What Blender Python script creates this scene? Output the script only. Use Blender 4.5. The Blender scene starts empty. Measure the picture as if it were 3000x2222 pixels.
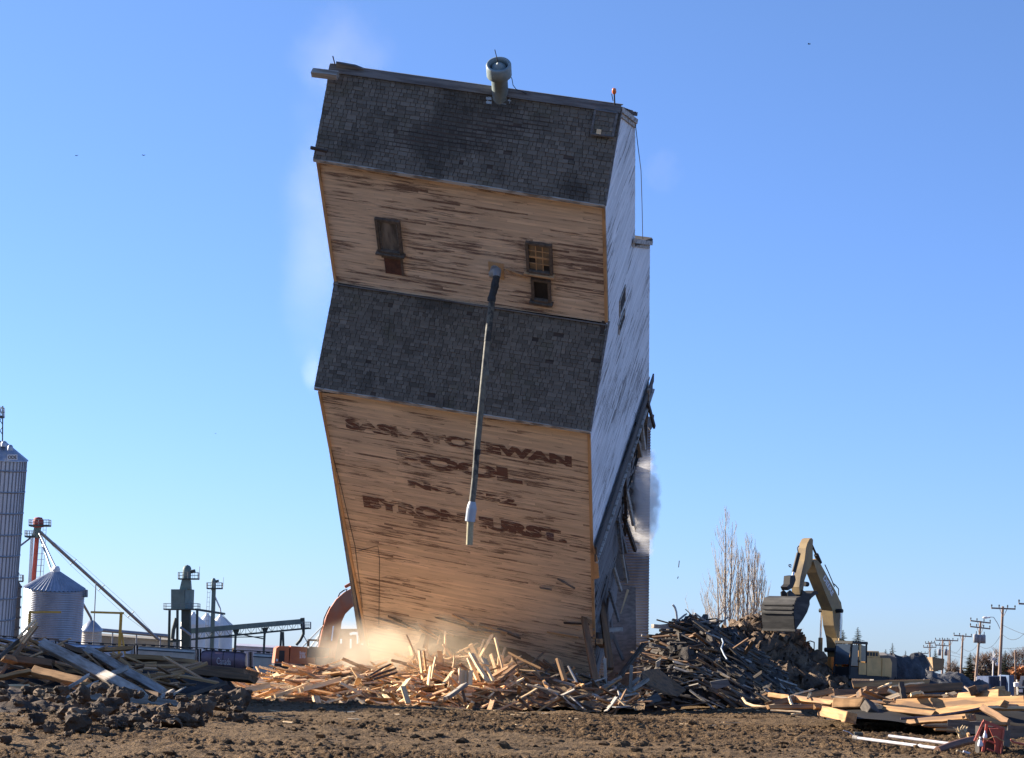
import bpy, bmesh, math, random
import numpy as np
from mathutils import Vector, Matrix, noise as mnoise
random.seed(11)
rng = np.random.RandomState(5)
scene = bpy.context.scene
COL = scene.collection
R = math.radians

# ------------------------------------------------------------------ camera
F = 6200.0                      # focal length in photo pixels (photo 3000 wide)
CAMP = Vector((0, 0, 1.7))
PITCH = math.atan(814 / F)
ROLL = R(2.2)
_f = Vector((0, math.cos(PITCH), math.sin(PITCH)))
_u0 = Vector((0, -math.sin(PITCH), math.cos(PITCH)))
_r0 = Vector((1, 0, 0))
_r = _r0 * math.cos(ROLL) + _u0 * math.sin(ROLL)
_u = -_r0 * math.sin(ROLL) + _u0 * math.cos(ROLL)

def at(u, v, d):
    return CAMP + _r * ((u - 1500) / F * d) + _u * (-(v - 1111) / F * d) + _f * d

def ppm(d):                     # pixels per metre at depth d
    return F / d

cam_d = bpy.data.cameras.new('camera')
cam = bpy.data.objects.new('camera', cam_d)
COL.objects.link(cam)
cam_d.sensor_width = 36
cam_d.lens = 36 * F / 3000
cam_d.clip_start = 0.5
cam_d.clip_end = 30000
Mc = Matrix((( _r.x, _u.x, -_f.x), (_r.y, _u.y, -_f.y), (_r.z, _u.z, -_f.z))).to_4x4()
Mc.translation = CAMP
cam.matrix_world = Mc
scene.camera = cam

def sm(a, b, x):
    t = min(1, max(0, (x - a) / (b - a)))
    return t * t * (3 - 2 * t)

def gz(x, y):                   # ground height
    q = x / max(y, 1)
    Rw = sm(0.06, 0.14, q)
    Lw = sm(0.02, -0.05, q)
    z = 0.1 - 0.4 * sm(60, 82, y) * (1 - Rw)
    z -= Lw * 0.0135 * max(0, min(y, 700) - 95)
    return z

def on_ground(u, v, d0=20, d1=400):
    a, b = d0, d1
    for _ in range(40):
        m = (a + b) / 2
        p = at(u, v, m)
        if p.z > gz(p.x, p.y): a = m
        else: b = m
    return at(u, v, a), a

# ------------------------------------------------------------------ tagging
def tag(o, label=None, cat=None, group=None, kind=None):
    if label: o['label'] = label
    if cat: o['category'] = cat
    if group: o['group'] = group
    if kind: o['kind'] = kind
    return o

def empty(name, loc, label, cat, group=None):
    o = bpy.data.objects.new(name, None)
    COL.objects.link(o)
    o.location = loc
    o.empty_display_size = 0.3
    return tag(o, label, cat, group)

# ------------------------------------------------------------------ mesh builder
def perp(d):
    d = d.normalized()
    a = Vector((0, 0, 1)) if abs(d.z) < 0.9 else Vector((1, 0, 0))
    s = d.cross(a).normalized()
    return s, s.cross(d).normalized()

class MB:
    def __init__(self):
        self.v = []; self.f = []; self.s = []
        self.uv = []; self.tone = []
    def add(self, vs, fs, smooth=False, tone=0.5, uvs=None):
        o = len(self.v)
        self.v += [tuple(p) for p in vs]
        for i, fc in enumerate(fs):
            self.f.append(tuple(k + o for k in fc)); self.s.append(smooth)
            self.tone.append(tone)
            self.uv.append(uvs[i] if uvs else None)
    def hexa(self, c8, **k):
        self.add(c8, [(0, 3, 2, 1), (4, 5, 6, 7), (0, 1, 5, 4), (1, 2, 6, 5), (2, 3, 7, 6), (3, 0, 4, 7)], **k)
    def box(self, c, dx, dy, dz, ax=None, **k):
        c = Vector(c)
        X, Y, Z = ax if ax else (Vector((1, 0, 0)), Vector((0, 1, 0)), Vector((0, 0, 1)))
        X = X * (dx / 2); Y = Y * (dy / 2); Z = Z * (dz / 2)
        self.hexa([c - X - Y - Z, c + X - Y - Z, c + X + Y - Z, c - X + Y - Z,
                   c - X - Y + Z, c + X - Y + Z, c + X + Y + Z, c - X + Y + Z], **k)
    def bar(self, p0, p1, w, h, side=None, w1=None, h1=None, **k):
        p0 = Vector(p0); p1 = Vector(p1); d = (p1 - p0).normalized()
        if side is None: s, up = perp(d)
        else:
            s = (side - d * side.dot(d)).normalized(); up = s.cross(d).normalized()
        w1 = w if w1 is None else w1; h1 = h if h1 is None else h1
        a = s * (w / 2); b = up * (h / 2); a1 = s * (w1 / 2); b1 = up * (h1 / 2)
        self.hexa([p0 - a - b, p0 + a - b, p0 + a + b, p0 - a + b,
                   p1 - a1 - b1, p1 + a1 - b1, p1 + a1 + b1, p1 - a1 + b1], **k)
    def tube(self, pts, r, n=8, cap=True, smooth=True, **k):
        pts = [Vector(p) for p in pts]
        rs = r if isinstance(r, (list, tuple)) else [r] * len(pts)
        rings = []; s = None
        for i, p in enumerate(pts):
            d = (pts[min(i + 1, len(pts) - 1)] - pts[max(i - 1, 0)])
            if d.length < 1e-9: d = Vector((0, 0, 1))
            d.normalize()
            if s is None: s, up = perp(d)
            else:
                s = (s - d * s.dot(d))
                s = s.normalized() if s.length > 1e-6 else perp(d)[0]
                up = s.cross(d).normalized()
            rings.append([p + (s * math.cos(2 * math.pi * j / n) + up * math.sin(2 * math.pi * j / n)) * rs[i] for j in range(n)])
        vs = [q for rg in rings for q in rg]; fs = []
        for i in range(len(rings) - 1):
            for j in range(n):
                a = i * n + j; b = i * n + (j + 1) % n
                fs.append((a, b, b + n, a + n))
        self.add(vs, fs, smooth=smooth, **k)
        if cap:
            self.add(rings[0], [tuple(range(n))[::-1]], **k)
            self.add(rings[-1], [tuple(range(n))], **k)
    def lathe(self, p0, axis, prof, n=32, smooth=True, **k):
        p0 = Vector(p0); d = Vector(axis).normalized(); s, up = perp(d)
        vs = []; fs = []
        for (r, t) in prof:
            for j in range(n):
                a = 2 * math.pi * j / n
                vs.append(p0 + d * t + (s * math.cos(a) + up * math.sin(a)) * r)
        for i in range(len(prof) - 1):
            for j in range(n):
                a = i * n + j; b = i * n + (j + 1) % n
                fs.append((a, b, b + n, a + n))
        self.add(vs, fs, smooth=smooth, **k)
    def prism(self, pts, off, **k):
        pts = [Vector(p) for p in pts]; off = Vector(off); n = len(pts)
        vs = pts + [p + off for p in pts]
        fs = [tuple(range(n)), tuple(range(2 * n - 1, n - 1, -1))]
        for i in range(n):
            j = (i + 1) % n
            fs.append((j, i, i + n, j + n))
        self.add(vs, fs, **k)
    def build(self, name, mat, parent=None, local=False, loc=None, label=None, cat=None, group=None, kind=None, recalc=True):
        me = bpy.data.meshes.new(name)
        off = Vector((0, 0, 0))
        if parent is not None and not local: off = Vector(world_loc(parent))
        if parent is None:
            off = Vector(loc) if loc is not None else (base_of(self.v) if self.v else off)
        me.from_pydata([tuple(Vector(p) - off) for p in self.v], [], self.f)
        me.polygons.foreach_set('use_smooth', self.s)
        at_ = me.attributes.new('tone', 'FLOAT', 'FACE')
        at_.data.foreach_set('value', self.tone)
        if any(u is not None for u in self.uv):
            l = me.uv_layers.new(name='UVMap')
            i = 0
            for fc, u in zip(self.f, self.uv):
                for k2 in range(len(fc)):
                    l.data[i].uv = u[k2] if u is not None else (0, 0)
                    i += 1
        if recalc:
            bm = bmesh.new(); bm.from_mesh(me)
            bmesh.ops.recalc_face_normals(bm, faces=bm.faces)
            bm.to_mesh(me); bm.free()
        me.update()
        me.materials.append(mat)
        o = bpy.data.objects.new(name, me)
        COL.objects.link(o)
        if parent is not None: o.parent = parent
        else: o.location = off
        return tag(o, label, cat, group, kind)

def base_of(vs):
    a = np.array(vs); c = (a.min(0) + a.max(0)) / 2
    return Vector((c[0], c[1], a[:, 2].min()))

def world_loc(o):
    p = Vector(o.location)
    while o.parent is not None:
        o = o.parent; p = p + Vector(o.location)
    return p

def put(me, name, mtx, label, cat, group=None, mat=None):
    o = bpy.data.objects.new(name, me); COL.objects.link(o)
    o.matrix_world = mtx
    return tag(o, label, cat, group)

# ------------------------------------------------------------------ materials
class NT:
    def __init__(self, name):
        self.m = bpy.data.materials.new(name); self.m.use_nodes = True
        self.t = self.m.node_tree; self.n = self.t.nodes; self.l = self.t.links
        self.n.clear()
        self.out = self.n.new('ShaderNodeOutputMaterial')
    def node(self, typ, **k):
        x = self.n.new(typ)
        for a, b in k.items(): setattr(x, a, b)
        return x
    def set(self, sock, val):
        if isinstance(val, bpy.types.NodeSocket): self.l.new(val, sock)
        elif val is not None: sock.default_value = val
    def math(self, op, a, b=None, c=None, clamp=False):
        x = self.node('ShaderNodeMath', operation=op, use_clamp=clamp)
        self.set(x.inputs[0], a)
        if b is not None: self.set(x.inputs[1], b)
        if c is not None: self.set(x.inputs[2], c)
        return x.outputs[0]
    def coord(self, out='Object', scale=(1, 1, 1), rand=False):
        c = self.node('ShaderNodeTexCoord').outputs[out]
        mp = self.node('ShaderNodeMapping')
        self.l.new(c, mp.inputs[0])
        mp.inputs['Scale'].default_value = scale
        if rand:
            oi = self.node('ShaderNodeObjectInfo').outputs['Random']
            r = self.math('MULTIPLY', oi, 37.0)
            cb = self.node('ShaderNodeCombineXYZ')
            for i in range(3): self.l.new(r, cb.inputs[i])
            self.l.new(cb.outputs[0], mp.inputs['Location'])
        return mp.outputs[0]
    def noise(self, vec, scale, detail=5, rough=0.6, dist=0.0):
        x = self.node('ShaderNodeTexNoise')
        self.l.new(vec, x.inputs['Vector'])
        x.inputs['Scale'].default_value = scale
        x.inputs['Detail'].default_value = detail
        x.inputs['Roughness'].default_value = rough
        x.inputs['Distortion'].default_value = dist
        return x.outputs['Fac']
    def ramp(self, fac, a, b):
        x = self.node('ShaderNodeMapRange', interpolation_type='SMOOTHSTEP')
        self.set(x.inputs['Value'], fac)
        x.inputs['From Min'].default_value = a; x.inputs['From Max'].default_value = b
        return x.outputs[0]
    def mix(self, fac, a, b, mode='MIX'):
        x = self.node('ShaderNodeMix', data_type='RGBA', blend_type=mode)
        self.set(x.inputs[0], fac)
        self.set(x.inputs[6], a if not isinstance(a, tuple) else (a + (1,))[:4])
        self.set(x.inputs[7], b if not isinstance(b, tuple) else (b + (1,))[:4])
        return x.outputs[2]
    def attr(self, name):
        return self.node('ShaderNodeAttribute', attribute_name=name).outputs['Fac']
    def bump(self, h, strength=0.3, dist=0.02):
        x = self.node('ShaderNodeBump')
        x.inputs['Strength'].default_value = strength
        x.inputs['Distance'].default_value = dist
        self.l.new(h, x.inputs['Height'])
        return x.outputs[0]
    def val(self, col, v):
        x = self.node('ShaderNodeHueSaturation')
        self.set(x.inputs['Color'], col); self.set(x.inputs['Value'], v)
        return x.outputs[0]
    def done(self, col, rough=0.85, metal=0.0, nrm=None, spec=0.3, alpha=None):
        b = self.node('ShaderNodeBsdfPrincipled')
        self.set(b.inputs['Base Color'], (col + (1,))[:4] if isinstance(col, tuple) else col)
        self.set(b.inputs['Roughness'], rough); b.inputs['Metallic'].default_value = metal
        b.inputs['Specular IOR Level'].default_value = spec
        if nrm is not None: self.l.new(nrm, b.inputs['Normal'])
        if alpha is not None: self.set(b.inputs['Alpha'], alpha)
        self.l.new(b.outputs[0], self.out.inputs['Surface'])
        return self.m

def rough_mat(name, c1, c2, scale=(1, 1, 1), ns=4.0, rough=0.85, metal=0.0, bump=0.25, bd=0.02, rand=0.0, lo=0.35, hi=0.68, c3=None, spec=0.3, tonev=0.0):
    n = NT(name)
    v = n.coord('Object', scale, rand=rand > 0)
    a = n.noise(v, ns, 6, 0.62)
    col = n.mix(n.ramp(a, lo, hi), c1, c2)
    if c3 is not None:
        b = n.noise(v, ns * 0.37, 3, 0.5, 0.4)
        col = n.mix(n.ramp(b, 0.52, 0.68), col, c3)
    if rand > 0:
        oi = n.node('ShaderNodeObjectInfo').outputs['Random']
        col = n.val(col, n.math('MULTIPLY_ADD', oi, 2 * rand, 1 - rand))
    if tonev > 0:
        col = n.val(col, n.math('MULTIPLY_ADD', n.attr('tone'), 2 * tonev, 1 - tonev))
    nr = n.bump(n.noise(v, ns * 3.1, 5, 0.65), bump, bd) if bump > 0 else None
    return n.done(col, rough, metal, nr, spec)

def siding_mat(name, paint, paint2, bare, bare2, amount):
    n = NT(name)
    uv = n.node('ShaderNodeTexCoord').outputs['UV']
    def mp(s):
        x = n.node('ShaderNodeMapping'); n.l.new(uv, x.inputs[0]); x.inputs['Scale'].default_value = s
        return x.outputs[0]
    ob = n.coord('Object')
    board = n.noise(mp((0.42, 1, 1)), 1.0, 4, 0.65, 0.1)      # per-board, stretched along the grain
    fine = n.noise(mp((0.8, 15, 1)), 2.0, 4, 0.7)
    big = n.noise(ob, 0.33, 3, 0.55)
    p = n.math('ADD', n.math('MULTIPLY', board, 0.66), n.math('MULTIPLY', fine, 0.40))
    p = n.math('ADD', p, n.math('MULTIPLY', n.math('SUBTRACT', big, 0.1), 0.36))
    p = n.math('ADD', p, n.math('MULTIPLY', n.attr('tone'), 0.09))
    peel = n.ramp(p, amount, amount + 0.035)
    wear = n.ramp(p, amount - 0.16, amount)
    pc = n.mix(n.noise(mp((0.9, 2, 1)), 1.5, 3), paint, paint2)
    pc = n.val(pc, n.math('MULTIPLY_ADD', n.attr('tone'), 0.32, 0.82))
    pc = n.mix(n.math('MULTIPLY', wear, 0.30), pc, bare2)
    bc = n.mix(n.ramp(n.noise(mp((2.0, 6, 1)), 3, 4), 0.35, 0.65), bare, bare2)
    col = n.mix(peel, pc, bc)
    nr = n.bump(n.noise(mp((1.5, 20, 1)), 4, 4), 0.15, 0.01)
    return n.done(col, 0.8, 0, nr, 0.25)

MAT = {}
MAT['siding'] = siding_mat('peeling_tan_siding', (0.87, 0.675, 0.465), (0.77, 0.585, 0.395), (0.12, 0.075, 0.055), (0.36, 0.25, 0.175), 0.762)
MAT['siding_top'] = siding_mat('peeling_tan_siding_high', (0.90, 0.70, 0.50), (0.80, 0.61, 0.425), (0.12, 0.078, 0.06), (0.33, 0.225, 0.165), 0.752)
MAT['siding_white'] = siding_mat('peeling_white_siding', (0.87, 0.87, 0.87), (0.78, 0.78, 0.78), (0.14, 0.125, 0.12), (0.40, 0.38, 0.37), 0.785)
MAT['siding_grey'] = siding_mat('bare_grey_siding', (0.26, 0.25, 0.245), (0.19, 0.18, 0.175), (0.09, 0.075, 0.065), (0.16, 0.14, 0.13), 0.76)

def shingle_mat():
    n = NT('weathered_shingle')
    ob = n.coord('Object')
    g = n.noise(n.coord('Object', (9, 2, 2)), 3, 4, 0.65)
    big = n.noise(ob, 0.42, 4, 0.6)
    col = n.mix(n.attr('tone'), (0.098, 0.082, 0.064), (0.245, 0.208, 0.165))
    col = n.mix(n.math('MULTIPLY', n.ramp(big, 0.50, 0.66), 0.65), col, (0.045, 0.039, 0.033))
    moss = n.ramp(n.noise(ob, 0.9, 3, 0.6), 0.56, 0.70)
    col = n.mix(n.math('MULTIPLY', moss, 0.28), col, (0.105, 0.10, 0.05))
    col = n.mix(n.math('MULTIPLY', n.ramp(g, 0.5, 0.75), 0.35), col, (0.24, 0.225, 0.21))
    return n.done(col, 0.9, 0, n.bump(g, 0.4, 0.01), 0.2)
MAT['shingle'] = shingle_mat()
MAT['trim'] = rough_mat('worn_white_trim', (0.5, 0.48, 0.44), (0.22, 0.19, 0.16), (1, 4, 4), 1.5, lo=0.45, hi=0.6)
MAT['tan_trim'] = rough_mat('worn_tan_trim', (0.60, 0.37, 0.19), (0.30, 0.19, 0.11), (1, 1, 0.4), 1.6, lo=0.5, hi=0.66)
MAT['greywood'] = rough_mat('weathered_grey_board', (0.20, 0.19, 0.18), (0.10, 0.09, 0.085), (0.6, 6, 6), 1.5)
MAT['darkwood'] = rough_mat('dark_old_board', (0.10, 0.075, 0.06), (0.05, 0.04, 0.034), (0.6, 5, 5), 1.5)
MAT['void'] = rough_mat('dusty_interior', (0.06, 0.05, 0.042), (0.03, 0.026, 0.022), ns=1)
MAT['frame'] = rough_mat('old_window_frame', (0.17, 0.13, 0.10), (0.09, 0.075, 0.06), (2, 2, 2), 3)
MAT['boardup'] = rough_mat('boarded_panel', (0.21, 0.19, 0.165), (0.075, 0.07, 0.062), (3, 3, 0.6), 1.6, c3=(0.28, 0.25, 0.215))
MAT['redpatch'] = rough_mat('red_brown_panel', (0.16, 0.075, 0.055), (0.09, 0.05, 0.04), (2, 2, 2), 2)
MAT['pane'] = rough_mat('dusty_pane', (0.30, 0.215, 0.13), (0.17, 0.125, 0.08), (1, 1, 1), 2.5, rough=0.35, bump=0)
MAT['galv'] = rough_mat('galvanised_steel', (0.40, 0.44, 0.46), (0.30, 0.33, 0.35), ns=2.5, rough=0.45, metal=0.35, bump=0.05)
MAT['vent'] = rough_mat('grey_green_painted_tin', (0.27, 0.32, 0.315), (0.19, 0.235, 0.235), ns=3, rough=0.5, bump=0.08)
MAT['black'] = rough_mat('tarred_black', (0.035, 0.035, 0.035), (0.018, 0.018, 0.018), ns=5, rough=0.6, bump=0.5)
MAT['spout'] = rough_mat('pale_weathered_pipe', (0.17, 0.158, 0.118), (0.10, 0.094, 0.075), (4, 4, 0.7), 2, rough=0.5, c3=(0.06, 0.057, 0.05))
MAT['spout_dark'] = rough_mat('stained_pipe', (0.15, 0.14, 0.108), (0.035, 0.035, 0.032), (3, 3, 0.9), 1.6, rough=0.55, lo=0.42, hi=0.56)
MAT['sleeve'] = rough_mat('blue_grey_tin_sleeve', (0.40, 0.45, 0.49), (0.34, 0.38, 0.42), ns=2, rough=0.45, bump=0.05)
MAT['wire'] = rough_mat('dark_wire', (0.03, 0.03, 0.035), (0.05, 0.05, 0.05), bump=0)
MAT['orange_lens'] = rough_mat('orange_lens', (0.85, 0.22, 0.06), (0.75, 0.2, 0.06), rough=0.25, bump=0)
# corrugated tin on the annex, dull and streaked
MAT['tin'] = rough_mat('corrugated_grey_tin', (0.27, 0.255, 0.265), (0.17, 0.155, 0.16), (1, 1, 0.3), 1.4, rough=0.55, metal=0.15, bump=0.1, c3=(0.33, 0.32, 0.33))
MAT['blond'] = rough_mat('fresh_split_wood', (0.80, 0.60, 0.36), (0.62, 0.42, 0.22), (0.8, 8, 8), 2.2, rand=0.28, c3=(0.66, 0.43, 0.21), bump=0.3, bd=0.01)
MAT['oldtimber'] = rough_mat('old_fir_timber', (0.50, 0.285, 0.125), (0.33, 0.178, 0.075), (0.6, 6, 6), 2.2, rand=0.22, c3=(0.20, 0.12, 0.07), bump=0.35, bd=0.01)
MAT['browntimber'] = rough_mat('dark_fir_timber', (0.25, 0.14, 0.072), (0.15, 0.088, 0.048), (0.6, 6, 6), 2.2, rand=0.25, c3=(0.10, 0.07, 0.05), bump=0.35, bd=0.01)
MAT['paintedboard'] = rough_mat('white_washed_board', (0.43, 0.39, 0.335), (0.27, 0.23, 0.185), (0.6, 6, 6), 2.2, rand=0.2, c3=(0.21, 0.16, 0.12), bump=0.2, bd=0.01)
MAT['scrap'] = rough_mat('grey_brown_scrap', (0.135, 0.108, 0.082), (0.068, 0.054, 0.041), (0.7, 6, 6), 2.0, rand=0.45, bump=0.3, bd=0.01)
MAT['mud'] = None
MAT['moundscrap'] = rough_mat('dark_debris', (0.075, 0.062, 0.052), (0.035, 0.03, 0.027), ns=1.6, c3=(0.11, 0.09, 0.07), bump=0.8, bd=0.08)
MAT['chips'] = rough_mat('broken_wood_litter', (0.36, 0.245, 0.135), (0.15, 0.095, 0.052), (1, 1, 1), 5, c3=(0.12, 0.08, 0.05), bump=1.0, bd=0.08)

def ground_mat():
    n = NT('churned_earth')
    v = n.coord('Object')
    a = n.noise(v, 0.35, 5, 0.6)
    b = n.noise(v, 3.2, 6, 0.68)
    c = n.noise(v, 17, 4, 0.65)
    col = n.mix(n.ramp(b, 0.36, 0.66), (0.040, 0.024, 0.012), (0.175, 0.108, 0.055))
    col = n.mix(n.math('MULTIPLY', n.ramp(a, 0.45, 0.64), 0.55), col, (0.21, 0.136, 0.072))
    col = n.mix(n.math('MULTIPLY', n.ramp(c, 0.55, 0.75), 0.4), col, (0.34, 0.25, 0.165))
    col = n.mix(n.math('MULTIPLY', n.attr('packed'), 0.55), col, n.mix(b, (0.07, 0.045, 0.024), (0.30, 0.20, 0.108)))
    # relief height from the two finer noises
    h = n.math('ADD', n.math('MULTIPLY', b, 0.6), n.math('MULTIPLY', c, 0.4))
    return n.done(col, 0.95, 0, n.bump(h, 1.0, 0.2), 0.15)
MAT['ground'] = ground_mat()
MAT['clod'] = rough_mat('shade_dark_earth_clod', (0.10, 0.066, 0.040), (0.045, 0.031, 0.021), ns=3, bump=0.8, bd=0.06, rand=0.2, c3=(0.17, 0.115, 0.07), spec=0.25)  # earth colour darkened to carry the berm's backlit shade
MAT['dirt'] = rough_mat('dug_brown_dirt', (0.17, 0.11, 0.065), (0.085, 0.058, 0.038), ns=1.4, bump=1.0, bd=0.2, c3=(0.21, 0.145, 0.09))
# ------------------------------------------------------------------ the falling elevator
def rotm():
    b, a, c = 0.8033, -0.30757, -0.06173
    Rz = Matrix.Rotation(a, 3, 'Z'); Rx = Matrix.Rotation(b, 3, 'X'); Ry = Matrix.Rotation(c, 3, 'Y')
    return Ry @ Rx @ Rz
C3 = Matrix(((_r.x, _f.x, _u.x), (_r.y, _f.y, _u.y), (_r.z, _f.z, _u.z)))
EM = (C3 @ rotm()).to_4x4()
EM.translation = CAMP + _r * -6.29146 + _u * -10.38547 + _f * 87.02281
EMi = EM.inverted()
_lo = EMi @ CAMP
def _ld(u, v): return EMi.to_3x3() @ (at(u, v, 1) - CAMP)
def LY(u, v, y):
    d = _ld(u, v); t = (y - _lo.y) / d.y
    p = _lo + d * t; p.y = y
    return p
def LX(u, v, x):
    d = _ld(u, v); t = (x - _lo.x) / d.x
    p = _lo + d * t; p.x = x
    return p
DEP, EAV, CW = 9.572, 0.30, 2.654
WID = 10.0
elev = empty('grain_elevator', EM.translation, 'towering tan wooden grain elevator toppling forward with shingled roofs and faded lettering', 'grain elevator')
elev.matrix_world = EM

# key points (local)
W1L, W1R = LY(935, 1145, 0), LY(1728, 1269, 0)
BL, BR = LY(1077, 1889, 0), LY(1748, 1990, 0)
MR = LY(1737, 1590, 0)
CL, CR = LY(982, 822, CW), LY(1779, 941, CW)
C2L, C2R = LY(930, 470, CW), LY(1771, 601, CW)
E1L, E1R = LY(921, 1133, -EAV), LY(1729, 1262, -EAV)
E2L, E2R = LY(918, 463, CW - EAV), LY(1773, 600, CW - EAV)
RL, RR = LY(967, 194, DEP / 2), LY(1821, 314, DEP / 2)
SL, SR = LY(979, 830, CW - 0.02), LY(1782, 951, CW - 0.02)
def rear(p, x=None): return Vector((p.x if x is None else x, DEP - p.y, p.z))

def lerp(a, b, t): return a + (b - a) * t
def pts_rows(poly):          # polygon in (along, z) -> scanline spans
    def spans(z):
        xs = []
        n = len(poly)
        for i in range(n):
            a, b = poly[i], poly[(i + 1) % n]
            if (a[1] <= z) != (b[1] <= z):
                xs.append(a[0] + (b[0] - a[0]) * (z - a[1]) / (b[1] - a[1]))
        xs.sort()
        return [(xs[i], xs[i + 1]) for i in range(0, len(xs) - 1, 2)]
    return spans

def siding(poly, to3, outn, expo=0.102, ragged=0.0, seed=1, skip=0.0, lens=(1.6, 4.8)):
    """lap siding: rows of separate boards, clipped to a polygon given in (along, height)"""
    rs = random.Random(seed)
    m = MB()
    z0 = min(p[1] for p in poly); z1 = max(p[1] for p in poly)
    sp = pts_rows(poly)
    row = int(math.floor(z0 / expo))
    while row * expo < z1:
        zb = row * expo; zt = zb + expo
        zm = (zb + zt) / 2
        sb, stp = sp(zb + 0.004), sp(zt - 0.004)
        smid = sp(zm)
        for k, (a, b) in enumerate(smid):
            a0, b0 = (sb[k] if k < len(sb) and len(sb) == len(smid) else (a, b))
            a1, b1 = (stp[k] if k < len(stp) and len(stp) == len(smid) else (a, b))
            cuts = [0.0]; x = rs.uniform(-2, 0)
            L = max(b - a, 1e-3)
            while True:
                x += rs.uniform(*lens)
                if x >= L - 0.25: break
                if x > 0.25: cuts.append(x / L)
            cuts.append(1.0)
            for i in range(len(cuts) - 1):
                if skip and rs.random() < skip: continue
                tone = rs.random()
                e0 = rs.uniform(-ragged, ragged) if i == 0 and ragged else 0
                e1 = rs.uniform(-ragged, ragged) if i == len(cuts) - 2 and ragged else 0
                g = 0.004 if i else 0
                ab, bb = lerp(a0, b0, cuts[i]) + g + e0, lerp(a0, b0, cuts[i + 1]) + e1
                at_, bt = lerp(a1, b1, cuts[i]) + g + e0, lerp(a1, b1, cuts[i + 1]) + e1
                o = 0.022 + rs.uniform(-0.004, 0.006)
                P = [to3(ab, zb) + outn * o, to3(bb, zb) + outn * o, to3(bt, zt) + outn * 0.004, to3(at_, zt) + outn * 0.004]
                hv = row * 3.713
                u0 = ab + rs.uniform(0, 60)
                uvs = [(u0, hv), (u0 + bb - ab, hv), (u0 + bb - ab, hv + .5), (u0, hv + .5)]
                Q = [to3(ab, zb), to3(bb, zb)]
                m.add(P + Q, [(0, 1, 2, 3), (0, 4, 5, 1)], tone=tone, uvs=[uvs, uvs])
        row += 1
    return m

# front lower wall
bot = [(1748, 2040), (1712, 2012), (1668, 1980), (1600, 1945), (1556, 1921), (1535, 1908), (1480, 1894), (1440, 1886), (1392, 1876), (1330, 1864), (1287, 1853),
       (1236, 1856), (1226, 1880), (1196, 1908), (1140, 1925), (1090, 1940)]
def fpoly(lst, y): return [(LY(u, v, y).x, LY(u, v, y).z) for u, v in lst]
poly = fpoly([(935, 1145), (1728, 1269), (1733, 1450), (1738, 1687), (1743, 1869)] + bot + [(1077, 1889), (994, 1450)], 0)
fr3 = lambda y: (lambda a, z: Vector((a, y, z)))
m = siding(poly, fr3(0), Vector((0, -1, 0)), ragged=0.0, seed=3)
front = m.build('front_wall', MAT['siding'], elev, local=True, recalc=False)
# sheathing right behind the boards
m = MB()
ins = fpoly([(936, 1148), (1727, 1271), (1732, 1450), (1737, 1687), (1742, 1869)] + [(u, v - 6) for u, v in bot] + [(1078, 1889), (995, 1450)], 0.03)
m.prism([Vector((a, 0.03, z)) for a, z in ins], (0, 0.12, 0))
m.build('front_sheathing', MAT['darkwood'], elev, local=True)
# upper wall
poly = fpoly([(930, 470), (1771, 601), (1781, 946), (981, 826)], CW)
m = siding(poly, fr3(CW), Vector((0, -1, 0)), seed=4)
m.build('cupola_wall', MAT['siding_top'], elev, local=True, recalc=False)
m = MB()
m.prism([Vector((a, CW + 0.03, z)) for a, z in poly], (0, 0.12, 0))
m.build('cupola_sheathing', MAT['darkwood'], elev, local=True)

# gable end (right) and its mirror on the left
W1r, Cr_, C2r_, Mr = LX(1903, 723, WID), LX(1859, 703, WID), LX(1860, 360, WID), LX(1900, 1098, WID)
RRg = Vector((WID, DEP / 2, RR.z - 0.05))
gp = [MR + Vector((0, 0, -.95)), W1R, CR, C2R, RRg, C2r_, Cr_, W1r, Mr + Vector((0, 0, -.95))]
XB = lerp(W1R.x, WID, 0.5)
def gx(y, z):               # gable plane: follows the true corner positions
    return WID + 0.0
gpoly = [(p.y, p.z) for p in gp]
m = siding(gpoly, lambda a, z: Vector((WID, a, z)), Vector((1, 0, 0)), seed=7, expo=0.11)
m.build('gable_wall', MAT['siding_white'], elev, local=True, recalc=False)
m = MB()
m.prism([Vector((WID - 0.03, a, z)) for a, z in gpoly], (-0.12, 0, 0))
m.build('gable_sheathing', MAT['darkwood'], elev, local=True)
lp = [BL, W1L, CL, C2L, RL, rear(C2L), rear(CL), rear(W1L), rear(BL)]
m = siding([(p.y, p.z) for p in lp], lambda a, z: Vector((lerp(W1L.x, CL.x, 0.5), a, z)), Vector((-1, 0, 0)), seed=8)
m.build('gable_wall', MAT['siding_white'], elev, local=True, recalc=False)
m = MB()
m.prism([Vector((lerp(W1L.x, CL.x, .5) + 0.03, p.y, p.z)) for p in lp], (0.12, 0, 0))
# rear walls
m.prism([rear(W1L), rear(W1R, WID), Vector((WID, DEP, 3.0)), Vector((BL.x, DEP, 3.0))], (0, -0.1, 0))
m.prism([rear(CL), rear(CR, WID), rear(C2R, WID), rear(C2L)], (0, -0.1, 0))
m.build('rear_wall', MAT['siding_grey'], elev, local=True)
# floor of bins that keeps the inside dark
m = MB()
for z in (3.4, 8.0, 13.0):
    m.box((WID / 2, DEP / 2, z), WID - 0.5, DEP - 0.5, 0.12)
for x in (2.5, 5.0, 7.5):
    m.box((x, DEP / 2, 7.5), 0.16, DEP - 0.5, 10.0)
m.build('bin_cribbing', MAT['void'], elev, local=True)

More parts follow.
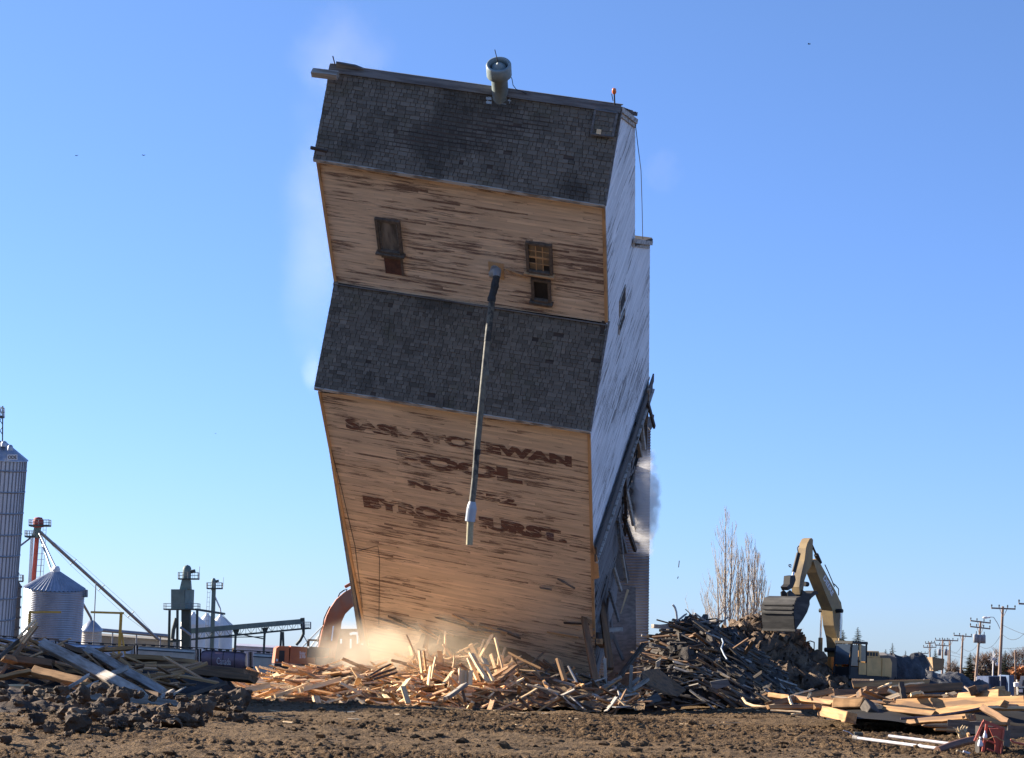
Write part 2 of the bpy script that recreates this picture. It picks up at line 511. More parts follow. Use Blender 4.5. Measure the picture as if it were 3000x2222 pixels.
# corner boards and trim
def strip(a, b, w, h, mat, name, side=None, lift=Vector((0, 0, 0))):
    m = MB(); m.bar(a + lift, b + lift, w, h, side=side)
    return m.build(name, mat, elev, local=True)
strip(W1R, LY(1743, 1869, 0), 0.11, 0.07, MAT['tan_trim'], 'corner_board', side=Vector((1, 0, 0)), lift=Vector((-0.02, -0.035, 0)))
strip(C2R, CR, 0.11, 0.07, MAT['tan_trim'], 'corner_board', side=Vector((1, 0, 0)), lift=Vector((-0.02, -0.035, 0)))
strip(W1L, BL, 0.10, 0.07, MAT['tan_trim'], 'corner_board', side=Vector((1, 0, 0)), lift=Vector((0.02, -0.035, 0)))
strip(C2L, CL, 0.10, 0.07, MAT['tan_trim'], 'corner_board', side=Vector((1, 0, 0)), lift=Vector((0.02, -0.035, 0)))
# splayed tan flap where the corner has torn away
fl = [LY(1733, 1590, -0.03), LY(1741, 1600, -0.03), LY(1752, 1640, -0.03), LY(1756, 1692, -0.03), LY(1740, 1696, -0.03)]
m = MB(); m.prism(fl, (0, -0.04, 0)); m.build('torn_corner_flap', MAT['tan_trim'], elev, local=True)

# shingled roofs : rows of individual shingles
def shingles(A, B, Cc, D, seed, expo=0.136, wid=0.185, thick=0.022):
    """A,B = eave left/right, Cc,D = top right/left"""
    rs = random.Random(seed); m = MB()
    nrm = (B - A).cross(D - A).normalized()
    if nrm.y > 0 and A.y < DEP / 2: nrm = -nrm
    if A.y > DEP / 2 and nrm.y < 0: nrm = -nrm
    L = (D - A).length; rows = int(L / expo)
    for i in range(rows):
        t0 = i / rows; t1 = (i + 1) / rows
        l0, r0, l1, r1 = lerp(A, D, t0), lerp(B, Cc, t0), lerp(A, D, t1), lerp(B, Cc, t1)
        Wd = (r0 - l0).length
        x = -rs.uniform(0, wid)
        while x < Wd:
            w = wid * rs.choice((0.7, 0.85, 1, 1, 1.15, 1.5, 1.9))
            a = max(x, 0) / Wd; b = min(x + w - 0.018, Wd) / Wd
            x += w
            if b - a < 0.002 or rs.random() < 0.006: continue
            lift = thick + rs.uniform(0, 0.012)
            drop = rs.uniform(-0.018, 0.012) if rs.random() > 0.04 else rs.uniform(-0.06, 0.03)
            sd = (l1 - l0).normalized()
            p = [lerp(l0, r0, a) + nrm * lift + sd * drop, lerp(l0, r0, b) + nrm * lift + sd * drop,
                 lerp(l1, r1, b) + nrm * 0.002, lerp(l1, r1, a) + nrm * 0.002]
            q = [lerp(l0, r0, a), lerp(l0, r0, b)]
            m.add(p + q, [(0, 1, 2, 3), (0, 4, 5, 1)], tone=min(1, max(0, rs.gauss(0.45, 0.17))))
    return m
def deck(A, B, Cc, D, th=0.14):
    nrm = (B - A).cross(D - A).normalized()
    if nrm.z > 0: nrm = -nrm
    m = MB(); m.prism([A, B, Cc, D], nrm * th); return m
m = shingles(E1L, E1R, SR, SL, 21)
m.build('shoulder_roof', MAT['shingle'], elev, local=True, recalc=False)
m = shingles(E2L, E2R, RR, RL, 22)
m.build('main_roof', MAT['shingle'], elev, local=True, recalc=False)
e1r = [rear(p) for p in (E1L, E1R, SR, SL)]; e2r = [rear(p) for p in (E2L, E2R, RR, RL)]
m = shingles(e1r[0], e1r[1], e1r[2], e1r[3], 23, expo=.3, wid=.5); m.build('shoulder_roof', MAT['shingle'], elev, local=True, recalc=False)
m = shingles(e2r[0], e2r[1], RR, RL, 24, expo=.3, wid=.5); m.build('main_roof', MAT['shingle'], elev, local=True, recalc=False)
m = MB()
for q in ((E1L, E1R, SR, SL), (E2L, E2R, RR, RL), tuple(e1r), (e2r[0], e2r[1], RR, RL)):
    A, B, Cc, D = q
    nrm = (B - A).cross(D - A).normalized()
    if nrm.z > 0: nrm = -nrm
    A, B, Cc, D = [p + nrm * 0.01 for p in (A, B, Cc, D)]
    m.prism([A, B, Cc, D], nrm * 0.10)
m.build('roof_deck', MAT['darkwood'], elev, local=True)
# eave boards with flaked white paint, tan board below them
for a, b, y in ((E1L, E1R, 1), (E2L, E2R, 1)):
    m = MB()
    m.bar(a + Vector((0, -0.02, -0.07)), b + Vector((0, -0.02, -0.07)), 0.06, 0.13, side=Vector((0, 1, 0)))
    m.build('eave_board', MAT['trim'], elev, local=True)
    m = MB()
    m.bar(a + Vector((0.1, 0.16, -0.20)), b + Vector((-0.1, 0.16, -0.20)), 0.20, 0.06, side=Vector((0, 1, 0)))
    m.build('frieze_board', MAT['tan_trim'], elev, local=True)
# flashing at the shoulder roof top
m = MB()
m.bar(SL + Vector((0, -0.06, 0.03)), SR + Vector((0, -0.06, 0.03)), 0.16, 0.04, side=Vector((0, 1, -0.8)))
m.build('roof_flashing', MAT['greywood'], elev, local=True)
# ridge boards
m = MB()
m.bar(RL + Vector((0, -0.12, 0.0)), RR + Vector((0, -0.12, 0.0)), 0.26, 0.035, side=Vector((0, 1, 0.75)))
m.bar(RL + Vector((0, 0.12, 0.0)), RR + Vector((0, 0.12, 0.0)), 0.26, 0.035, side=Vector((0, -1, 0.75)))
m.build('ridge_board', MAT['greywood'], elev, local=True)
# loose ridge cap at the left end
a0 = LY(985, 186, DEP / 2 - .1)
b0 = LY(1065, 204, DEP / 2 - .1)
m = MB(); m.prism([a0 + Vector((0, 0, -0.25)), LY(984, 184, DEP / 2 - .1), LY(1040, 194, DEP / 2 - .1), b0], (0, 0.08, 0))
m.build('loose_ridge_board', MAT['greywood'], elev, local=True)
# gable rake trim
GX = WID + 0.10
def rake(p, q, name='rake_board', w=0.16, h=0.06, mat=None):
    m = MB(); m.bar(p, q, w, h, side=Vector((0, 0, 1))); return m.build(name, mat or MAT['trim'], elev, local=True)
RRx = Vector((GX, DEP / 2, RR.z - 0.10)); Er = LX(1866, 357, GX)
rake(RRx, Er); rake(RRx + Vector((-.05, 0, -0.2)), Er + Vector((-.05, 0, -0.2)), 'rake_board', 0.14, 0.05)
rake(Vector((GX, E2R.y, E2R.z - 0.05)), RRx, w=0.12, mat=MAT['greywood'])
rake(Vector((GX, E1R.y, E1R.z - 0.05)), Vector((GX, CW, CR.z)), w=0.12, mat=MAT['greywood'])
# rear shoulder eave return
a, b = LX(1860, 706, GX + .02), LX(1908, 713, GX + .02)
m = MB(); m.bar(a, b, 0.16, 0.12, side=Vector((0, 0, 1))); m.bar(a + Vector((-.1, 0, -.2)), b + Vector((-.1, 0, -.2)), 0.14, 0.1, side=Vector((0, 0, 1)))
m.build('rake_board', MAT['trim'], elev, local=True)
# end windows on the gable (seen almost edge-on)
for quad, nm in ((((1829, 840), (1834, 880), (1818, 922), (1812, 885)), 'a'), (((1827, 915), (1830, 930), (1816, 972), (1813, 955)), 'b')):
    pp = [LX(u, v, WID + 0.035) for u, v in quad]
    ys = [p.y for p in pp]; zs = [p.z for p in pp]
    yc, zc = sum(ys) / 4, sum(zs) / 4
    dy = 0.85; dz = 0.72 if nm == 'a' else 0.42
    m = MB(); m.box((WID + 0.03, yc, zc), 0.02, dy, dz); w = m.build('window', MAT['void'], elev, local=True)
    m = MB()
    for s in (-1, 1):
        m.box((WID + 0.045, yc + s * dy / 2, zc), 0.03, 0.05, dz + .1)
        m.box((WID + 0.045, yc, zc + s * dz / 2), 0.03, dy - .06, 0.05)
    m.build('frame', MAT['trim'], w, local=True)

MAT['skirt'] = rough_mat('grey_skirt_board', (0.13, 0.12, 0.115), (0.085, 0.08, 0.075), (3, .4, 3), 1.5)
# grey skirt band under the gable siding and hanging wall pieces below it
m = MB()
sk = [LX(1734, 1592, WID + .1), LX(1903, 1096, WID + .1), LX(1912, 1140, WID + .1), LX(1908, 1195, WID + .1), LX(1860, 1330, WID + .1), LX(1742, 1695, WID + .1)]
a, b = Vector((WID + .12, MR.y - .1, MR.z - .05)), Vector((WID + .12, Mr.y + .15, Mr.z))
for k, (off, w) in enumerate(((0.28, 0.42), (0.72, 0.40))):
    m.bar(a + Vector((0.05 - k * .05, 0, -off)), b + Vector((0.05 - k * .05, 0, -off)), 0.06, w, side=Vector((1, 0, 0)))
m.build('skirt_boards', MAT['skirt'], elev, local=True)
m = MB()
m.bar(a + Vector((0.06, 0, -0.98)), b + Vector((0.06, 0, -0.98)), 0.10, 0.07, side=Vector((1, 0, 0)))
m.build('skirt_moulding', MAT['trim'], elev, local=True)
# lower end wall, torn off
torn = [(0.2, -1.05), (9.8, -1.05), (9.6, -2.0), (8.8, -1.5), (8.2, -2.6), (7.4, -2.2), (6.9, -3.7), (6.2, -3.1), (5.6, -4.6), (5.0, -2.6), (4.5, -5.6), (3.6, -5.0), (3.1, -7.2), (2.4, -6.2), (1.7, -9.2), (0.9, -8.6), (0.15, -10.2)]
tz = MR.z
m = siding([(y, tz + z) for y, z in torn], lambda a, z: Vector((WID - .02, a, z)), Vector((1, 0, 0)), seed=12, skip=0.24, ragged=0.35, lens=(.7, 2.2))
m.build('torn_end_wall', MAT['siding_grey'], elev, local=True, recalc=False)
m = MB()
m.prism([Vector((WID - .05, y, tz + z + .15)) for y, z in torn], (-0.10, 0, 0))
for y0, L in ((0.3, 9.6), (2.2, 7.6), (4.0, 6.0), (5.9, 4.8), (7.6, 3.4), (9.2, 2.6)):
    m.bar((WID - .25, y0, tz - 0.4), (WID - .25 + random.uniform(-.2, .2), y0 + random.uniform(-.4, .4), tz - L), 0.18, 0.16)
m.build('wall_studs', MAT['darkwood'], elev, local=True)

# windows of the cupola
def window(px, name, kind):
    (u0, v0), (u1, v1), (u2, v2), (u3, v3) = px       # tl tr br bl
    q = [LY(u, v, CW) for u, v in px]
    x0 = (q[0].x + q[3].x) / 2; x1 = (q[1].x + q[2].x) / 2
    z1 = (q[0].z + q[1].z) / 2; z0 = (q[2].z + q[3].z) / 2
    y = CW - 0.03; w = x1 - x0; h = z1 - z0; cx = (x0 + x1) / 2; cz = (z0 + z1) / 2
    m = MB(); fw = 0.10
    if kind in ('patch',):
        m.box((cx, y - 0.0, cz), w, 0.05, h)
        o = m.build(name, MAT['redpatch'], elev, local=True)
        m = MB(); m.box((cx, y - 0.02, z1 + .03), w + .15, 0.06, .09); m.box((x1 + .03, y - .02, cz), .08, .05, h)
        m.build('frame', MAT['frame'], o, local=True); return
    m.box((cx, y + 0.005, cz), w - 2 * fw + .02, 0.03, h - 2 * fw + .02)
    o = m.build(name, MAT['boardup'] if kind == 'board' else MAT['void'], elev, local=True)
    m = MB()
    for s in (-1, 1):
        m.box((cx + s * (w / 2 - fw / 2), y - 0.04, cz), fw, 0.12, h)
    m.box((cx, y - 0.035, z1 - fw / 2), w - 2 * fw, 0.11, fw)
    m.box((cx, y - 0.06, z0 + fw / 2), w - 2 * fw, 0.18, fw)
    m.build('frame', MAT['frame'], o, local=True)
    m = MB(); m.box((cx, y - 0.09, z0 - .04), w + .14, 0.24, .07); m.build('sill', MAT['frame' if kind != 'sash' else 'tan_trim'], o, local=True)
    iw, ih = w - 2 * fw, h - 2 * fw
    if kind == 'sash':
        m = MB(); g = MB()
        zt = z1 - fw
        for i in range(3):
            for j in range(4):
                c = (x0 + fw + iw * (i + .5) / 3, y - 0.02, zt - ih * (j + .5) / 4)
                if (i, j) in ((2, 3), (0, 2)): continue
                g.box(c, iw / 3 - .03, 0.012, ih / 4 - .03)
        g.build('pane', MAT['pane'], o, local=True)
        for i in range(1, 3): m.box((x0 + fw + iw * i / 3, y - .032, zt - ih * .5), .03, .03, ih)
        for j in range(1, 4): m.box((cx, y - .030, zt - ih * j / 4), iw, .028, .03 if j != 2 else .07)
        m.build('sash_bars', MAT['tan_trim'], o, local=True)
    if kind == 'board':
        m = MB()
        for s in (-1, 1): m.box((cx + s * iw * .46, y - .03, cz), .05, .03, ih)
        m.box((cx, y - .028, z1 - fw - .05), iw * .9, .028, .05)
        m.build('batten', MAT['greywood'], o, local=True)
window([(1100, 634), (1173, 646), (1183, 742), (1110, 730)], 'window', 'board')
window([(1124, 750), (1174, 758), (1181, 806), (1133, 797)], 'patched_panel', 'patch')
window([(1538, 703), (1618, 716), (1622, 802), (1548, 789)], 'window', 'sash')
window([(1556, 811), (1614, 820), (1617, 882), (1561, 874)], 'window', 'small')
m = MB(); q = LY(1587, 886, CW - .06); m.box(q, .14, .08, .12); m.build('bracket', MAT['darkwood'], elev, local=True)
# square patch of plainer boards round the spout
q0, q1 = LY(1431, 765, CW), LY(1478, 818, CW)
m = MB(); m.box(((q0.x + q1.x) / 2, CW - 0.035, (q0.z + q1.z) / 2), abs(q1.x - q0.x), 0.02, abs(q0.z - q1.z)); m.build('spout_plate', MAT['tan_trim'], elev, local=True)
# slipped board beside it
m = MB(); m.bar(LY(1482, 789, CW - .08), LY(1542, 813, CW - .08), 0.05, 0.07); m.build('slipped_board', MAT['tan_trim'], elev, local=True)

# lettering, flaking paint
def letter_mat():
    n = NT('flaking_maroon_lettering')
    ob = n.coord('Object')
    v = n.coord('Object', (0.7, 1, 9.8))
    a = n.noise(v, 1.6, 5, 0.7)
    b = n.noise(ob, 0.5, 2, 0.5)
    fl = n.math('ADD', n.math('MULTIPLY', a, 0.8), n.math('MULTIPLY', b, 0.35))
    al = n.ramp(fl, 0.555, 0.61)
    col = n.mix(n.noise(n.coord('Object', (1, 1, 6)), 2.5, 4), (0.13, 0.062, 0.048), (0.20, 0.115, 0.088))
    inv = n.math('SUBTRACT', 1.0, al)
    return n.done(col, 0.9, alpha=inv)
MAT['letter'] = letter_mat()
def text_mesh(s, bold=0.0, ext=0.0):
    c = bpy.data.curves.new('lettering', 'FONT')
    c.body = s; c.align_x = 'CENTER'; c.align_y = 'CENTER'; c.size = 1.0
    c.offset = bold; c.extrude = ext; c.resolution_u = 3; c.fill_mode = 'FRONT' if ext == 0 else 'FULL'
    o = bpy.data.objects.new('lettering', c); COL.objects.link(o)
    dg = bpy.context.evaluated_depsgraph_get()
    me = bpy.data.meshes.new_from_object(o.evaluated_get(dg))
    bpy.data.objects.remove(o); bpy.data.curves.remove(c)
    me.name = 'lettering'
    return me
def text_on(s, frame, w, h, mat, parent, bold=0.02, name='painted_lettering'):
    """frame = 4x4 with x along text, z(normal) out, y up; scaled to w x h; coordinates in parent space"""
    me = text_mesh(s, bold)
    vs = np.array([v.co for v in me.vertices])
    mn, mx = vs.min(0), vs.max(0)
    for v in me.vertices:
        x = ((v.co.x - mn[0]) / (mx[0] - mn[0]) - .5) * w
        y = ((v.co.y - mn[1]) / (mx[1] - mn[1]) - .5) * h
        v.co = frame @ Vector((x, y, 0))
    me.materials.clear(); me.materials.append(mat)
    o = bpy.data.objects.new(name, me); COL.objects.link(o)
    o.parent = parent
    return o
def front_text(s, tl, br, bold=0.07):
    a, b = LY(tl[0], tl[1], 0), LY(br[0], br[1], 0)
    w, h = b.x - a.x, a.z - b.z
    fr = Matrix(((1, 0, 0, (a.x + b.x) / 2), (0, 0, -1, -0.031), (0, 1, 0, (a.z + b.z) / 2), (0, 0, 0, 1)))
    text_on(s, fr, w, h, MAT['letter'], elev, bold)
front_text('SASKATCHEWAN', (1010, 1222), (1676, 1368))
front_text('POOL', (1160, 1313), (1532, 1420))
front_text('NO. 652', (1194, 1402), (1514, 1482))
front_text('BYRONHURST.', (1062, 1449), (1662, 1592))

MAT['nozzle'] = rough_mat('ochre_streaked_nozzle', (0.42, 0.37, 0.22), (0.30, 0.26, 0.16), (5, 5, .6), 2, rough=.5)
# loading spout : elbow, tarred joint, long pipe, sleeve, nozzle - hangs plumb in front of the wall
def wl(p): return EMi @ p
top = LY(1452, 788, CW)
topw = EM @ top
d_sp = (topw - CAMP).dot(_f) - 1.0
def sp(u, v, dd=0): return wl(at(u, v, d_sp + dd))
m = MB(); m.tube([top + Vector((0, 0.1, 0.05)), top + Vector((0, -0.35, 0.08)), sp(1457, 795, .1), sp(1455, 812)], [0.15, 0.15, 0.14, 0.125], 14); m.build('spout_elbow', MAT['galv'], elev, local=True)
m = MB(); rs = random.Random(4); pts = []; rr = []
for i in range(9):
    t = i / 8; pts.append(sp(1455 - 16 * t + rs.uniform(-1, 1), 812 + 72 * t)); rr.append(0.135 + rs.uniform(-.012, .02))
m.tube(pts, rr, 12, smooth=False); m.build('tarred_joint', MAT['black'], elev, local=True)
m = MB(); m.tube([sp(1441, 884), sp(1428, 1000)], 0.115, 16); m.build('spout_pipe', MAT['spout_dark'], elev, local=True)
m = MB(); m.tube([sp(1428, 1001), sp(1418, 1100), sp(1397, 1318)], 0.112, 16); m.build('spout_pipe', MAT['spout'], elev, local=True)
m = MB(); m.tube([sp(1397, 1319), sp(1391, 1400)], 0.108, 16); m.build('spout_pipe', MAT['spout_dark'], elev, local=True)
m = MB(); m.tube([sp(1391, 1401), sp(1383, 1472)], 0.108, 16); m.build('spout_pipe', MAT['spout'], elev, local=True)
m = MB(); m.tube([sp(1424.5, 1082), sp(1423, 1100), sp(1420, 1112)], [0.115, .135, .115], 12, smooth=False); m.build('pipe_clamp', MAT['spout'], elev, local=True)
m = MB(); m.tube([sp(1398.5, 1316), sp(1396.5, 1332)], 0.125, 12, smooth=False); m.build('pipe_clamp', MAT['black'], elev, local=True)
m = MB(); m.tube([sp(1384, 1470), sp(1382.5, 1480), sp(1382, 1490), sp(1377, 1528)], [0.115, 0.15, 0.175, 0.172], 18, smooth=False); m.build('spout_sleeve', MAT['sleeve'], elev, local=True)
m = MB(); m.tube([sp(1378, 1526), sp(1375, 1597)], [0.115, 0.115], 16); m.build('spout_nozzle', MAT['nozzle'], elev, local=True)

# roof ventilator with its rod and guy wire
vb = LY(1465, 262, DEP / 2 - 0.1)
m = MB()
m.lathe(vb + Vector((0, 0, -0.5)), (0, 0, 1), [(0.275, 0), (0.275, 1.15), (0.30, 1.16)], 28)
vent = m.build('ventilator', MAT['vent'], elev, local=True)
m = MB()
m.lathe(vb + Vector((0, 0, 0.50)), (0, 0, 1), [(0.28, 0), (0.42, 0.10), (0.42, 0.50), (0.395, 0.55), (0.33, 0.55), (0.31, 0.40), (0.30, 0.2)], 32)
m.build('ventilator_cap', MAT['vent'], vent, local=True)
m = MB(); m.lathe(vb + Vector((0, 0, 0.83)), (0, 0, 1), [(0.235, 0), (0.235, 0.10), (0.0, 0.30)], 28); m.build('ventilator_cone', MAT['vent'], vent, local=True)
m = MB(); m.lathe(vb + Vector((0, 0, 0.81)), (0, 0, 1), [(0.32, 0), (0.0, 0.005)], 28); m.build('ventilator_throat', MAT['black'], vent, local=True)
m = MB(); m.tube([vb + Vector((0, 0, 1.0)), vb + Vector((-.1, 0, 1.62))], 0.014, 6); m.build('lightning_rod', MAT['wire'], elev, local=True)
q = [LY(u, v, DEP / 2 - .1) for u, v in ((1494, 220), (1500, 232), (1503, 250), (1512, 262), (1526, 267), (1543, 276))]
m = MB(); m.tube(q, 0.012, 6); m.build('guy_wire', MAT['wire'], elev, local=True)
fp = [LY(1424, 283, 0), LY(1500, 296, 0)]
# flashing plates below the ventilator, laid on the roof slope
nr = (E2R - E2L).cross(RL - E2L).normalized()
if nr.z < 0: nr = -nr
def roof_pt(u, v, lift):
    d = _ld(u, v); o = _lo
    t = (E2L - o).dot(nr) / d.dot(nr)
    return o + d * t + nr * lift
for ua, ub in ((1425, 1441), (1458, 1484), (1489, 1499)):
    m = MB(); m.prism([roof_pt(ua, 282, .06), roof_pt(ub, 285, .06), roof_pt(ub, 308, .06), roof_pt(ua, 304, .06)], nr * 0.006)
    m.build('roof_flashing', MAT['galv'], elev, local=True)
# roof hatch, right end
hq = [roof_pt(1748, 327, .03), roof_pt(1811, 337, .03), roof_pt(1798, 405, .03), roof_pt(1735, 397, .03)]
m = MB(); m.prism(hq, nr * 0.20); hatch = m.build('roof_hatch', MAT['greywood'], elev, local=True)
m2 = shingles(hq[3] + nr * .205, hq[2] + nr * .205, hq[1] + nr * .205, hq[0] + nr * .205, 31); m2.build('hatch_shingles', MAT['shingle'], hatch, local=True, recalc=False)
m = MB(); m.prism([roof_pt(1752, 383, .28), roof_pt(1766, 385, .28), roof_pt(1764, 399, .28), roof_pt(1750, 397, .28)], nr * .01); m.build('bare_patch', MAT['blond'], hatch, local=True)
m = MB()
for i_ in range(4): m.bar(hq[i_] + nr * .21, hq[(i_ + 1) % 4] + nr * .21, .07, .06)
m.build('hatch_trim', MAT['greywood'], hatch, local=True)
# warning beacon
bp = LY(1801, 308, DEP / 2 - .1)
b1 = LY(1799, 262, DEP / 2 - .1)
m = MB(); m.tube([bp, lerp(bp, b1, .75)], .025, 8); bec = m.build('warning_beacon', MAT['wire'], elev, local=True)
m = MB(); m.tube([lerp(bp, b1, .72), lerp(bp, b1, .82), lerp(bp, b1, 1.0), lerp(bp, b1, 1.03)], [.05, .075, .065, .03], 12); m.build('beacon_lens', MAT['orange_lens'], bec, local=True)
m = MB(); m.tube([LY(1796, 296, DEP / 2), LY(1792, 276, DEP / 2)], .014, 6); m.build('lightning_rod', MAT['wire'], elev, local=True)
m = MB(); m.tube([LY(982, 192, DEP / 2), LY(975, 165, DEP / 2)], .02, 6); m.build('lightning_rod', MAT['wire'], elev, local=True)
# beams sticking out on the left
m = MB(); m.bar(LY(915, 213, DEP / 2 - .6), LY(990, 222, DEP / 2 - .6), .22, .24, side=Vector((0, 0, 1))); m.build('protruding_beam', MAT['paintedboard'], elev, local=True)
m = MB(); m.bar(LY(910, 433, CW - .3), LY(958, 444, CW - .3), .1, .08, side=Vector((0, 0, 1))); m.build('protruding_board', MAT['darkwood'], elev, local=True)
# cables
m = MB(); m.tube([LX(1862, 366, WID + .1), LX(1868, 420, WID + .15), LX(1878, 500, WID + .2), LX(1881, 600, WID + .2), LX(1883, 700, WID + .15)], .014, 5); m.build('hanging_cable', MAT['wire'], elev, local=True)
m = MB(); m.tube([LY(940, 1160, -.06), LY(955, 1260, -.06), LY(1000, 1430, -.06), LY(1040, 1600, -.06), LY(1062, 1780, -.06)], .012, 5); m.tube([LY(1050, 1615, -.05), LY(1107, 1600, -.05), LY(1112, 1640, -.05), LY(1110, 1830, -.05)], .010, 5); m.build('hanging_cable', MAT['wire'], elev, local=True)

# boards and joists dangling from the torn end wall
rs_t = random.Random(66)
for k in range(26):
    y = rs_t.uniform(.3, 9.0); zt_ = tz - 1.0 - (10.0 - y) * rs_t.uniform(.35, .95)
    L = rs_t.uniform(.8, 2.6); a = Vector((WID + rs_t.uniform(-.1, .25), y, zt_ + L * .5))
    bq = a + Vector((rs_t.uniform(-.3, .5), rs_t.uniform(-.9, .9), -L))
    m = MB(); m.bar(a, bq, rs_t.uniform(.08, .2), rs_t.uniform(.04, .12), side=Vector((0, 1, 0)))
    m.build('dangling_board', MAT[rs_t.choice(('greywood', 'darkwood', 'darkwood', 'paintedboard'))], elev, local=True)

# boards sprung loose from the front, and split corner strips
for k in range(22):
    u = rs_t.uniform(1130, 1725); v = (1860 + max(0, u - 1290) * .19) - rs_t.uniform(4, 60) if u < 1560 else rs_t.uniform(1700, 1960)
    c = LY(u, v, -.05 - rs_t.uniform(.02, .1)); L = rs_t.uniform(.5, 1.5); a_ = rs_t.gauss(0, .16)
    dv = Vector((math.cos(a_), rs_t.uniform(-.22, -.02), math.sin(a_))) * (L / 2)
    m = MB(); m.bar(c - dv, c + dv, .025, .10, side=Vector((0, 1, 0)))
    m.build('sprung_board', MAT[rs_t.choice(('tan_trim', 'tan_trim', 'greywood', 'darkwood'))], elev, local=True)
# ------------------------------------------------------------------ ground
def vhash(ix, iy, s):
    h = (ix.astype(np.int64) * 374761393 + iy.astype(np.int64) * 668265263 + s * 69069) & 0xffffffff
    h = ((h ^ (h >> 13)) * 1274126177) & 0xffffffff
    return ((h ^ (h >> 16)) & 0xffff) / 65535.0
def vnoise(x, y, s=0):
    ix = np.floor(x); iy = np.floor(y); fx = x - ix; fy = y - iy
    fx = fx * fx * (3 - 2 * fx); fy = fy * fy * (3 - 2 * fy)
    a = vhash(ix, iy, s); b = vhash(ix + 1, iy, s); c = vhash(ix, iy + 1, s); d = vhash(ix + 1, iy + 1, s)
    return (a + (b - a) * fx) * (1 - fy) + (c + (d - c) * fx) * fy
def fbm(x, y, s=0, o=5, g=0.5):
    r = 0; a = 1; t = 0
    for i in range(o):
        r = r + a * vnoise(x, y, s + i * 17); t += a; a *= g; x = x * 2.03 + 5.1; y = y * 2.03 + 1.7
    return r / t
def sm_np(a, b, x):
    t = np.clip((x - a) / (b - a), 0, 1); return t * t * (3 - 2 * t)
def gz_np(x, y):
    q = x / np.maximum(y, 1)
    Rw = sm_np(0.06, 0.14, q); Lw = 1 - sm_np(-0.05, 0.02, q)
    z = 0.1 - 0.4 * sm_np(60, 82, y) * (1 - Rw)
    return z - Lw * 0.0135 * np.maximum(0, np.minimum(y, 700) - 95)
def patch_np(x, y):            # 1 = churned loose soil, 0 = packed by tracks
    track = np.sin((y * 0.55 + 0.16 * x + 2.0 * (fbm(x * 0.07, y * 0.07, 33, 2) - .5)))
    return sm_np(0.38, 0.60, fbm(x * 0.16 + 3, y * 0.13, 77, 3) + 0.10 * track)
def rough_np(x, y):
    near = 1 - sm_np(88, 125, y)
    edge = sm_np(18, 30, y)
    n1 = fbm(x * 0.45, y * 0.45, 3, 4) - 0.5
    n2 = np.abs(fbm(x * 1.7, y * 1.3, 9, 5, 0.6) - 0.5)
    n3 = fbm(x * 5.0, y * 6.5, 40, 4, 0.62) - 0.5
    patch = patch_np(x, y)
    n4 = np.abs(fbm(x * 9.0, y * 10.0, 61, 3, 0.65) - 0.5)
    ruts = np.sin((y + 0.10 * x + 1.2 * (fbm(x * 0.12, y * 0.12, 90, 2) - .5)) * 2.6) * 0.05
    z = n1 * 0.24 + (n2 * 0.10 + n3 * 0.15 + n4 * 0.22) * (0.30 + 0.80 * patch) + ruts * (1 - patch)
    return z * near * edge - 0.05
ss = np.concatenate([-np.geomspace(3.0, 0.275, 22), np.linspace(-0.27, 0.27, 620), np.geomspace(0.275, 3.0, 22)])
ys = np.concatenate([np.linspace(1.0, 24, 10), np.linspace(25, 92, 1000), np.geomspace(93, 200, 60), np.geomspace(210, 14000, 40)])
S_, Y_ = np.meshgrid(ss, ys)
X_ = S_ * (Y_ + 3)
Z_ = gz_np(X_, Y_) + rough_np(X_, Y_)
nr_, nc_ = X_.shape
V = np.stack([X_, Y_, Z_], -1).reshape(-1, 3)
idx = np.arange(nr_ * nc_).reshape(nr_, nc_)
Fq = np.stack([idx[:-1, :-1], idx[:-1, 1:], idx[1:, 1:], idx[1:, :-1]], -1).reshape(-1, 4)
me = bpy.data.meshes.new('ground')
me.vertices.add(len(V)); me.vertices.foreach_set('co', V.ravel())
me.loops.add(Fq.size); me.loops.foreach_set('vertex_index', Fq.ravel().astype(np.int32))
me.polygons.add(len(Fq)); me.polygons.foreach_set('loop_start', np.arange(0, Fq.size, 4, dtype=np.int32)); me.polygons.foreach_set('loop_total', np.full(len(Fq), 4, dtype=np.int32))
me.polygons.foreach_set('use_smooth', np.ones(len(Fq), dtype=bool))
me.update(calc_edges=True); me.validate()
pa_ = me.attributes.new('packed', 'FLOAT', 'POINT'); pa_.data.foreach_set('value', (1 - patch_np(X_, Y_)).ravel().astype(np.float32))
me.materials.append(MAT['ground'])
g_o = bpy.data.objects.new('ground', me); COL.objects.link(g_o)
tag(g_o, 'churned brown earth of the demolition site', 'ground', kind='structure')
def gzr(x, y):
    a = np.array([float(x)]); b = np.array([float(y)])
    return float(gz_np(a, b)[0] + rough_np(a, b)[0])
MAT['reddish'] = rough_mat('reddish_split_wood', (0.62, 0.36, 0.19), (0.44, 0.235, 0.115), (0.8, 8, 8), 2.2, rand=0.25, c3=(0.70, 0.48, 0.27), bump=0.3, bd=0.01)
MAT['deepshade'] = rough_mat('black_shade_filler', (0.02, 0.017, 0.014), (0.01, 0.009, 0.008), ns=2)  # near-black colour stands in for the shade between the timbers
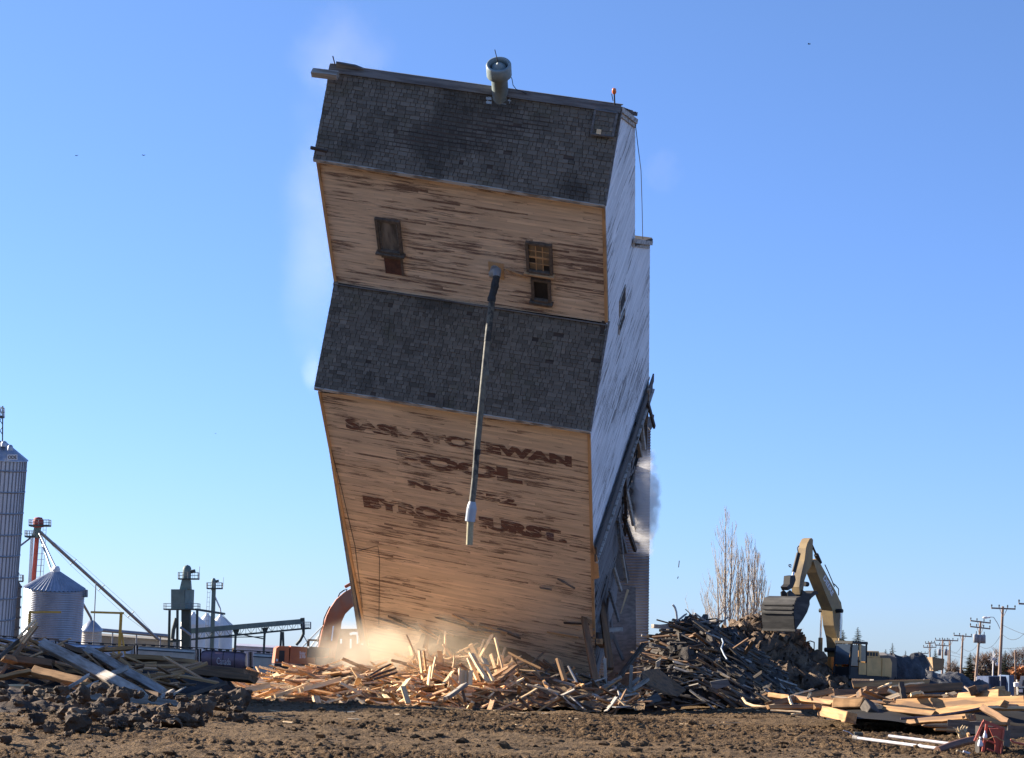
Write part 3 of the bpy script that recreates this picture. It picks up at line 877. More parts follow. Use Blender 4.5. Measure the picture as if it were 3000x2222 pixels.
# ------------------------------------------------------------------ planks, timbers, heaps
def plank_mesh(L, wd, th, seed, splint=0.12):
    """board along x with splintered ends"""
    rs = random.Random(seed); m = MB()
    n = rs.randint(2, 4)
    ends = []
    for sgn in (-1, 1):
        k = [rs.uniform(0, splint * L * (1.0 if rs.random() > .4 else .25)) for _ in range(n + 1)]
        ends.append([sgn * (L / 2 - q) for q in k])
    bow = rs.uniform(-.02, .02) * L
    xs = [0, .5, 1]
    def P(i, s, top):
        y = (i / n - .5) * wd
        x = lerp(ends[0][i], ends[1][i], s)
        z = bow * (1 - (2 * s - 1) ** 2) + (th / 2 if top else -th / 2)
        return (x, y, z)
    for i in range(n):
        for s in range(2):
            a, b = xs[s], xs[s + 1]
            m.add([P(i, a, 1), P(i, b, 1), P(i + 1, b, 1), P(i + 1, a, 1)], [(0, 1, 2, 3)])
            m.add([P(i, a, 0), P(i, b, 0), P(i + 1, b, 0), P(i + 1, a, 0)], [(3, 2, 1, 0)])
        for s in (0, 1):
            q = [P(i, s, 0), P(i + 1, s, 0), P(i + 1, s, 1), P(i, s, 1)]
            m.add(q, [(0, 1, 2, 3) if s else (3, 2, 1, 0)])
    for i in (0, n):
        for s in range(2):
            a, b = xs[s], xs[s + 1]
            q = [P(i, a, 0), P(i, b, 0), P(i, b, 1), P(i, a, 1)]
            m.add(q, [(0, 1, 2, 3) if i == 0 else (3, 2, 1, 0)])
    me = bpy.data.meshes.new('plank')
    me.from_pydata(m.v, [], m.f); me.update()
    return me
def with_mat(me, mat):
    c = me.copy(); c.materials.clear(); c.materials.append(mat); return c
def mtx(p, d, roll):
    d = d.normalized(); s, up = perp(d)
    y = s * math.cos(roll) + up * math.sin(roll)
    z = d.cross(y)
    M_ = Matrix((d, y, z)).transposed().to_4x4(); M_.translation = p
    return M_
short = [plank_mesh(random.uniform(.5, 1.0), random.uniform(.10, .24), random.uniform(.035, .06), i) for i in range(14)]
longb = [plank_mesh(random.uniform(1.2, 2.3), random.uniform(.10, .22), random.uniform(.035, .07), 50 + i, .06) for i in range(12)]
MESH = {}
for mn in ('blond', 'oldtimber', 'browntimber', 'paintedboard', 'scrap', 'reddish'):
    MESH[mn] = ([with_mat(q, MAT[mn]) for q in short], [with_mat(q, MAT[mn]) for q in longb])

def interp(tab, u):
    if u <= tab[0][0]: return tab[0][1]
    for (a, va), (b, vb_) in zip(tab, tab[1:]):
        if u <= b: return va + (vb_ - va) * (u - a) / (b - a)
    return tab[-1][1]

def mound(name, top, vb, d0, d1, mat, amp, freq, nu=120, nt_=26, seed=0, label=None, cat=None, kind=None, back=1.6, fine=0.0):
    """a heap whose crest follows `top` (photo profile) and whose foot is at vb; rises from depth d0 to d1, drops again behind"""
    u0, u1 = top[0][0], top[-1][0]
    rows = []
    for j in range(nt_ + 1):
        t = j / nt_ * back
        row = []
        for i in range(nu + 1):
            u = u0 + (u1 - u0) * i / nu
            d = d0 + (d1 - d0) * t
            vt = interp(top, u); vbb = interp(vb, u) if isinstance(vb, list) else vb
            h = math.sin(min(t, 1) * math.pi / 2) if t <= 1 else max(0, math.cos((t - 1) / (back - 1) * math.pi / 2))
            v = vbb + (vt - vbb) * h
            p = at(u, v, d)
            if t > 1:
                pt = at(u, vt, d1); pg = at(u, vt, d)
                g = gz(pg.x, pg.y) - .3
                p = Vector((pg.x, pg.y, g + (pt.z - g) * h))
            nv = Vector((mnoise.noise(p * freq + Vector((seed, 0, 0))), mnoise.noise(p * freq + Vector((0, seed + 9, 0))), mnoise.noise(p * freq + Vector((0, 3, seed + 5)))))
            p = p + nv * amp
            if fine > .4: p += Vector((mnoise.noise(p * 5.1), mnoise.noise(p * 5.3 + Vector((2, 5, 1))), mnoise.noise(p * 4.9 + Vector((8, 1, 4))))) * .22
            if fine: p += Vector((mnoise.noise(p * freq * 4), mnoise.noise(p * freq * 4.3 + Vector((7, 7, 7))), mnoise.noise(p * freq * 3.7 + Vector((3, 9, 1))))) * fine
            row.append(p)
        rows.append(row)
    m = MB(); w_ = nu + 1
    vs = [p for r_ in rows for p in r_]
    fs = [(j * w_ + i, j * w_ + i + 1, (j + 1) * w_ + i + 1, (j + 1) * w_ + i) for j in range(nt_) for i in range(nu)]
    m.add(vs, fs, smooth=True)
    return m.build(name, mat, label=label, cat=cat, kind=kind, recalc=True)

def chk_on(tab_top, vb, d0, d1, u, t, lift=0.0):
    vt = interp(tab_top, u); vbb = interp(vb, u) if isinstance(vb, list) else vb
    h = math.sin(min(t, 1) * math.pi / 2)
    return at(u, vbb + (vt - vbb) * h, d0 + (d1 - d0) * t) + Vector((0, 0, lift))

# ---- the sunlit heap of splintered boards in front of the elevator
HT = [(660, 2040), (720, 2005), (800, 1985), (860, 1968), (950, 1958), (1060, 1962), (1150, 1972), (1220, 1946), (1290, 1930), (1380, 1932), (1450, 1942), (1540, 1954), (1640, 1972), (1720, 1985), (1790, 2010), (1880, 2040)]
HB = [(660, 2055), (800, 2085), (1000, 2092), (1300, 2090), (1600, 2082), (1880, 2075)]
HD0, HD1 = 75.0, 84.0
mound('rubble', HT, HB, HD0 + .5, HD1 + .4, MAT['chips'], 0.22, 1.1, nu=200, nt_=30, seed=2, label='litter of broken boards under the sunlit plank heap', cat='rubble', kind='stuff', fine=0.12)
LAB_H = {
 'up_b': ('upright splintered blond boards standing in the sunlit heap under the leaning wall', 'splintered boards standing upright in the heap'),
 'fl_b': ('broken blond boards lying flat in the sunlit heap before the elevator', 'blond boards lying in the sunlit heap'),
 'lg_b': ('long brown boards lying crosswise in the sunlit heap before the elevator', 'long boards lying in the sunlit heap'),
 'sh': ('dusty brown boards jumbled in the shade beneath the right corner of the leaning wall', 'boards jumbled in the shade'),
}
rs = random.Random(77)
def scatter(n, ur, tr, kind, mats, longs, pitch, name='plank', lift=(0.0, .12), gap=None):
    for _ in range(n):
        u = rs.uniform(*ur); t = rs.uniform(*tr)
        p = chk_on(HT, HB, HD0, HD1, u, t, rs.uniform(*lift))
        az = rs.uniform(0, math.pi) if rs.random() < .4 else rs.gauss(0.15, .5)
        el = R(rs.uniform(*pitch)) * rs.choice((-1, 1))
        d = Vector((math.cos(az) * math.cos(el), math.sin(az) * math.cos(el) * .8, math.sin(el)))
        mn = rs.choice(mats)
        me = rs.choice(MESH[mn][1 if rs.random() < longs else 0])
        if abs(el) > .7: p.z += .30
        put(me, name, mtx(p, d, rs.uniform(-.7, .7)), LAB_H[kind][0], 'board', LAB_H[kind][1])
scatter(250, (690, 1260), (0.02, .98), 'fl_b', ('blond', 'blond', 'reddish', 'oldtimber'), .3, (0, 24))
scatter(26, (700, 1540), (0.05, .9), 'lg_b', ('oldtimber', 'browntimber', 'oldtimber'), 1.0, (0, 20))
scatter(150, (1200, 1540), (0.03, .95), 'fl_b', ('blond', 'reddish', 'oldtimber'), .3, (0, 36))
scatter(15, (1185, 1500), (0.55, .98), 'up_b', ('blond',), .35, (45, 80), name='plank')
scatter(90, (1520, 1860), (0.05, .98), 'sh', ('browntimber', 'oldtimber', 'scrap', 'paintedboard'), .5, (0, 40))
# boards one can point to in the heap: (u0,v0,u1,v1,d0,d1,width,thick,material,label)
def board(u0, v0, u1, v1, d0, d1, wd, th, mat, label, cat='board', name='plank', roll=0.0, splint=.05, group=None, seed=None):
    p0, p1 = at(u0, v0, d0), at(u1, v1, d1)
    L = (p1 - p0).length
    me = plank_mesh(L, wd, th, seed if seed is not None else int(u0 * 7 + v0), splint)
    me.materials.append(MAT[mat])
    return put(me, name, mtx((p0 + p1) / 2, p1 - p0, roll), label, cat, group)
PI2 = math.pi / 2
board(1228, 1904, 1240, 1998, 79, 79, .24, .06, 'blond', 'wide pale board standing upright, leftmost of the tall pair in the heap', roll=.35)
board(1241, 1905, 1250, 1998, 79.4, 79.2, .16, .06, 'oldtimber', 'darker board standing behind the wide pale upright board', roll=.2)
board(1262, 1952, 1254, 2008, 77, 77, .16, .05, 'blond', 'narrow upright board with a black shaded side', roll=.5)
board(1277, 1924, 1264, 1990, 78, 78, .22, .05, 'blond', 'tilted upright board with a slanted top in the heap', roll=.2)
board(1332, 1916, 1326, 1962, 79, 79, .12, .04, 'blond', 'short bright splinter standing left of the long sloping board', roll=.2, splint=.3)
board(1380, 1914, 1432, 2000, 78.5, 77, .22, .08, 'blond', 'long bright sloping board rising from the heap under the wall', roll=.3)
board(1374, 1930, 1402, 1996, 78.8, 77.6, .22, .05, 'blond', 'bright board leaning just left of the long sloping board', roll=.4)
board(1414, 1926, 1426, 1950, 78.2, 78, .34, .07, 'blond', 'square bright wood chunk perched on top of the heap', roll=.2, splint=.2)
board(1424, 1952, 1446, 1998, 78, 77.5, .16, .05, 'blond', 'bright board leaning below the square wood chunk', roll=.3)
board(1296, 2008, 1328, 1966, 76.6, 77.5, .16, .05, 'blond', 'pale lath leaning up to the right beside the stacked stubs', roll=.3)
board(1308, 2046, 1362, 2006, 74.6, 75.6, .30, .12, 'paintedboard', 'grey weathered timber propped up at the front of the heap', 'timber', roll=.3)
board(1364, 2060, 1356, 2026, 75, 75.2, .20, .08, 'browntimber', 'short dark prop under the grey weathered timber', 'timber', roll=.2)
for k, (u, v0, v1) in enumerate(((1322, 1978, 2012), (1334, 1974, 2012), (1346, 1956, 2010), (1357, 1962, 2010), (1368, 1964, 2010), (1380, 1960, 2008))):
    board(u, v0, u - 3, v1, 77.4, 77, .16, .05, 'blond', 'row of short bright stubs standing side by side in the heap', group='short stubs side by side', roll=.3, splint=.2, seed=300 + k)
board(1168, 2026, 1198, 1990, 76, 77.4, .22, .06, 'blond', 'bright board pointing up right at the left end of the upright boards', roll=.4)
board(1180, 2010, 1196, 2062, 75.6, 75, .20, .06, 'blond', 'pale board with two dark bands leaning at the front of the heap')
board(690, 2030, 790, 2010, 76, 77, .3, .2, 'blond', 'thick bright block at the left end of the sunlit heap', 'timber', roll=.3)
board(880, 2022, 994, 1990, 76, 78, .30, .16, 'blond', 'large pale squared timber lying on the sunlit heap', 'timber', roll=.25)
board(800, 2042, 900, 2006, 75.6, 77, .24, .12, 'blond', 'pale squared timber lying below the large pale one', 'timber', roll=.25)
board(924, 2040, 936, 2078, 75, 74.4, .28, .10, 'blond', 'bright weathered block standing near the front edge of the heap', 'timber', roll=.3, splint=.12)
board(1000, 2058, 1016, 2072, 74.6, 74.4, .3, .1, 'blond', 'bright broken chunk beside the dark clod at the heap foot', 'timber', roll=.3, splint=.25)
board(1046, 2048, 1080, 2072, 74.6, 74.3, .3, .08, 'blond', 'bright broken panel at the foot of the heap', roll=.4, splint=.2)
for k, (u0, v0, u1, v1) in enumerate(((1080, 1982, 1142, 1948), (1085, 1986, 1158, 1960), (1092, 1992, 1160, 1972))):
    board(u0, v0, u1, v1, 78 - .3 * k, 79 - .3 * k, .2, .06, 'darkwood', 'dark boards stacked above the sunlit heap, left of the dust', group='dark boards stacked on the heap', roll=.4)
board(720, 2072, 880, 2068, 74.6, 74.6, .3, .1, 'browntimber', 'brown plank lying flat along the foot of the sunlit heap', 'timber', roll=.8)
board(1190, 1998, 1262, 1962, 80, 81, .14, .05, 'oldtimber', 'brown lath half hidden in the dust left of the upright boards', roll=.3)
board(1160, 2000, 1216, 1915, 82, 83, .18, .08, 'oldtimber', 'dim timber leaning in the golden dust under the wall', 'timber', roll=.3)
board(1340, 1912, 1398, 1886, 82, 83, .16, .05, 'blond', 'board jutting out below the broken bottom edge of the wall', roll=.3)
board(1253, 1862, 1245, 1900, 84, 83, .2, .05, 'oldtimber', 'board hanging from the hole at the wall bottom', roll=.3)
board(1288, 1862, 1281, 1888, 84, 84, .1, .04, 'blond', 'short lath hanging at the right of the wall hole', roll=.3)
board(1488, 1912, 1590, 1962, 80, 79, .18, .08, 'oldtimber', 'long timber sloping down right in the shade under the wall', 'timber', roll=.3)
board(1457, 1998, 1512, 1950, 78, 79.5, .26, .1, 'browntimber', 'wide dusty timber leaning up right in the shade', 'timber', roll=.3)
board(1635, 1930, 1655, 1996, 78, 77.5, .22, .1, 'oldtimber', 'orange brown board standing in the shade near the right corner', roll=.3, splint=.12)
board(1665, 1952, 1690, 2000, 78, 77.6, .12, .05, 'paintedboard', 'thin grey board leaning beside the orange brown one', roll=.3)
board(1494, 1994, 1530, 2012, 75, 75, .09, .04, 'blond', 'thin bright lath sloping at the right end of the lit heap')
board(1540, 2005, 1640, 2030, 75, 74.6, .12, .05, 'blond', 'thin bright board lying right of the lit heap')
board(1524, 2046, 1572, 2018, 74.6, 75.2, .10, .04, 'blond', 'thin lath pointing up right at the lit heap edge')
board(1812, 2050, 1832, 2068, 73.6, 73.4, .10, .04, 'blond', 'small lit lath on the ground before the right corner')

# ---- posts and wreckage at the right corner
def post(u0, v0, u1, v1, d0, d1, wd, mat, label, w2=None, name='post', cat='post', group=None):
    m = MB(); p0, p1 = at(u0, v0, d0), at(u1, v1, d1)
    mid = (p0 + p1) / 2
    ML = mtx(mid, p1 - p0, 0); h_ = (p1 - p0).length / 2
    m.bar((-h_, 0, 0), (h_, 0, 0), wd, wd * .8, w1=w2 or wd, h1=(w2 or wd) * .8)
    me = bpy.data.meshes.new(name); me.from_pydata(m.v, [], m.f); me.update(); me.materials.append(MAT[mat])
    return put(me, name, ML, label, cat, group)
post(1700, 1752, 1752, 2040, 83, 79.5, .20, 'browntimber', 'tall brown post leaning against the front of the right corner', .26)
post(1760, 1745, 1788, 1960, 84, 82, .24, 'browntimber', 'brown post with an orange broken top just right of the corner', .26)
post(1840, 1728, 1818, 1798, 86, 86, .12, 'blond', 'pale broken lath flying loose in front of the tin annex', .05, name='plank', cat='board')
post(1772, 1930, 1775, 2035, 81, 80.6, .14, 'paintedboard', 'grey board standing upright right of the corner')
post(1850, 1950, 1846, 2024, 82, 82, .16, 'paintedboard', 'pale post standing in front of the tin annex foot')
post(1796, 2010, 1886, 1888, 83, 85, .16, 'scrap', 'long grey beam leaning up right across the annex', name='beam', cat='beam')
post(1808, 1995, 1870, 1910, 82, 84, .12, 'scrap', 'thin grey beam leaning beside the long one before the annex', name='beam', cat='beam')
post(1794, 1860, 1826, 1935, 86, 85, .12, 'scrap', 'thin stick slanting down right in front of the annex', name='beam', cat='beam')
post(1778, 1846, 1818, 1844, 84, 86, .2, 'paintedboard', 'short pale beam end jutting from the wreck beside the annex', name='beam', cat='beam')
post(1756, 1880, 1768, 1892, 82.5, 84, .26, 'oldtimber', 'broken orange timber stub at the right corner', name='timber', cat='timber')
post(1742, 1862, 1786, 1866, 83, 85, .3, 'darkwood', 'dark beam end wedged into the right corner', name='beam', cat='beam')
post(1752, 1722, 1790, 1730, 84.5, 87, .34, 'darkwood', 'dark beam end sticking out under the torn end wall', name='beam', cat='beam')
post(1852, 2022, 1898, 1990, 82, 83, .14, 'paintedboard', 'pale board leaning low before the annex foot', name='plank', cat='board')
# hanging lumps torn from the end wall
def slab(pts, d, th, mat, label, name='wall_panel', cat='wall panel'):
    m = MB(); q = [at(u, v, dd) for (u, v), dd in zip(pts, d if isinstance(d, (list, tuple)) else [d] * len(pts))]
    m.prism(q, _f * th)
    return m.build(name, MAT[mat], label=label, cat=cat)
slab([(1838, 1420), (1858, 1440), (1873, 1462), (1871, 1515), (1862, 1560), (1852, 1520), (1838, 1490)], [88, 88.5, 89.3, 89, 88.4, 88, 87.6], .5, 'darkwood', 'dark torn floor section jutting from the broken end wall')
slab([(1839, 1418), (1848, 1408), (1876, 1445), (1874, 1462)], [87.8, 88, 89.2, 89], .3, 'greywood', 'pale board edge above the dark torn floor section', 'plank', 'board')
slab([(1852, 1360), (1861, 1362), (1861, 1436), (1852, 1430)], [88.5, 89, 89, 88.5], .4, 'darkwood', 'narrow dark opening post high in the broken end wall', 'post', 'post')
slab([(1893, 1220), (1908, 1222), (1911, 1214), (1917, 1216), (1912, 1252), (1906, 1262), (1897, 1250)], [91, 91.3, 91.5, 91.6, 91.5, 91.3, 91], .4, 'greywood', 'grey bracket of boards at the top rear of the torn end wall')
slab([(1800, 1600), (1826, 1560), (1832, 1640), (1846, 1700), (1824, 1704), (1803, 1690)], [85.5, 87, 87.5, 88, 87, 85.8], .4, 'darkwood', 'dark hanging wall section in front of the annex')
slab([(1752, 1700), (1775, 1640), (1790, 1610), (1782, 1740), (1765, 1800), (1756, 1790)], [84, 85, 85.6, 85.5, 84.6, 84.2], .2, 'siding_grey', 'grey hanging wall strip just right of the corner')
slab([(1780, 1730), (1800, 1640), (1822, 1600), (1806, 1760), (1785, 1830)], [85, 86.2, 87.3, 87, 86], .2, 'siding_grey', 'second grey hanging wall strip right of the corner')
# ---- corrugated tin annex still standing behind
AX = at(1700, 1900, 99); 
tl, tr = at(1560, 1236, 99.0), at(1906, 1236, 97.0)
bl, br = at(1530, 2030, 99.0), at(1898, 2030, 97.0)
ann = empty('tin_clad_annex', Vector((AX.x, AX.y, gz(AX.x, AX.y))), 'tall annex clad in dull corrugated tin standing behind the falling elevator', 'annex')
m = MB(); nrow = 96; depth = Vector((-3.0, 8.5, 0))
for (A, B, Cc, D), nrm in (((bl, br, tr, tl), Vector((0, -1, 0))), ((br, br + depth, tr + depth, tr), Vector((1, .3, 0)).normalized()), ((bl + depth, bl, tl, tl + depth), Vector((-1, -.3, 0)).normalized()), ((br + depth, bl + depth, tl + depth, tr + depth), Vector((0, 1, 0)))):
    vs = []
    for i in range(nrow * 2 + 1):
        t = i / (nrow * 2); o = 0.03 if i % 2 else -0.03
        vs += [lerp(A, D, t) + nrm * o, lerp(B, Cc, t) + nrm * o]
    m.add(vs, [(2 * i, 2 * i + 1, 2 * i + 3, 2 * i + 2) for i in range(nrow * 2)])
m.build('wall', MAT['tin'], ann)
m = MB(); mid = (tl + tr) / 2 + depth / 2 + Vector((0, 0, 1.2))
m.prism([tl, tr, tr + depth, tl + depth], (0, 0, .15)); m.build('roof', MAT['tin'], ann)
# annex front wall of grey panels, nearer the wreck
q = [at(1776, 1700, 95.5), at(1862, 1722, 96.0), at(1866, 2030, 96.0), at(1770, 2030, 95.5)]
m = MB(); m.prism(q, (0, .2, 0)); m.build('panel', MAT['greywood'], ann)

# ---- dark heap of debris on the right
DT = [(1880, 1905), (1905, 1895), (1935, 1852), (1975, 1828), (2040, 1818), (2075, 1822), (2110, 1846), (2160, 1872), (2210, 1905), (2250, 1950), (2290, 1990), (2320, 2015), (2345, 2050)]
DB = [(1880, 2068), (2100, 2074), (2345, 2072)]
DD0, DD1 = 86.0, 97.0
mound('debris_heap', DT, DB, DD0, DD1, MAT['moundscrap'], .42, 1.1, nu=190, nt_=60, seed=6, label='big dark heap of demolition debris right of the elevator', cat='debris heap', fine=.34)
for i in range(300):
    u = rs.uniform(1888, 2335); t = rs.uniform(.0, 1.0) ** (.8 if i < 150 else 1.6)
    p = chk_on(DT, DB, DD0 - .3, DD1 - .3, u, t, rs.uniform(-.05, .14))
    dn = Vector((1, 0, -0.55 if u > 2060 else rs.uniform(-.3, .25))) + Vector((rs.gauss(0, .2), rs.gauss(-.2, .4), rs.gauss(0, .11)))
    if rs.random() < .07: dn = Vector((rs.uniform(-1, 1), rs.uniform(-.5, .5), rs.uniform(-.5, 1)))
    mn = rs.choice(('scrap', 'scrap', 'scrap', 'scrap', 'browntimber', 'browntimber', 'scrap', 'paintedboard'))
    low = t < .35
    lab = ('grey splintered scrap boards sloping down the dark debris heap', 'scrap boards on the debris heap') if not low else ('broken boards strewn along the foot of the dark debris heap', 'boards at the foot of the debris heap')
    put(rs.choice(MESH[mn][1 if rs.random() < .6 else 0]), 'plank', mtx(p, dn, rs.uniform(-.5, .5)), lab[0], 'board', lab[1])
post(1912, 1835, 2020, 1842, 94, 95, .22, 'paintedboard', 'pale beam sticking out left from the debris heap crest', name='beam', cat='beam')
post(1898, 1862, 1940, 1865, 93, 94, .12, 'scrap', 'thin lath sticking out left below the pale beam', name='plank', cat='board')
post(1898, 1872, 1920, 1882, 93, 94, .09, 'scrap', 'short lath sticking out low on the debris heap left side', name='plank', cat='board')
post(2056, 1823, 2068, 1805, 96, 96.5, .22, 'scrap', 'stub of timber standing on the debris heap crest', name='timber', cat='timber')
post(2020, 1802, 2030, 1818, 96, 96, .08, 'scrap', 'thin splinter poking up left of the stub on the heap crest', name='plank', cat='board')
slab([(1880, 1968), (1930, 1960), (1965, 1990), (2010, 2022), (1985, 2042), (1930, 2030), (1884, 2000)], [84, 85, 85.4, 85, 84.5, 84, 83.6], .15, 'browntimber', 'large brown sheet of wall boards lying at the debris heap foot')
slab([(1890, 2052), (1926, 2030), (1938, 2048), (1936, 2054), (1905, 2062)], 83, .1, 'greywood', 'blue grey tilted panel at the left foot of the debris heap')
slab([(2080, 1998), (2132, 1990), (2140, 2008), (2100, 2020), (2086, 2014)], 86, .1, 'greywood', 'grey flat panel low in the middle of the debris heap')
slab([(2096, 1932), (2110, 1928), (2116, 1950), (2104, 1946)], 90, .1, 'paintedboard', 'pale rounded piece of sheeting on the debris heap')
slab([(1922, 1940), (1936, 1932), (1932, 1954), (1922, 1956)], 88.6, .1, 'paintedboard', 'pale crumpled sheet on the left flank of the debris heap')
m = MB(); m.tube([at(2115, 1872, 92), at(2119, 1884, 91), at(2113, 1900, 90), at(2122, 1920, 89.5), at(2130, 1932, 89)], .035, 6); m.build('bent_pipe', MAT['sleeve'], label='bent pale pipe snaking down the debris heap', cat='pipe')
for (u0, v0, u1, v1) in ((1976, 1778, 1984, 1825),):
    m = MB(); dd = 180; m.tube([at(1971, 1772, dd), at(1977, 1780, dd), at(1981, 1793, dd), at(1984, 1820, dd), at(1985, 1930, dd)], .10, 6)
    m.build('street_lamp', MAT['galv'], label='curved grey lamp post behind the debris heap', cat='street lamp')

# ---- brown dirt heap behind
mound('dirt_heap', [(2090, 1900), (2120, 1860), (2160, 1833), (2200, 1824), (2240, 1826), (2262, 1840), (2290, 1846), (2325, 1872), (2370, 1908), (2400, 1930), (2440, 1975), (2470, 2010)], 2040, 103, 116, MAT['dirt'], .7, .6, nu=220, nt_=80, seed=12, label='heap of dug brown dirt between debris and yellow excavator', cat='dirt heap', fine=.42)

# ---- left timber heap
def beam(u0, v0, u1, v1, d0, d1, wd, ht, mat, label, roll=0.0, cat='timber', name='timber', taper=1.0, group=None):
    p0, p1 = at(u0, v0, d0), at(u1, v1, d1)
    d = (p1 - p0).normalized(); s, up = perp(d)
    sd_ = s * math.cos(roll) + up * math.sin(roll)
    m = MB(); rs_ = random.Random(int(u0 * 3 + v1))
    # chamfer-free squared timber with slightly wandering section and split ends
    n = 5; upv = sd_.cross(d)
    rings = []
    for i in range(n + 1):
        t = i / n; c = p0 + (p1 - p0) * t + sd_ * rs_.uniform(-.01, .01) + upv * rs_.uniform(-.012, .012)
        k = 1 + (taper - 1) * t
        rings.append([c + sd_ * (a * wd / 2 * k * rs_.uniform(.94, 1.04)) + upv * (b * ht / 2 * k * rs_.uniform(.94, 1.04)) + (d * rs_.uniform(-.08, .08) if i in (0, n) else Vector()) for a, b in ((-1, -1), (1, -1), (1, 1), (-1, 1))])
    vs = [q for r_ in rings for q in r_]; fs = [(0, 3, 2, 1), tuple(4 * n + k for k in range(4))]
    for i in range(n):
        for j in range(4):
            a = i * 4 + j; b = i * 4 + (j + 1) % 4
            fs.append((a, b, b + 4, a + 4))
    ML = mtx((p0 + p1) / 2, d, roll); MLi = ML.inverted()
    me = bpy.data.meshes.new(name); me.from_pydata([tuple(MLi @ q) for q in vs], [], fs)
    bm = bmesh.new(); bm.from_mesh(me); bmesh.ops.recalc_face_normals(bm, faces=bm.faces)
    bmesh.ops.bevel(bm, geom=bm.edges[:], offset=min(wd, ht) * .06, segments=1, affect='EDGES'); bm.to_mesh(me); bm.free()
    me.materials.append(MAT[mat])
    return put(me, name, ML, label, cat, group)
TT = [(-60, 1895), (40, 1893), (120, 1904), (200, 1924), (300, 1942), (420, 1954), (560, 1966), (650, 1996), (700, 2050), (730, 2084)]
TB = [(-60, 2070), (300, 2085), (560, 2085), (730, 2085)]
mound('shade_filler', TT, TB, 60, 69, MAT['deepshade'], .3, .8, nu=90, nt_=20, seed=31, label='black filler mass standing in for shade beneath the long timbers', cat='rubble', kind='stuff', fine=.12)  # filler mound, coloured black so the gaps read as shadow
Lg = 'old boards jumbled between the long timbers'
for i in range(110):
    u = rs.uniform(-30, 560); t = rs.uniform(.1, 1 if u < 330 else .8)
    p = chk_on(TT, TB, 59.6, 68.6, u, t, rs.uniform(.0, .2))
    d = Vector((1, rs.gauss(0, .3), rs.gauss(-.12, .3)))
    put(rs.choice(MESH[rs.choice(('browntimber', 'oldtimber', 'oldtimber', 'reddish'))][1]), 'plank', mtx(p, d, rs.uniform(-.6, .6)), 'old brown boards jumbled among the long timbers of the shaded pile', 'board', Lg)
beam(128, 1888, 416, 2040, 65, 57.5, .30, .30, 'paintedboard', 'huge pale squared timber sloping down across the shaded pile', .75)
beam(258, 1905, 482, 2030, 66, 59.5, .24, .24, 'paintedboard', 'second pale timber sloping parallel behind the huge one', .75)
for k, (u0, v0, u1, v1) in enumerate(((52, 1872, 106, 1814), (58, 1880, 110, 1826), (64, 1888, 104, 1836))):
    board(u0, v0, u1, v1, 62 + .2 * k, 62.4 + .2 * k, .17, .06, 'blond', 'splintered pale board tips sticking up at the far left of the pile', group='pale board tips', roll=.5, splint=.14)
beam(-10, 1990, 104, 1838, 61.5, 63, .22, .10, 'browntimber', 'dark timber leaning up under the pale board tips', .4)
beam(-8, 1932, 66, 1868, 62, 63, .2, .1, 'scrap', 'grey timber leaning at the far left edge of the pile', .4)
beam(40, 1934, 150, 1946, 62, 62, .24, .22, 'browntimber', 'short brown timber with a bright broken left end', .5)
beam(10, 1928, 44, 1936, 61.6, 61.8, .22, .18, 'oldtimber', 'splintered orange timber end at the far left', .5)
beam(96, 1966, 262, 2006, 61, 60, .26, .24, 'oldtimber', 'orange brown timber lying mid pile below the huge pale one', .6)
beam(0, 1988, 96, 1966, 61, 61, .3, .1, 'oldtimber', 'orange plank lying at the left edge of the pile', .3)
beam(-10, 2008, 92, 2009, 60.4, 60.4, .10, .05, 'blond', 'bright yellow lath lying flat at the left edge')
beam(20, 2022, 200, 2034, 60, 60, .22, .2, 'oldtimber', 'brown log lying low at the left of the pile', .5)
beam(40, 2040, 230, 2046, 59.5, 59.5, .2, .2, 'oldtimber', 'lowest brown log lying at the pile foot', .5)
beam(140, 2056, 260, 1978, 57.6, 59.4, .12, .08, 'paintedboard', 'thin grey stick leaning up right, upper of two', .3, 'stick', 'stick')
beam(156, 2060, 284, 1998, 57.4, 59.2, .12, .08, 'paintedboard', 'thin grey stick leaning up right, lower of two', .3, 'stick', 'stick')
beam(246, 2034, 566, 2072, 57.2, 56.6, .06, .24, 'paintedboard', 'long wide grey board lying at the foot of the pile', .0, 'board', 'plank')
beam(322, 1978, 372, 1958, 60.5, 61.6, .16, .14, 'paintedboard', 'short blue grey timber end poking through between the sloping timbers', .6)
beam(370, 1938, 736, 1976, 70, 68, .9, .22, 'browntimber', 'long dark deck beam running across the back of the pile', .12)
beam(375, 1952, 745, 1990, 69, 67, .4, .2, 'browntimber', 'dark beam lying under the deck beam', .3)
beam(372, 1926, 504, 1934, 69.2, 69, .4, .16, 'oldtimber', 'pale squared plank lying on the deck beam', .25)
beam(506, 1936, 580, 1944, 69, 68.8, .36, .14, 'oldtimber', 'shorter pale plank beside the squared one on the deck beam', .25)
beam(300, 1904, 384, 1900, 67, 68, .2, .12, 'oldtimber', 'broken brown plank lying over the back of the pile', .3)
beam(256, 1902, 314, 1932, 66, 65.4, .14, .07, 'blond', 'bright splintered strip on top of the second pale timber', .3)
beam(190, 1894, 300, 1930, 68, 66, .24, .16, 'browntimber', 'brown timber sloping behind the huge pale one', .5)
beam(296, 1918, 350, 1956, 66, 65, .2, .2, 'oldtimber', 'brown timber end sloping beside the second pale timber', .6)
beam(466, 2046, 506, 2024, 58, 59, .14, .08, 'paintedboard', 'short grey stick leaning at the right of the pile', .3, 'stick', 'stick')
beam(492, 2046, 540, 2014, 58, 59, .12, .06, 'paintedboard', 'splintered grey stick beside the short one', .3, 'stick', 'stick', taper=.5)
beam(532, 2046, 656, 2004, 61, 64, .2, .12, 'scrap', 'grey beam rising right at the right end of the pile', .4)
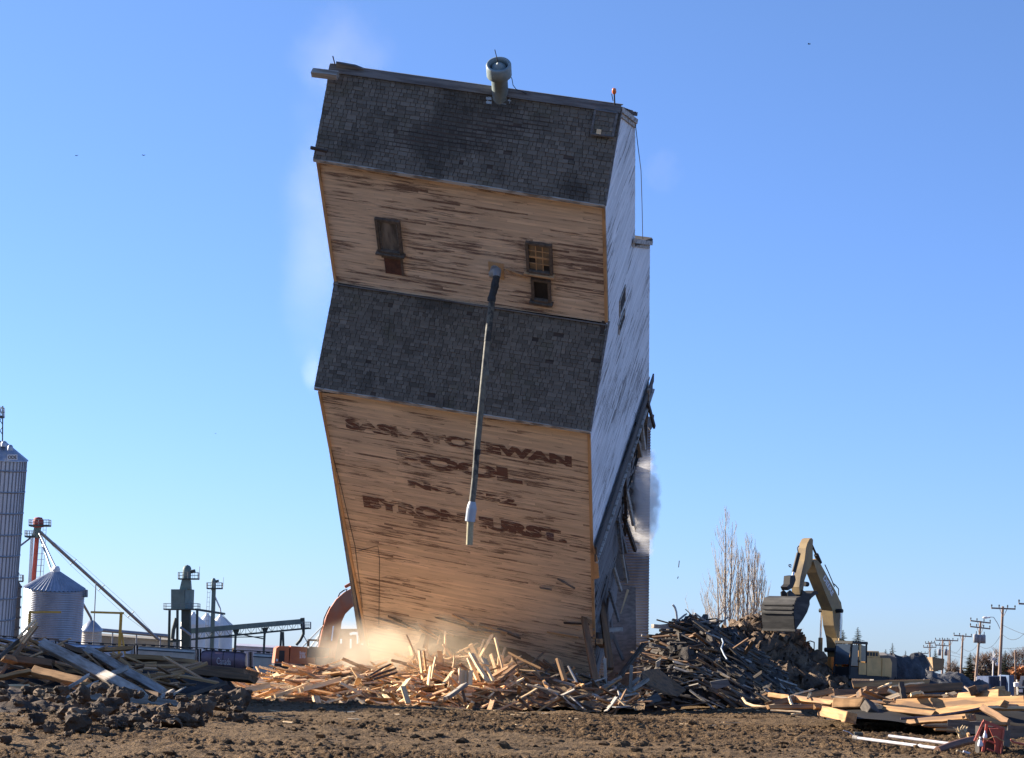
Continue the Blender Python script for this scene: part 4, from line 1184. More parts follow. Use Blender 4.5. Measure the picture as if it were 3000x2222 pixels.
beam(300, 2000, 470, 2042, 61, 59, .2, .18, 'browntimber', 'dark timber lying under the second pale timber', .5)
beam(436, 1975, 440, 2000, 62, 62, .14, .05, 'oldtimber', 'small upright board stuck in the shaded pile', .3, 'board', 'plank')
beam(500, 1990, 610, 2012, 66, 66, .3, .2, 'browntimber', 'dark timber low in the right half of the pile', .5)
beam(240, 2008, 296, 2014, 59.5, 59.5, .2, .16, 'oldtimber', 'short orange block lying under the thin sticks', .4)
beam(246, 2044, 234, 2022, 57, 57.2, .06, .04, 'blond', 'small bright lath standing at the left end of the wide grey board', 0, 'board', 'plank')
beam(205, 2034, 222, 2052, 57, 56.8, .06, .04, 'blond', 'small bright lath leaning below the thin sticks', 0, 'board', 'plank')
MAT['rail'] = rough_mat('dark_steel_rail', (0.16, 0.12, 0.12), (0.10, .08, .08), ns=2, rough=.4, metal=.5, bump=0)
# ---- right timber heap
RTT = [(2230, 2062), (2300, 2050), (2450, 2045), (2560, 2030), (2700, 2022), (2850, 2030), (3040, 2040)]
beam(2499, 2006, 2720, 2004, 66, 66, .22, .22, 'oldtimber', 'topmost long squared timber at the back of the lit pile', .25)
beam(2530, 2026, 2814, 2014, 62.5, 64, .24, .24, 'browntimber', 'long dark timber with a bright top edge, second from the back', .25)
beam(2437, 2032, 2514, 2034, 62.4, 63.4, .24, .24, 'browntimber', 'short squared timber with a bright left end at the back of the lit pile', .3)
beam(2518, 2034, 2642, 2082, 60.6, 61.6, .27, .27, 'browntimber', 'dark squared timber sloping down right with a bright cut end', .5)
beam(2442, 2062, 2534, 2061, 58.6, 58.0, .30, .28, 'oldtimber', 'thick squared block lying in the middle of the lit pile', .2)
beam(2410, 2084, 2494, 2104, 57.6, 54.6, .28, .29, 'oldtimber', 'bright faced squared block at the front left of the lit pile', .15)
beam(2326, 2048, 2448, 2062, 60.6, 59, .24, .15, 'oldtimber', 'flat timber with a bright splintered lower edge', .4)
beam(2256, 2040, 2318, 2046, 61, 60.4, .2, .14, 'oldtimber', 'short timber at the far left of the lit pile', .4)
beam(2254, 2064, 2434, 2026, 59.5, 62, .22, .16, 'oldtimber', 'long timber sloping up right at the left of the lit pile', .35)
beam(2307, 2042, 2382, 2021, 60.4, 61.6, .12, .05, 'blond', 'thin bright board lying along the sloping timber', .3, 'board', 'plank')
beam(2250, 2072, 2390, 2071, 57.6, 57.6, .10, .11, 'oldtimber', 'low squared rail lying at the left front of the lit pile', .3)
beam(2388, 2072, 2412, 2074, 57.4, 57.4, .2, .11, 'oldtimber', 'short flat block at the end of the low rail', .3)
beam(2258, 2081, 2344, 2087, 56.2, 55.8, .07, .04, 'blond', 'thin bright strip on the mud in front of the low rail', .2, 'board', 'plank')
beam(2322, 2093, 2352, 2092, 55, 55, .07, .03, 'blond', 'small pale chip on the mud below the thin bright strip', .2, 'board', 'plank')
beam(2312, 2043, 2321, 2067, 58.6, 58.2, .07, .05, 'blond', 'small peg leaning against the flat timber', .2, 'board', 'plank')
beam(2374, 2030, 2368, 2044, 60, 59.8, .07, .05, 'blond', 'small peg standing on the sloping timber', .2, 'board', 'plank')
beam(2538, 2060, 2560, 2100, 58.2, 57.2, .34, .26, 'scrap', 'broken grey stump with a ragged bright edge', .5, taper=1.2)
beam(2636, 2068, 3010, 2058, 59.4, 56.4, .30, .31, 'oldtimber', 'long heavy orange timber lying across the right of the pile', .18)
beam(2815, 2044, 2944, 2036, 60.2, 58.4, .3, .2, 'oldtimber', 'wide wedge shaped timber on top at the right of the pile', .2, taper=1.3)
beam(2742, 2090, 2944, 2064, 57.4, 55.6, .20, .17, 'oldtimber', 'lit squared timber rising right below the heavy one', .3)
m = MB(); m.tube([at(2638, 2106, 55), at(2700, 2103, 55), at(2780, 2094, 55.2), at(2882, 2074, 55.6)], .035, 10); m.build('steel_rail', MAT['rail'], label='long thin grey rail curving over the lit timbers', cat='rail')
beam(2664, 2118, 2838, 2101, 55.2, 53.8, .16, .14, 'oldtimber', 'lit timber lying below the grey rail', .3)
beam(2594, 2078, 2740, 2094, 57.8, 56.2, .22, .15, 'oldtimber', 'wedge shaped timber left of the lit squared one', .35)
beam(2878, 2074, 2960, 2120, 55, 53.4, .20, .16, 'browntimber', 'dark timber sloping down right in front of the heavy one', .6)
beam(2888, 2074, 3030, 2078, 55.6, 56, .22, .08, 'blond', 'pale broken boards lying at the right edge of the pile', .3, 'board', 'plank')
beam(2884, 2066, 3030, 2066, 56.2, 56.6, .06, .05, 'paintedboard', 'thin white strip above the pale broken boards', .2, 'board', 'plank')
beam(2782, 2128, 2880, 2134, 53.4, 53.2, .08, .32, 'scrap', 'wide grey board standing on edge under the lit timbers', .0, 'board', 'plank')
beam(2950, 2146, 3040, 2152, 52.6, 52.6, .1, .34, 'scrap', 'wide grey board standing on edge at the far right', .0, 'board', 'plank')
beam(2900, 2120, 3040, 2128, 53.4, 53.6, .2, .08, 'oldtimber', 'flat lit board along the top of the grey edge board', .2, 'board', 'plank')
beam(2706, 2127, 2790, 2131, 53.6, 53.4, .14, .05, 'oldtimber', 'thin brown board on the mud under the lit timber', .2, 'board', 'plank')
beam(2735, 2138, 2805, 2140, 53, 53, .12, .05, 'oldtimber', 'low thin board on the mud left of the wide grey one', .2, 'board', 'plank')
beam(2852, 2024, 2886, 2020, 59, 60.5, .25, .25, 'browntimber', 'squared block with a black end on top of the pile', .35)
beam(2896, 2026, 2936, 2018, 59.6, 60.4, .22, .14, 'oldtimber', 'orange wedge lying behind the squared black ended block', .3)
beam(2828, 2012, 2850, 2032, 60, 59.4, .12, .05, 'paintedboard', 'white edged plank leaning left of the squared block', .3, 'board', 'plank')
beam(2640, 2002, 2649, 2052, 60, 59.6, .16, .08, 'scrap', 'splintered grey post standing upright in the lit pile', .2, 'post', 'post')
beam(2672, 2036, 2704, 2030, 58.6, 58.6, .2, .08, 'blond', 'bright orange splinters lying on the heavy timber', .3, 'board', 'plank')
beam(2664, 2042, 2760, 2040, 58.8, 58.8, .2, .05, 'oldtimber', 'thin board lying flat along the heavy timber', .3, 'board', 'plank')
beam(2580, 2014, 2606, 2004, 62, 62.4, .14, .05, 'blond', 'bright broken lath on the dark long timber', .3, 'board', 'plank')
beam(2606, 2012, 2702, 2001, 62.4, 63, .1, .05, 'blond', 'long bright lath along the dark long timber', .3, 'board', 'plank')
beam(2832, 2106, 2850, 2104, 53.8, 54.6, .2, .16, 'oldtimber', 'orange block wedged under the lit timber end', .3)
mound('shade_filler', [(2420, 2090), (2540, 2060), (2650, 2050), (2760, 2045), (2880, 2045), (3060, 2050)], [(2420, 2104), (2640, 2112), (2800, 2136), (3060, 2160)], 55.0, 63, MAT['deepshade'], .14, 1.0, nu=60, nt_=14, seed=44, label='black filler mass standing in for shade under the lit timber pile', cat='rubble', kind='stuff')  # black mound painting in the shadowed gaps of this pile
Rg = 'small broken boards in the lit timber pile'
for i in range(34):
    u = rs.uniform(2440, 3000); v = rs.uniform(2040, 2066); d_ = 60 + (2060 - v) * .1
    p = at(u, v, d_)
    put(rs.choice(MESH[rs.choice(('oldtimber', 'browntimber', 'blond'))][1 if rs.random() < .3 else 0]), 'plank', mtx(p, Vector((1, rs.gauss(0, .5), rs.gauss(0, .25))), rs.uniform(-.6, .6)), 'small broken boards tucked between the big lit timbers', 'board', Rg)
# pipes, rope, coil and red frame in the right foreground
def pipe(pts, d, r, mat, label, name='pipe', cat='pipe', n=12):
    m = MB(); m.tube([at(u, v, dd) for (u, v), dd in zip(pts, d)], r, n)
    return m.build(name, MAT[mat], label=label, cat=cat)
MAT['whitepipe'] = rough_mat('white_plastic_pipe', (0.72, 0.68, 0.66), (0.55, 0.50, 0.48), ns=3, rough=.4, bump=.03)
MAT['brownpipe'] = rough_mat('rust_brown_pipe', (0.23, 0.12, 0.075), (0.15, 0.08, 0.05), ns=3, rough=.5, c3=(0.42, .22, .08))
MAT['redsteel'] = rough_mat('faded_red_paint', (0.46, 0.115, 0.075), (0.36, 0.08, 0.055), ns=3, rough=.55, c3=(0.52, .17, .11), bump=.1)
MAT['rope'] = rough_mat('pale_hemp_rope', (0.55, 0.42, 0.25), (0.33, 0.23, 0.13), (1, 1, 1), 14, bump=.5)
GD = 47.0
wp = empty('white_pipe', at(2620, 2180, GD), 'long white pipe with a flanged left end lying on the mud', 'pipe')
m = MB(); m.tube([at(2512, 2163, 47.2), at(2745, 2193, 45.5)], .036, 12); m.build('tube', MAT['whitepipe'], wp)
m = MB(); m.tube([at(2500, 2161, 47.3), at(2514, 2163, 47.2)], .052, 10); m.build('flange', MAT['paintedboard'], wp)
m = MB(); m.tube([at(2694, 2186, 45.9), at(2700, 2187, 45.85)], .046, 12); m.build('collar', MAT['whitepipe'], wp)
pipe([(2604, 2157), (2700, 2169), (2785, 2180)], [48, 47.4, 46.8], .036, 'whitepipe', 'shorter white pipe lying behind the flanged one')
bp_ = empty('brown_pipe', at(2800, 2185, 45.4), 'thick brown pipe with a lit orange end lying over the white pipes', 'pipe')
m = MB(); m.tube([at(2746, 2200, 44.6), at(2790, 2184, 45), at(2830, 2173, 45.4), at(2862, 2167, 45.7)], .085, 14); m.build('tube', MAT['brownpipe'], bp_)
m = MB(); m.tube([at(2836, 2160, 45.7), at(2842, 2158, 45.7)], .09, 12); m.build('collar', MAT['oldtimber'], bp_)
def rope(pts, d, label):
    P = [at(u, v, d) for u, v in pts]; m = MB(); out = []
    for i in range(len(P) - 1):
        for k in range(6): out.append(lerp(P[i], P[i + 1], k / 6))
    out.append(P[-1])
    for ph in (0, math.pi):
        q = [p + Vector((0, math.cos(i * 1.1 + ph), math.sin(i * 1.1 + ph))) * .018 for i, p in enumerate(out)]
        m.tube(q, .02, 6)
    return m.build('rope', MAT['rope'], label=label, cat='rope')
rope([(2578, 2203), (2600, 2204), (2614, 2210), (2636, 2218), (2650, 2219), (2664, 2210), (2690, 2209), (2735, 2210), (2748, 2202), (2752, 2192)], 44.6, 'pale twisted rope snaking over the mud to the brown pipe')
rope([(2802, 2200), (2820, 2208), (2838, 2217), (2850, 2224)], 43.6, 'short twisted rope beside the red steel frame')
m = MB()
coil = []
for i in range(121):
    t = i / 120; a = t * 2 * math.pi * 12
    coil.append(lerp(at(2502, 2151, 48), at(2528, 2152, 48), t) + Vector((0, math.cos(a) * .045, math.sin(a) * .045)))
m.tube(coil, .008, 5); m.build('spring', MAT['spout'], label='small coil spring lying on the mud left of the pipes', cat='spring')
pipe([(2470, 2140), (2488, 2146), (2500, 2156), (2512, 2160)], [48.4] * 4, .012, 'whitepipe', 'thin bent wire beside the coil spring', 'wire', 'wire', 6)
pipe([(2462, 2126), (2476, 2132), (2490, 2130), (2512, 2142)], [49.5] * 4, .014, 'oldtimber', 'thin orange rod lying above the coil spring', 'rod', 'rod', 6)
pipe([(2176, 2046), (2186, 2060), (2206, 2068), (2240, 2072), (2270, 2066)], [60, 59.6, 59, 58.6, 58.6], .04, 'blond', 'thin curved pale branch at the left end of the lit pile', 'branch', 'branch', 6)
# pale ragged tuft of torn fibre
tuft = MB(); rs2 = random.Random(9)
for i in range(26):
    a = at(2818 + rs2.uniform(-8, 8), 2158 + rs2.uniform(-4, 4), 47); b = a + Vector((rs2.gauss(.02, .09), rs2.gauss(0, .05), rs2.uniform(.08, .26)))
    tuft.tube([a, lerp(a, b, .5) + Vector((rs2.gauss(0, .03), 0, .03)), b], [.03, .025, .008], 5)
tuft.build('fibre_tuft', MAT['rope'], label='ragged pale tuft of torn fibre above the brown pipe', cat='fibre tuft')
# red steel frame
fr = empty('red_steel_frame', at(2900, 2222, 43.6), 'faded red steel box frame with rungs standing at the lower right', 'steel frame')
def fq(u, v, dd=0.0): return at(u, v, 43.6 + dd)
m = MB(); m.bar(fq(2881, 2116), fq(2856, 2172), .035, .05); m.bar(fq(2891, 2122, .2), fq(2876, 2226, .1), .04, .05); m.build('post', MAT['redsteel'], fr)
m = MB(); m.prism([fq(2898, 2134), fq(2938, 2136), fq(2939, 2180), fq(2926, 2226), fq(2912, 2226), fq(2916, 2176)], _f * .04); m.build('side_plate', MAT['redsteel'], fr)
m = MB(); m.bar(fq(2880, 2113, .0), fq(2940, 2136, .0), .06, .05, side=Vector((0, 0, 1))); m.build('top_rail', MAT['redsteel'], fr)
m = MB(); m.bar(fq(2941, 2134, -.03), fq(2929, 2228, -.03), .03, .07, side=Vector((1, 0, 0))); m.build('post', MAT['redsteel'], fr)
m = MB(); m.prism([fq(2940, 2140, .05), fq(2962, 2142, .6), fq(2958, 2190, .6), fq(2940, 2185, .05)], _f * .03); m.build('end_plate', MAT['scrap'], fr)
for (u0, v0, u1, v1) in ((2892, 2170, 2916, 2179), (2892, 2194, 2914, 2204)):
    m = MB(); m.tube([fq(u0, v0, .05), fq(u1, v1, .02)], .02, 8); m.build('rung', MAT['redsteel'], fr)
m = MB(); m.box(fq(2898, 2200, .45), .5, .4, 1.0); m.build('dark_box', MAT['void'], fr)
m = MB(); m.prism([fq(2868, 2140), fq(2880, 2118), fq(2878, 2135), fq(2866, 2150)], _f * .04); m.build('bracket', MAT['redsteel'], fr)
MAT['glass_white'] = rough_mat('white_jug', (.72, .70, .72), (.6, .58, .6), rough=.3, bump=0)
for (u, v, s) in ((2886, 2154, .8), (2872, 2178, 1.0)):
    m = MB(); m.lathe(fq(u, v + 10, -.12), (0, 0, 1), [(0, 0), (.05 * s, .0), (.058 * s, .03), (.05 * s, .09 * s), (.02 * s, .15 * s), (.018 * s, .2 * s), (0, .2 * s)], 14)
    m.build('jug', MAT['glass_white'], label='pale jug hanging at the top of the red frame' if u > 2880 else 'rounder pale jug hanging lower on the red frame', cat='jug')
pipe([(2864, 2164), (2880, 2168), (2896, 2166), (2908, 2160), (2918, 2158), (2928, 2166), (2942, 2173)], [43.3] * 7, .012, 'oldtimber', 'rusty wire draped across the red frame', 'wire', 'wire', 6)
pipe([(2960, 2168), (2972, 2176), (2984, 2178), (3010, 2184)], [45] * 4, .022, 'redsteel', 'red rod lying right of the steel frame', 'rod', 'rod', 8)
pipe([(2822, 2202), (2846, 2210), (2860, 2224)], [43.5] * 3, .026, 'whitepipe', 'short white rod between the rope and the red frame', 'rod', 'rod', 8)

# ---- earth berm and clods, left foreground
mound('dirt_berm', [(-80, 2005), (0, 2016), (50, 2034), (130, 2066), (250, 2076), (400, 2084), (470, 2100), (520, 2126)], [(-80, 2190), (0, 2180), (200, 2160), (400, 2142), (520, 2128)], 40, 52, MAT['clod'], .25, 1.1, nu=170, nt_=34, seed=51, label='low berm of dark dug earth at the lower left', cat='dirt berm', kind='structure', fine=.20)
def clod(p, r, seed):
    bm = bmesh.new(); bmesh.ops.create_icosphere(bm, subdivisions=3, radius=1)
    rs_ = random.Random(seed); sc = Vector((rs_.uniform(.8, 1.4), rs_.uniform(.8, 1.2), rs_.uniform(.6, .95)))
    o_ = Vector((seed * 3.1, seed * 1.7, 0))
    for v in bm.verts:
        k = 1 + .55 * mnoise.noise(v.co * 1.3 + o_) + .25 * mnoise.noise(v.co * 3.7 + o_) + .12 * mnoise.noise(v.co * 8 + o_)
        v.co = Vector((v.co.x * sc.x, v.co.y * sc.y, v.co.z * sc.z)) * (k * r)
    me = bpy.data.meshes.new('earth_clod'); bm.to_mesh(me); bm.free()
    me.materials.append(MAT['clod'])
    return me
def big_clod(u, v, d, rpx, seed, label, group=None):
    put(clod(None, rpx / ppm(d), seed), 'earth_clod', Matrix.Translation(at(u, v, d)), label, 'clod', group)
big_clod(700, 2052, 50, 36, 1, 'biggest dark clod of earth, at the left end of the sunlit heap')
big_clod(655, 2066, 49.5, 26, 2, 'rounded clod just left of the biggest dark clod')
big_clod(232, 2074, 47, 36, 3, 'large dark clod below the thin grey sticks')
big_clod(1032, 2064, 70, 22, 4, 'small black clod at the foot of the sunlit heap')
big_clod(1060, 2080, 69, 14, 5, 'smaller black clod beside the one at the heap foot')
big_clod(50, 2125, 43, 34, 6, 'long dark clod near the lower left corner')
CG = 'clods of earth on the berm'
cm = [clod(None, .16, 20 + i) for i in range(8)]
for i in range(120):
    u = rs.uniform(-10, 720)
    lo_, hi_ = interp([(0, 2065), (420, 2085), (800, 2088)], u), interp([(0, 2190), (420, 2140), (800, 2108)], u)
    v = rs.uniform(lo_, hi_)
    k = (v - 2016) / 165
    p, d_ = on_ground(u, v, 30, 60)
    s = .28 + 1.15 * rs.random() ** 2.6
    o_ = put(rs.choice(cm), 'earth_clod', Matrix.Translation(p + Vector((0, 0, .05 + .45 * max(0, 1 - (v - lo_) / max(hi_ - lo_, 1))))) @ Matrix.Rotation(rs.uniform(0, 6), 4, 'Z') @ Matrix.Scale(s, 4), 'lumps of dark earth strewn along the berm at the lower left', 'clod', CG)
# fine clods everywhere on the near ground: too many to count
bmv = bmesh.new(); bmesh.ops.create_icosphere(bmv, subdivisions=1, radius=1)
bv = np.array([v.co[:] for v in bmv.verts]); bf = [tuple(v.index for v in f.verts) for f in bmv.faces]; bmv.free()
vs_, fs_ = [], []
for i in range(14000):
    q_ = rng.uniform(-.27, .27); y = 30 + 45 * rng.rand() ** .8; x = q_ * (y + 3)
    dens = fbm(np.array([x * .3]), np.array([y * .25]), 5, 3)[0]
    if rng.rand() > (dens - .25) * 2.2: continue
    r_ = rng.choice([.02, .03, .045, .065, .10], p=[.35, .33, .2, .09, .03]) * rng.uniform(.7, 1.2)
    k = bv * (r_ * rng.uniform(.65, 1.35, (len(bv), 1))) * np.array([1.2, 1, .7])
    k = k + np.array([x, y, gzr(x, y) + r_ * .2])
    o = len(vs_) * len(bv); vs_.append(k); fs_ += [tuple(a + o for a in f) for f in bf]
me = bpy.data.meshes.new('loose_clods'); me.from_pydata(np.concatenate(vs_).tolist(), [], fs_); me.update(); me.materials.append(MAT['ground'])
o = bpy.data.objects.new('loose_clods', me); COL.objects.link(o); tag(o, 'small loose clods strewn over the churned earth', 'clods', kind='stuff')
# pale splinters strewn on the mud
SG = 'pale splinters on the mud'
sp_m = [with_mat(plank_mesh(random.uniform(.25, .7), .05, .02, 700 + i, .2), MAT['blond']) for i in range(6)]
for i in range(46):
    u = rs.uniform(1500, 2420) if i > 14 else rs.uniform(700, 1500); v = rs.choice((rs.uniform(2078, 2098), rs.uniform(2080, 2130)))
    p, d_ = on_ground(u, v, 30, 100)
    p.z = gzr(p.x, p.y) + .03
    put(rs.choice(sp_m), 'splinter', mtx(p, Vector((1, rs.gauss(0, .5), rs.gauss(0, .08))), rs.uniform(-.4, .4)), 'thin pale splinters lying on the churned mud', 'splinter', SG)

# crushed lower storey inside the shell
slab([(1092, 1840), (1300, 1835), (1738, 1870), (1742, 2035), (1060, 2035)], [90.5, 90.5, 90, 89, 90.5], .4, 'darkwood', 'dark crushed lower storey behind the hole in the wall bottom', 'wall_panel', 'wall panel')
# unseen sheds added at the left to shade the timber pile; their gap passes sunlight
MAT['shade_shed_wall'] = rough_mat('shade_shed_boards', (0.35, 0.30, 0.26), (0.25, .21, .18), ns=.8)
for n0, n1_, lab in ((46.6, 49.8, 'low weathered shed nearer the camera, left of the timber pile'), (50.22, 62.0, 'long weathered shed farther back, left of the timber pile')):
    nd = Vector((.423, .906, 0)); dd_ = Vector((-.906, .423, 0))
    def sp_(n, t, z):
        p = nd * n + dd_ * t; return Vector((p.x, p.y, z))
    e = empty('added_shade_shed', sp_((n0 + n1_) / 2, 52, 0), lab, 'shed')
    m = MB(); q = [sp_(n0, 52, -.3), sp_(n1_, 52, -.3), sp_(n1_, 59, -.3), sp_(n0, 59, -.3)]; m.prism(q, (0, 0, 8.3)); m.build('wall', MAT['shade_shed_wall'], e)
    m = MB(); q = [sp_(n0, 51.7, 8.0), sp_(n0, 59.3, 8.0), sp_(n0, 55.5, 10.6)]; m.prism(q, nd * (n1_ - n0)); m.build('roof', MAT['tin'], e)
# ------------------------------------------------------------------ grain yard on the left
MAT['bin_steel'] = rough_mat('dull_galvanised_bin', (0.42, 0.43, 0.45), (0.34, 0.35, 0.37), (1, 1, .3), .8, rough=.42, metal=.55, bump=0)
MAT['silo_steel'] = rough_mat('pale_galvanised_silo', (0.52, 0.55, 0.60), (0.44, 0.47, 0.52), (1, 1, .3), .8, rough=.4, metal=.45, bump=0)
MAT['bin_roof'] = rough_mat('grey_bin_roof', (0.40, 0.43, 0.48), (0.30, 0.33, 0.38), ns=.8, rough=.4, metal=.5, bump=0)
MAT['dark_bin'] = rough_mat('dark_steel_bin', (0.085, 0.085, 0.095), (0.06, 0.06, 0.07), ns=.8, rough=.6, bump=0)
MAT['red_leg'] = rough_mat('red_painted_steel', (0.38, 0.075, 0.055), (0.30, 0.06, 0.045), ns=1, rough=.6, bump=0)
MAT['green'] = rough_mat('grey_green_steel', (0.16, 0.215, 0.19), (0.12, 0.165, 0.15), ns=.8, rough=.6, bump=0)
MAT['green_dk'] = rough_mat('dark_green_steel', (0.06, 0.08, 0.075), (0.045, 0.06, 0.055), ns=.8, rough=.6, bump=0)
MAT['white_bin'] = rough_mat('white_bin_paint', (0.74, 0.75, 0.74), (0.64, 0.65, 0.65), ns=.6, rough=.5, bump=0)
MAT['pipe_grey'] = rough_mat('grey_spout_pipe', (0.26, 0.28, 0.31), (0.20, 0.22, 0.25), ns=1, rough=.45, metal=.4, bump=0)
MAT['yellow'] = rough_mat('dull_yellow_paint', (0.50, 0.33, 0.07), (0.38, 0.25, 0.06), ns=1, rough=.6, bump=0)
MAT['beige'] = rough_mat('beige_roofing', (0.33, 0.29, 0.22), (0.25, 0.22, 0.17), ns=.4, rough=.7, bump=0)
MAT['car_grey'] = rough_mat('blue_grey_railcar', (0.50, 0.55, 0.63), (0.40, 0.44, 0.50), ns=.6, rough=.5, bump=0)
MAT['car_tan'] = rough_mat('tan_railcar', (0.50, 0.46, 0.39), (0.40, 0.37, 0.31), ns=.6, rough=.6, bump=0)
MAT['car_maroon'] = rough_mat('dusty_maroon_railcar', (0.20, 0.14, 0.17), (0.14, 0.10, 0.12), ns=.5, rough=.35, bump=0, c3=(.18, .14, .15))
MAT['car_dark'] = rough_mat('black_underframe', (0.03, 0.03, 0.03), (0.05, 0.045, 0.04), ns=1, bump=0)
MAT['letters_pale'] = rough_mat('pale_lettering', (0.62, 0.60, 0.60), (0.45, .43, .44), ns=2, bump=0)
MAT['lilac_roof'] = rough_mat('pale_metal_roof', (0.50, 0.48, 0.52), (0.42, .40, .44), ns=.4, rough=.5, bump=0)

def axis_frame(u0, v0, u1, v1, d):
    return at(u0, v0, d), at(u1, v1, d)

def ladder(parent, A, B, w, name='ladder', mat='pipe_grey', r=.04):
    m = MB(); m.tube([A - _r * w / 2, B - _r * w / 2], r, 5); m.tube([A + _r * w / 2, B + _r * w / 2], r, 5)
    n = max(2, int((B - A).length / .9))
    for i in range(n): 
        c = lerp(A, B, (i + .5) / n); m.tube([c - _r * w / 2, c + _r * w / 2], r * .8, 4)
    return m.build(name, MAT[mat], parent)

def railing(parent, c, wx, wy, h, mat='green', name='railing', floor=True, r=.035, th=.25):
    """platform with guard rails, c = centre of deck; image-aligned right (_r) and depth (_f)"""
    X, Y, Z = _r * (wx / 2), Vector((0, 1, 0)) * (wy / 2), _u
    if floor:
        m = MB(); m.box(c, wx, wy, th, ax=(_r, Vector((0, 1, 0)), _u)); m.build('platform', MAT[mat], parent)
    m = MB(); cs = [c - X - Y, c + X - Y, c + X + Y, c - X + Y]
    for k in range(4):
        a, b = cs[k], cs[(k + 1) % 4]
        for hh in (h, h * .55): m.tube([a + Z * hh, b + Z * hh], r, 4)
        n = 4
        for i in range(n): m.tube([lerp(a, b, i / n), lerp(a, b, i / n) + Z * h], r, 4)
    m.build(name, MAT['pipe_grey'], parent)

def corrugated(prof_r, h, n_):
    return [(prof_r + (.035 if i % 2 else -.035), h * i / n_) for i in range(n_ + 1)]

# big silo at the left edge
D = 312; s = 1 / ppm(D)
A, B = at(-12, 1345, D), at(-62, 2000, D)
e = empty('grain_silo', B, 'tall ribbed galvanised grain silo cut by the left edge', 'grain silo')
ax = (A - B); H = ax.length; axn = ax.normalized(); Rr = 88 * s
m = MB(); m.lathe(B, ax, [(Rr, 0), (Rr, H)], 64); m.build('wall', MAT['silo_steel'], e)
m = MB(); m.lathe(B, ax, [(Rr + .25, H - .05), (Rr + .25, H + .1), (1.2, H + Rr * .60), (0, H + Rr * .62)], 48); m.build('roof', MAT['bin_roof'], e)
m = MB()
for k in range(11): m.lathe(B + axn * (H - (1.6 + k * 62 * s)), ax, [(Rr, 0), (Rr + .16, 0), (Rr + .16, .22), (Rr, .22)], 64)
m.build('stiffener_ring', MAT['pipe_grey'], e)
sdir, updir = perp(ax)
m = MB()
for k in range(44):
    a = 2 * math.pi * k / 44; o = (sdir * math.cos(a) + updir * math.sin(a)) * (Rr + .04)
    m.bar(B + o, A + o - axn * .1, .16, .12)
m.build('upright_rib', MAT['pipe_grey'], e)
q = [at(15, 1300, D - 3), at(32, 1312, D - 3)]
for p, r_ in ((at(12, 1301, D - 2), .45), (at(30, 1312, D - 3), .4)):
    m = MB(); m.lathe(p - axn * .4, ax, [(r_, 0), (r_, .5), (r_ * .7, .75), (0, .85)], 14); m.build('roof_vent', MAT['bin_roof'], e)
fr_ = Matrix((( _r.x, _u.x, -_f.x, 0), (_r.y, _u.y, -_f.y, 0), (_r.z, _u.z, -_f.z, 0), (0, 0, 0, 1)))
sc_ = at(36, 1340, D - Rr - .5) - B
m = MB(); sgn = at(36, 1340, D - Rr * .95); m.box(sgn, 1.5, .05, .75, ax=(_r, _f, _u)); sg = m.build('name_plate', MAT['white_bin'], e)
f2 = fr_.copy(); f2.translation = sgn - _f * .04 - B
text_on('ODE', f2, 1.25, .5, MAT['black'], sg, .03, 'lettering')
m = MB()
for u in (-8, 8):
    m.tube([at(u - 1, 1300, D), at(u, 1190, D)], .1, 5)
for v in (1215, 1245, 1275): m.tube([at(-9, v, D), at(8, v - 25, D)], .06, 4); m.tube([at(-8, v - 25, D), at(8, v, D)], .06, 4)
m.build('head_tower', MAT['green_dk'], e)
railing(e, at(0, 1222, D), 20 * s, 1.5, 27 * s, 'green_dk')
# dark silo behind
D = 330; s = 1 / ppm(D)
A, B = at(42, 1716, D), at(28, 2000, D)
e = empty('dark_silo', B, 'dark steel silo with domed top between the big silo and the bin', 'grain silo')
ax = A - B; H = ax.length; axn = ax.normalized(); Rr = 20 * s
m = MB(); m.lathe(B, ax, [(Rr, 0), (Rr, H), (Rr * .55, H + 16 * s), (.4, H + 20 * s), (0, H + 20 * s)], 32); m.build('wall', MAT['dark_bin'], e)
m = MB()
for k in range(5): m.lathe(B + axn * (H - k * 30 * s - .3), ax, [(Rr, 0), (Rr + .15, 0), (Rr + .15, .25), (Rr, .25)], 32)
m.build('stiffener_ring', MAT['dark_bin'], e)
m = MB(); m.tube([at(40, 1706, D), at(43, 1682, D)], .4, 10); m.tube([at(43, 1684, D), at(56, 1680, D)], .18, 8); m.tube([at(40, 1703, D), at(68, 1704, D)], .14, 6); m.build('leg_head', MAT['dark_bin'], e)
railing(e, at(57, 1704, D), 20 * s, 1.2, 1.0, floor=False)
# conical roofed bin
D = 325; s = 1 / ppm(D)
A, B = at(160, 1725, D), at(143, 1985, D)
e = empty('grain_bin', B, 'round corrugated grain bin with a conical ribbed roof', 'grain bin')
ax = A - B; H = ax.length; axn = ax.normalized(); Rr = 87 * s
m = MB(); m.lathe(B, ax, corrugated(Rr, H, 100), 72, smooth=False); m.build('wall', MAT['bin_steel'], e)
apex_h = 52 * s
m = MB()
ng = 44; sdir, updir = perp(ax); rim = []
for k in range(ng * 2):
    a = 2 * math.pi * k / (ng * 2); rr_ = 1.03 * Rr
    rim.append(A + (sdir * math.cos(a) + updir * math.sin(a)) * rr_ + axn * (0.18 if k % 2 else -.02))
topr = [A + axn * apex_h + (p - A - axn * (p - A).dot(axn)).normalized() * .6 for p in rim]
m.add(rim + topr, [(k, (k + 1) % (2 * ng), 2 * ng + (k + 1) % (2 * ng), 2 * ng + k) for k in range(2 * ng)])
m.build('roof', MAT['bin_roof'], e)
m = MB(); m.lathe(A + axn * (apex_h - .2), ax, [(.65, 0), (.65, .5), (.45, .9), (0, .95)], 16); m.build('roof_cap', MAT['white_bin'], e)
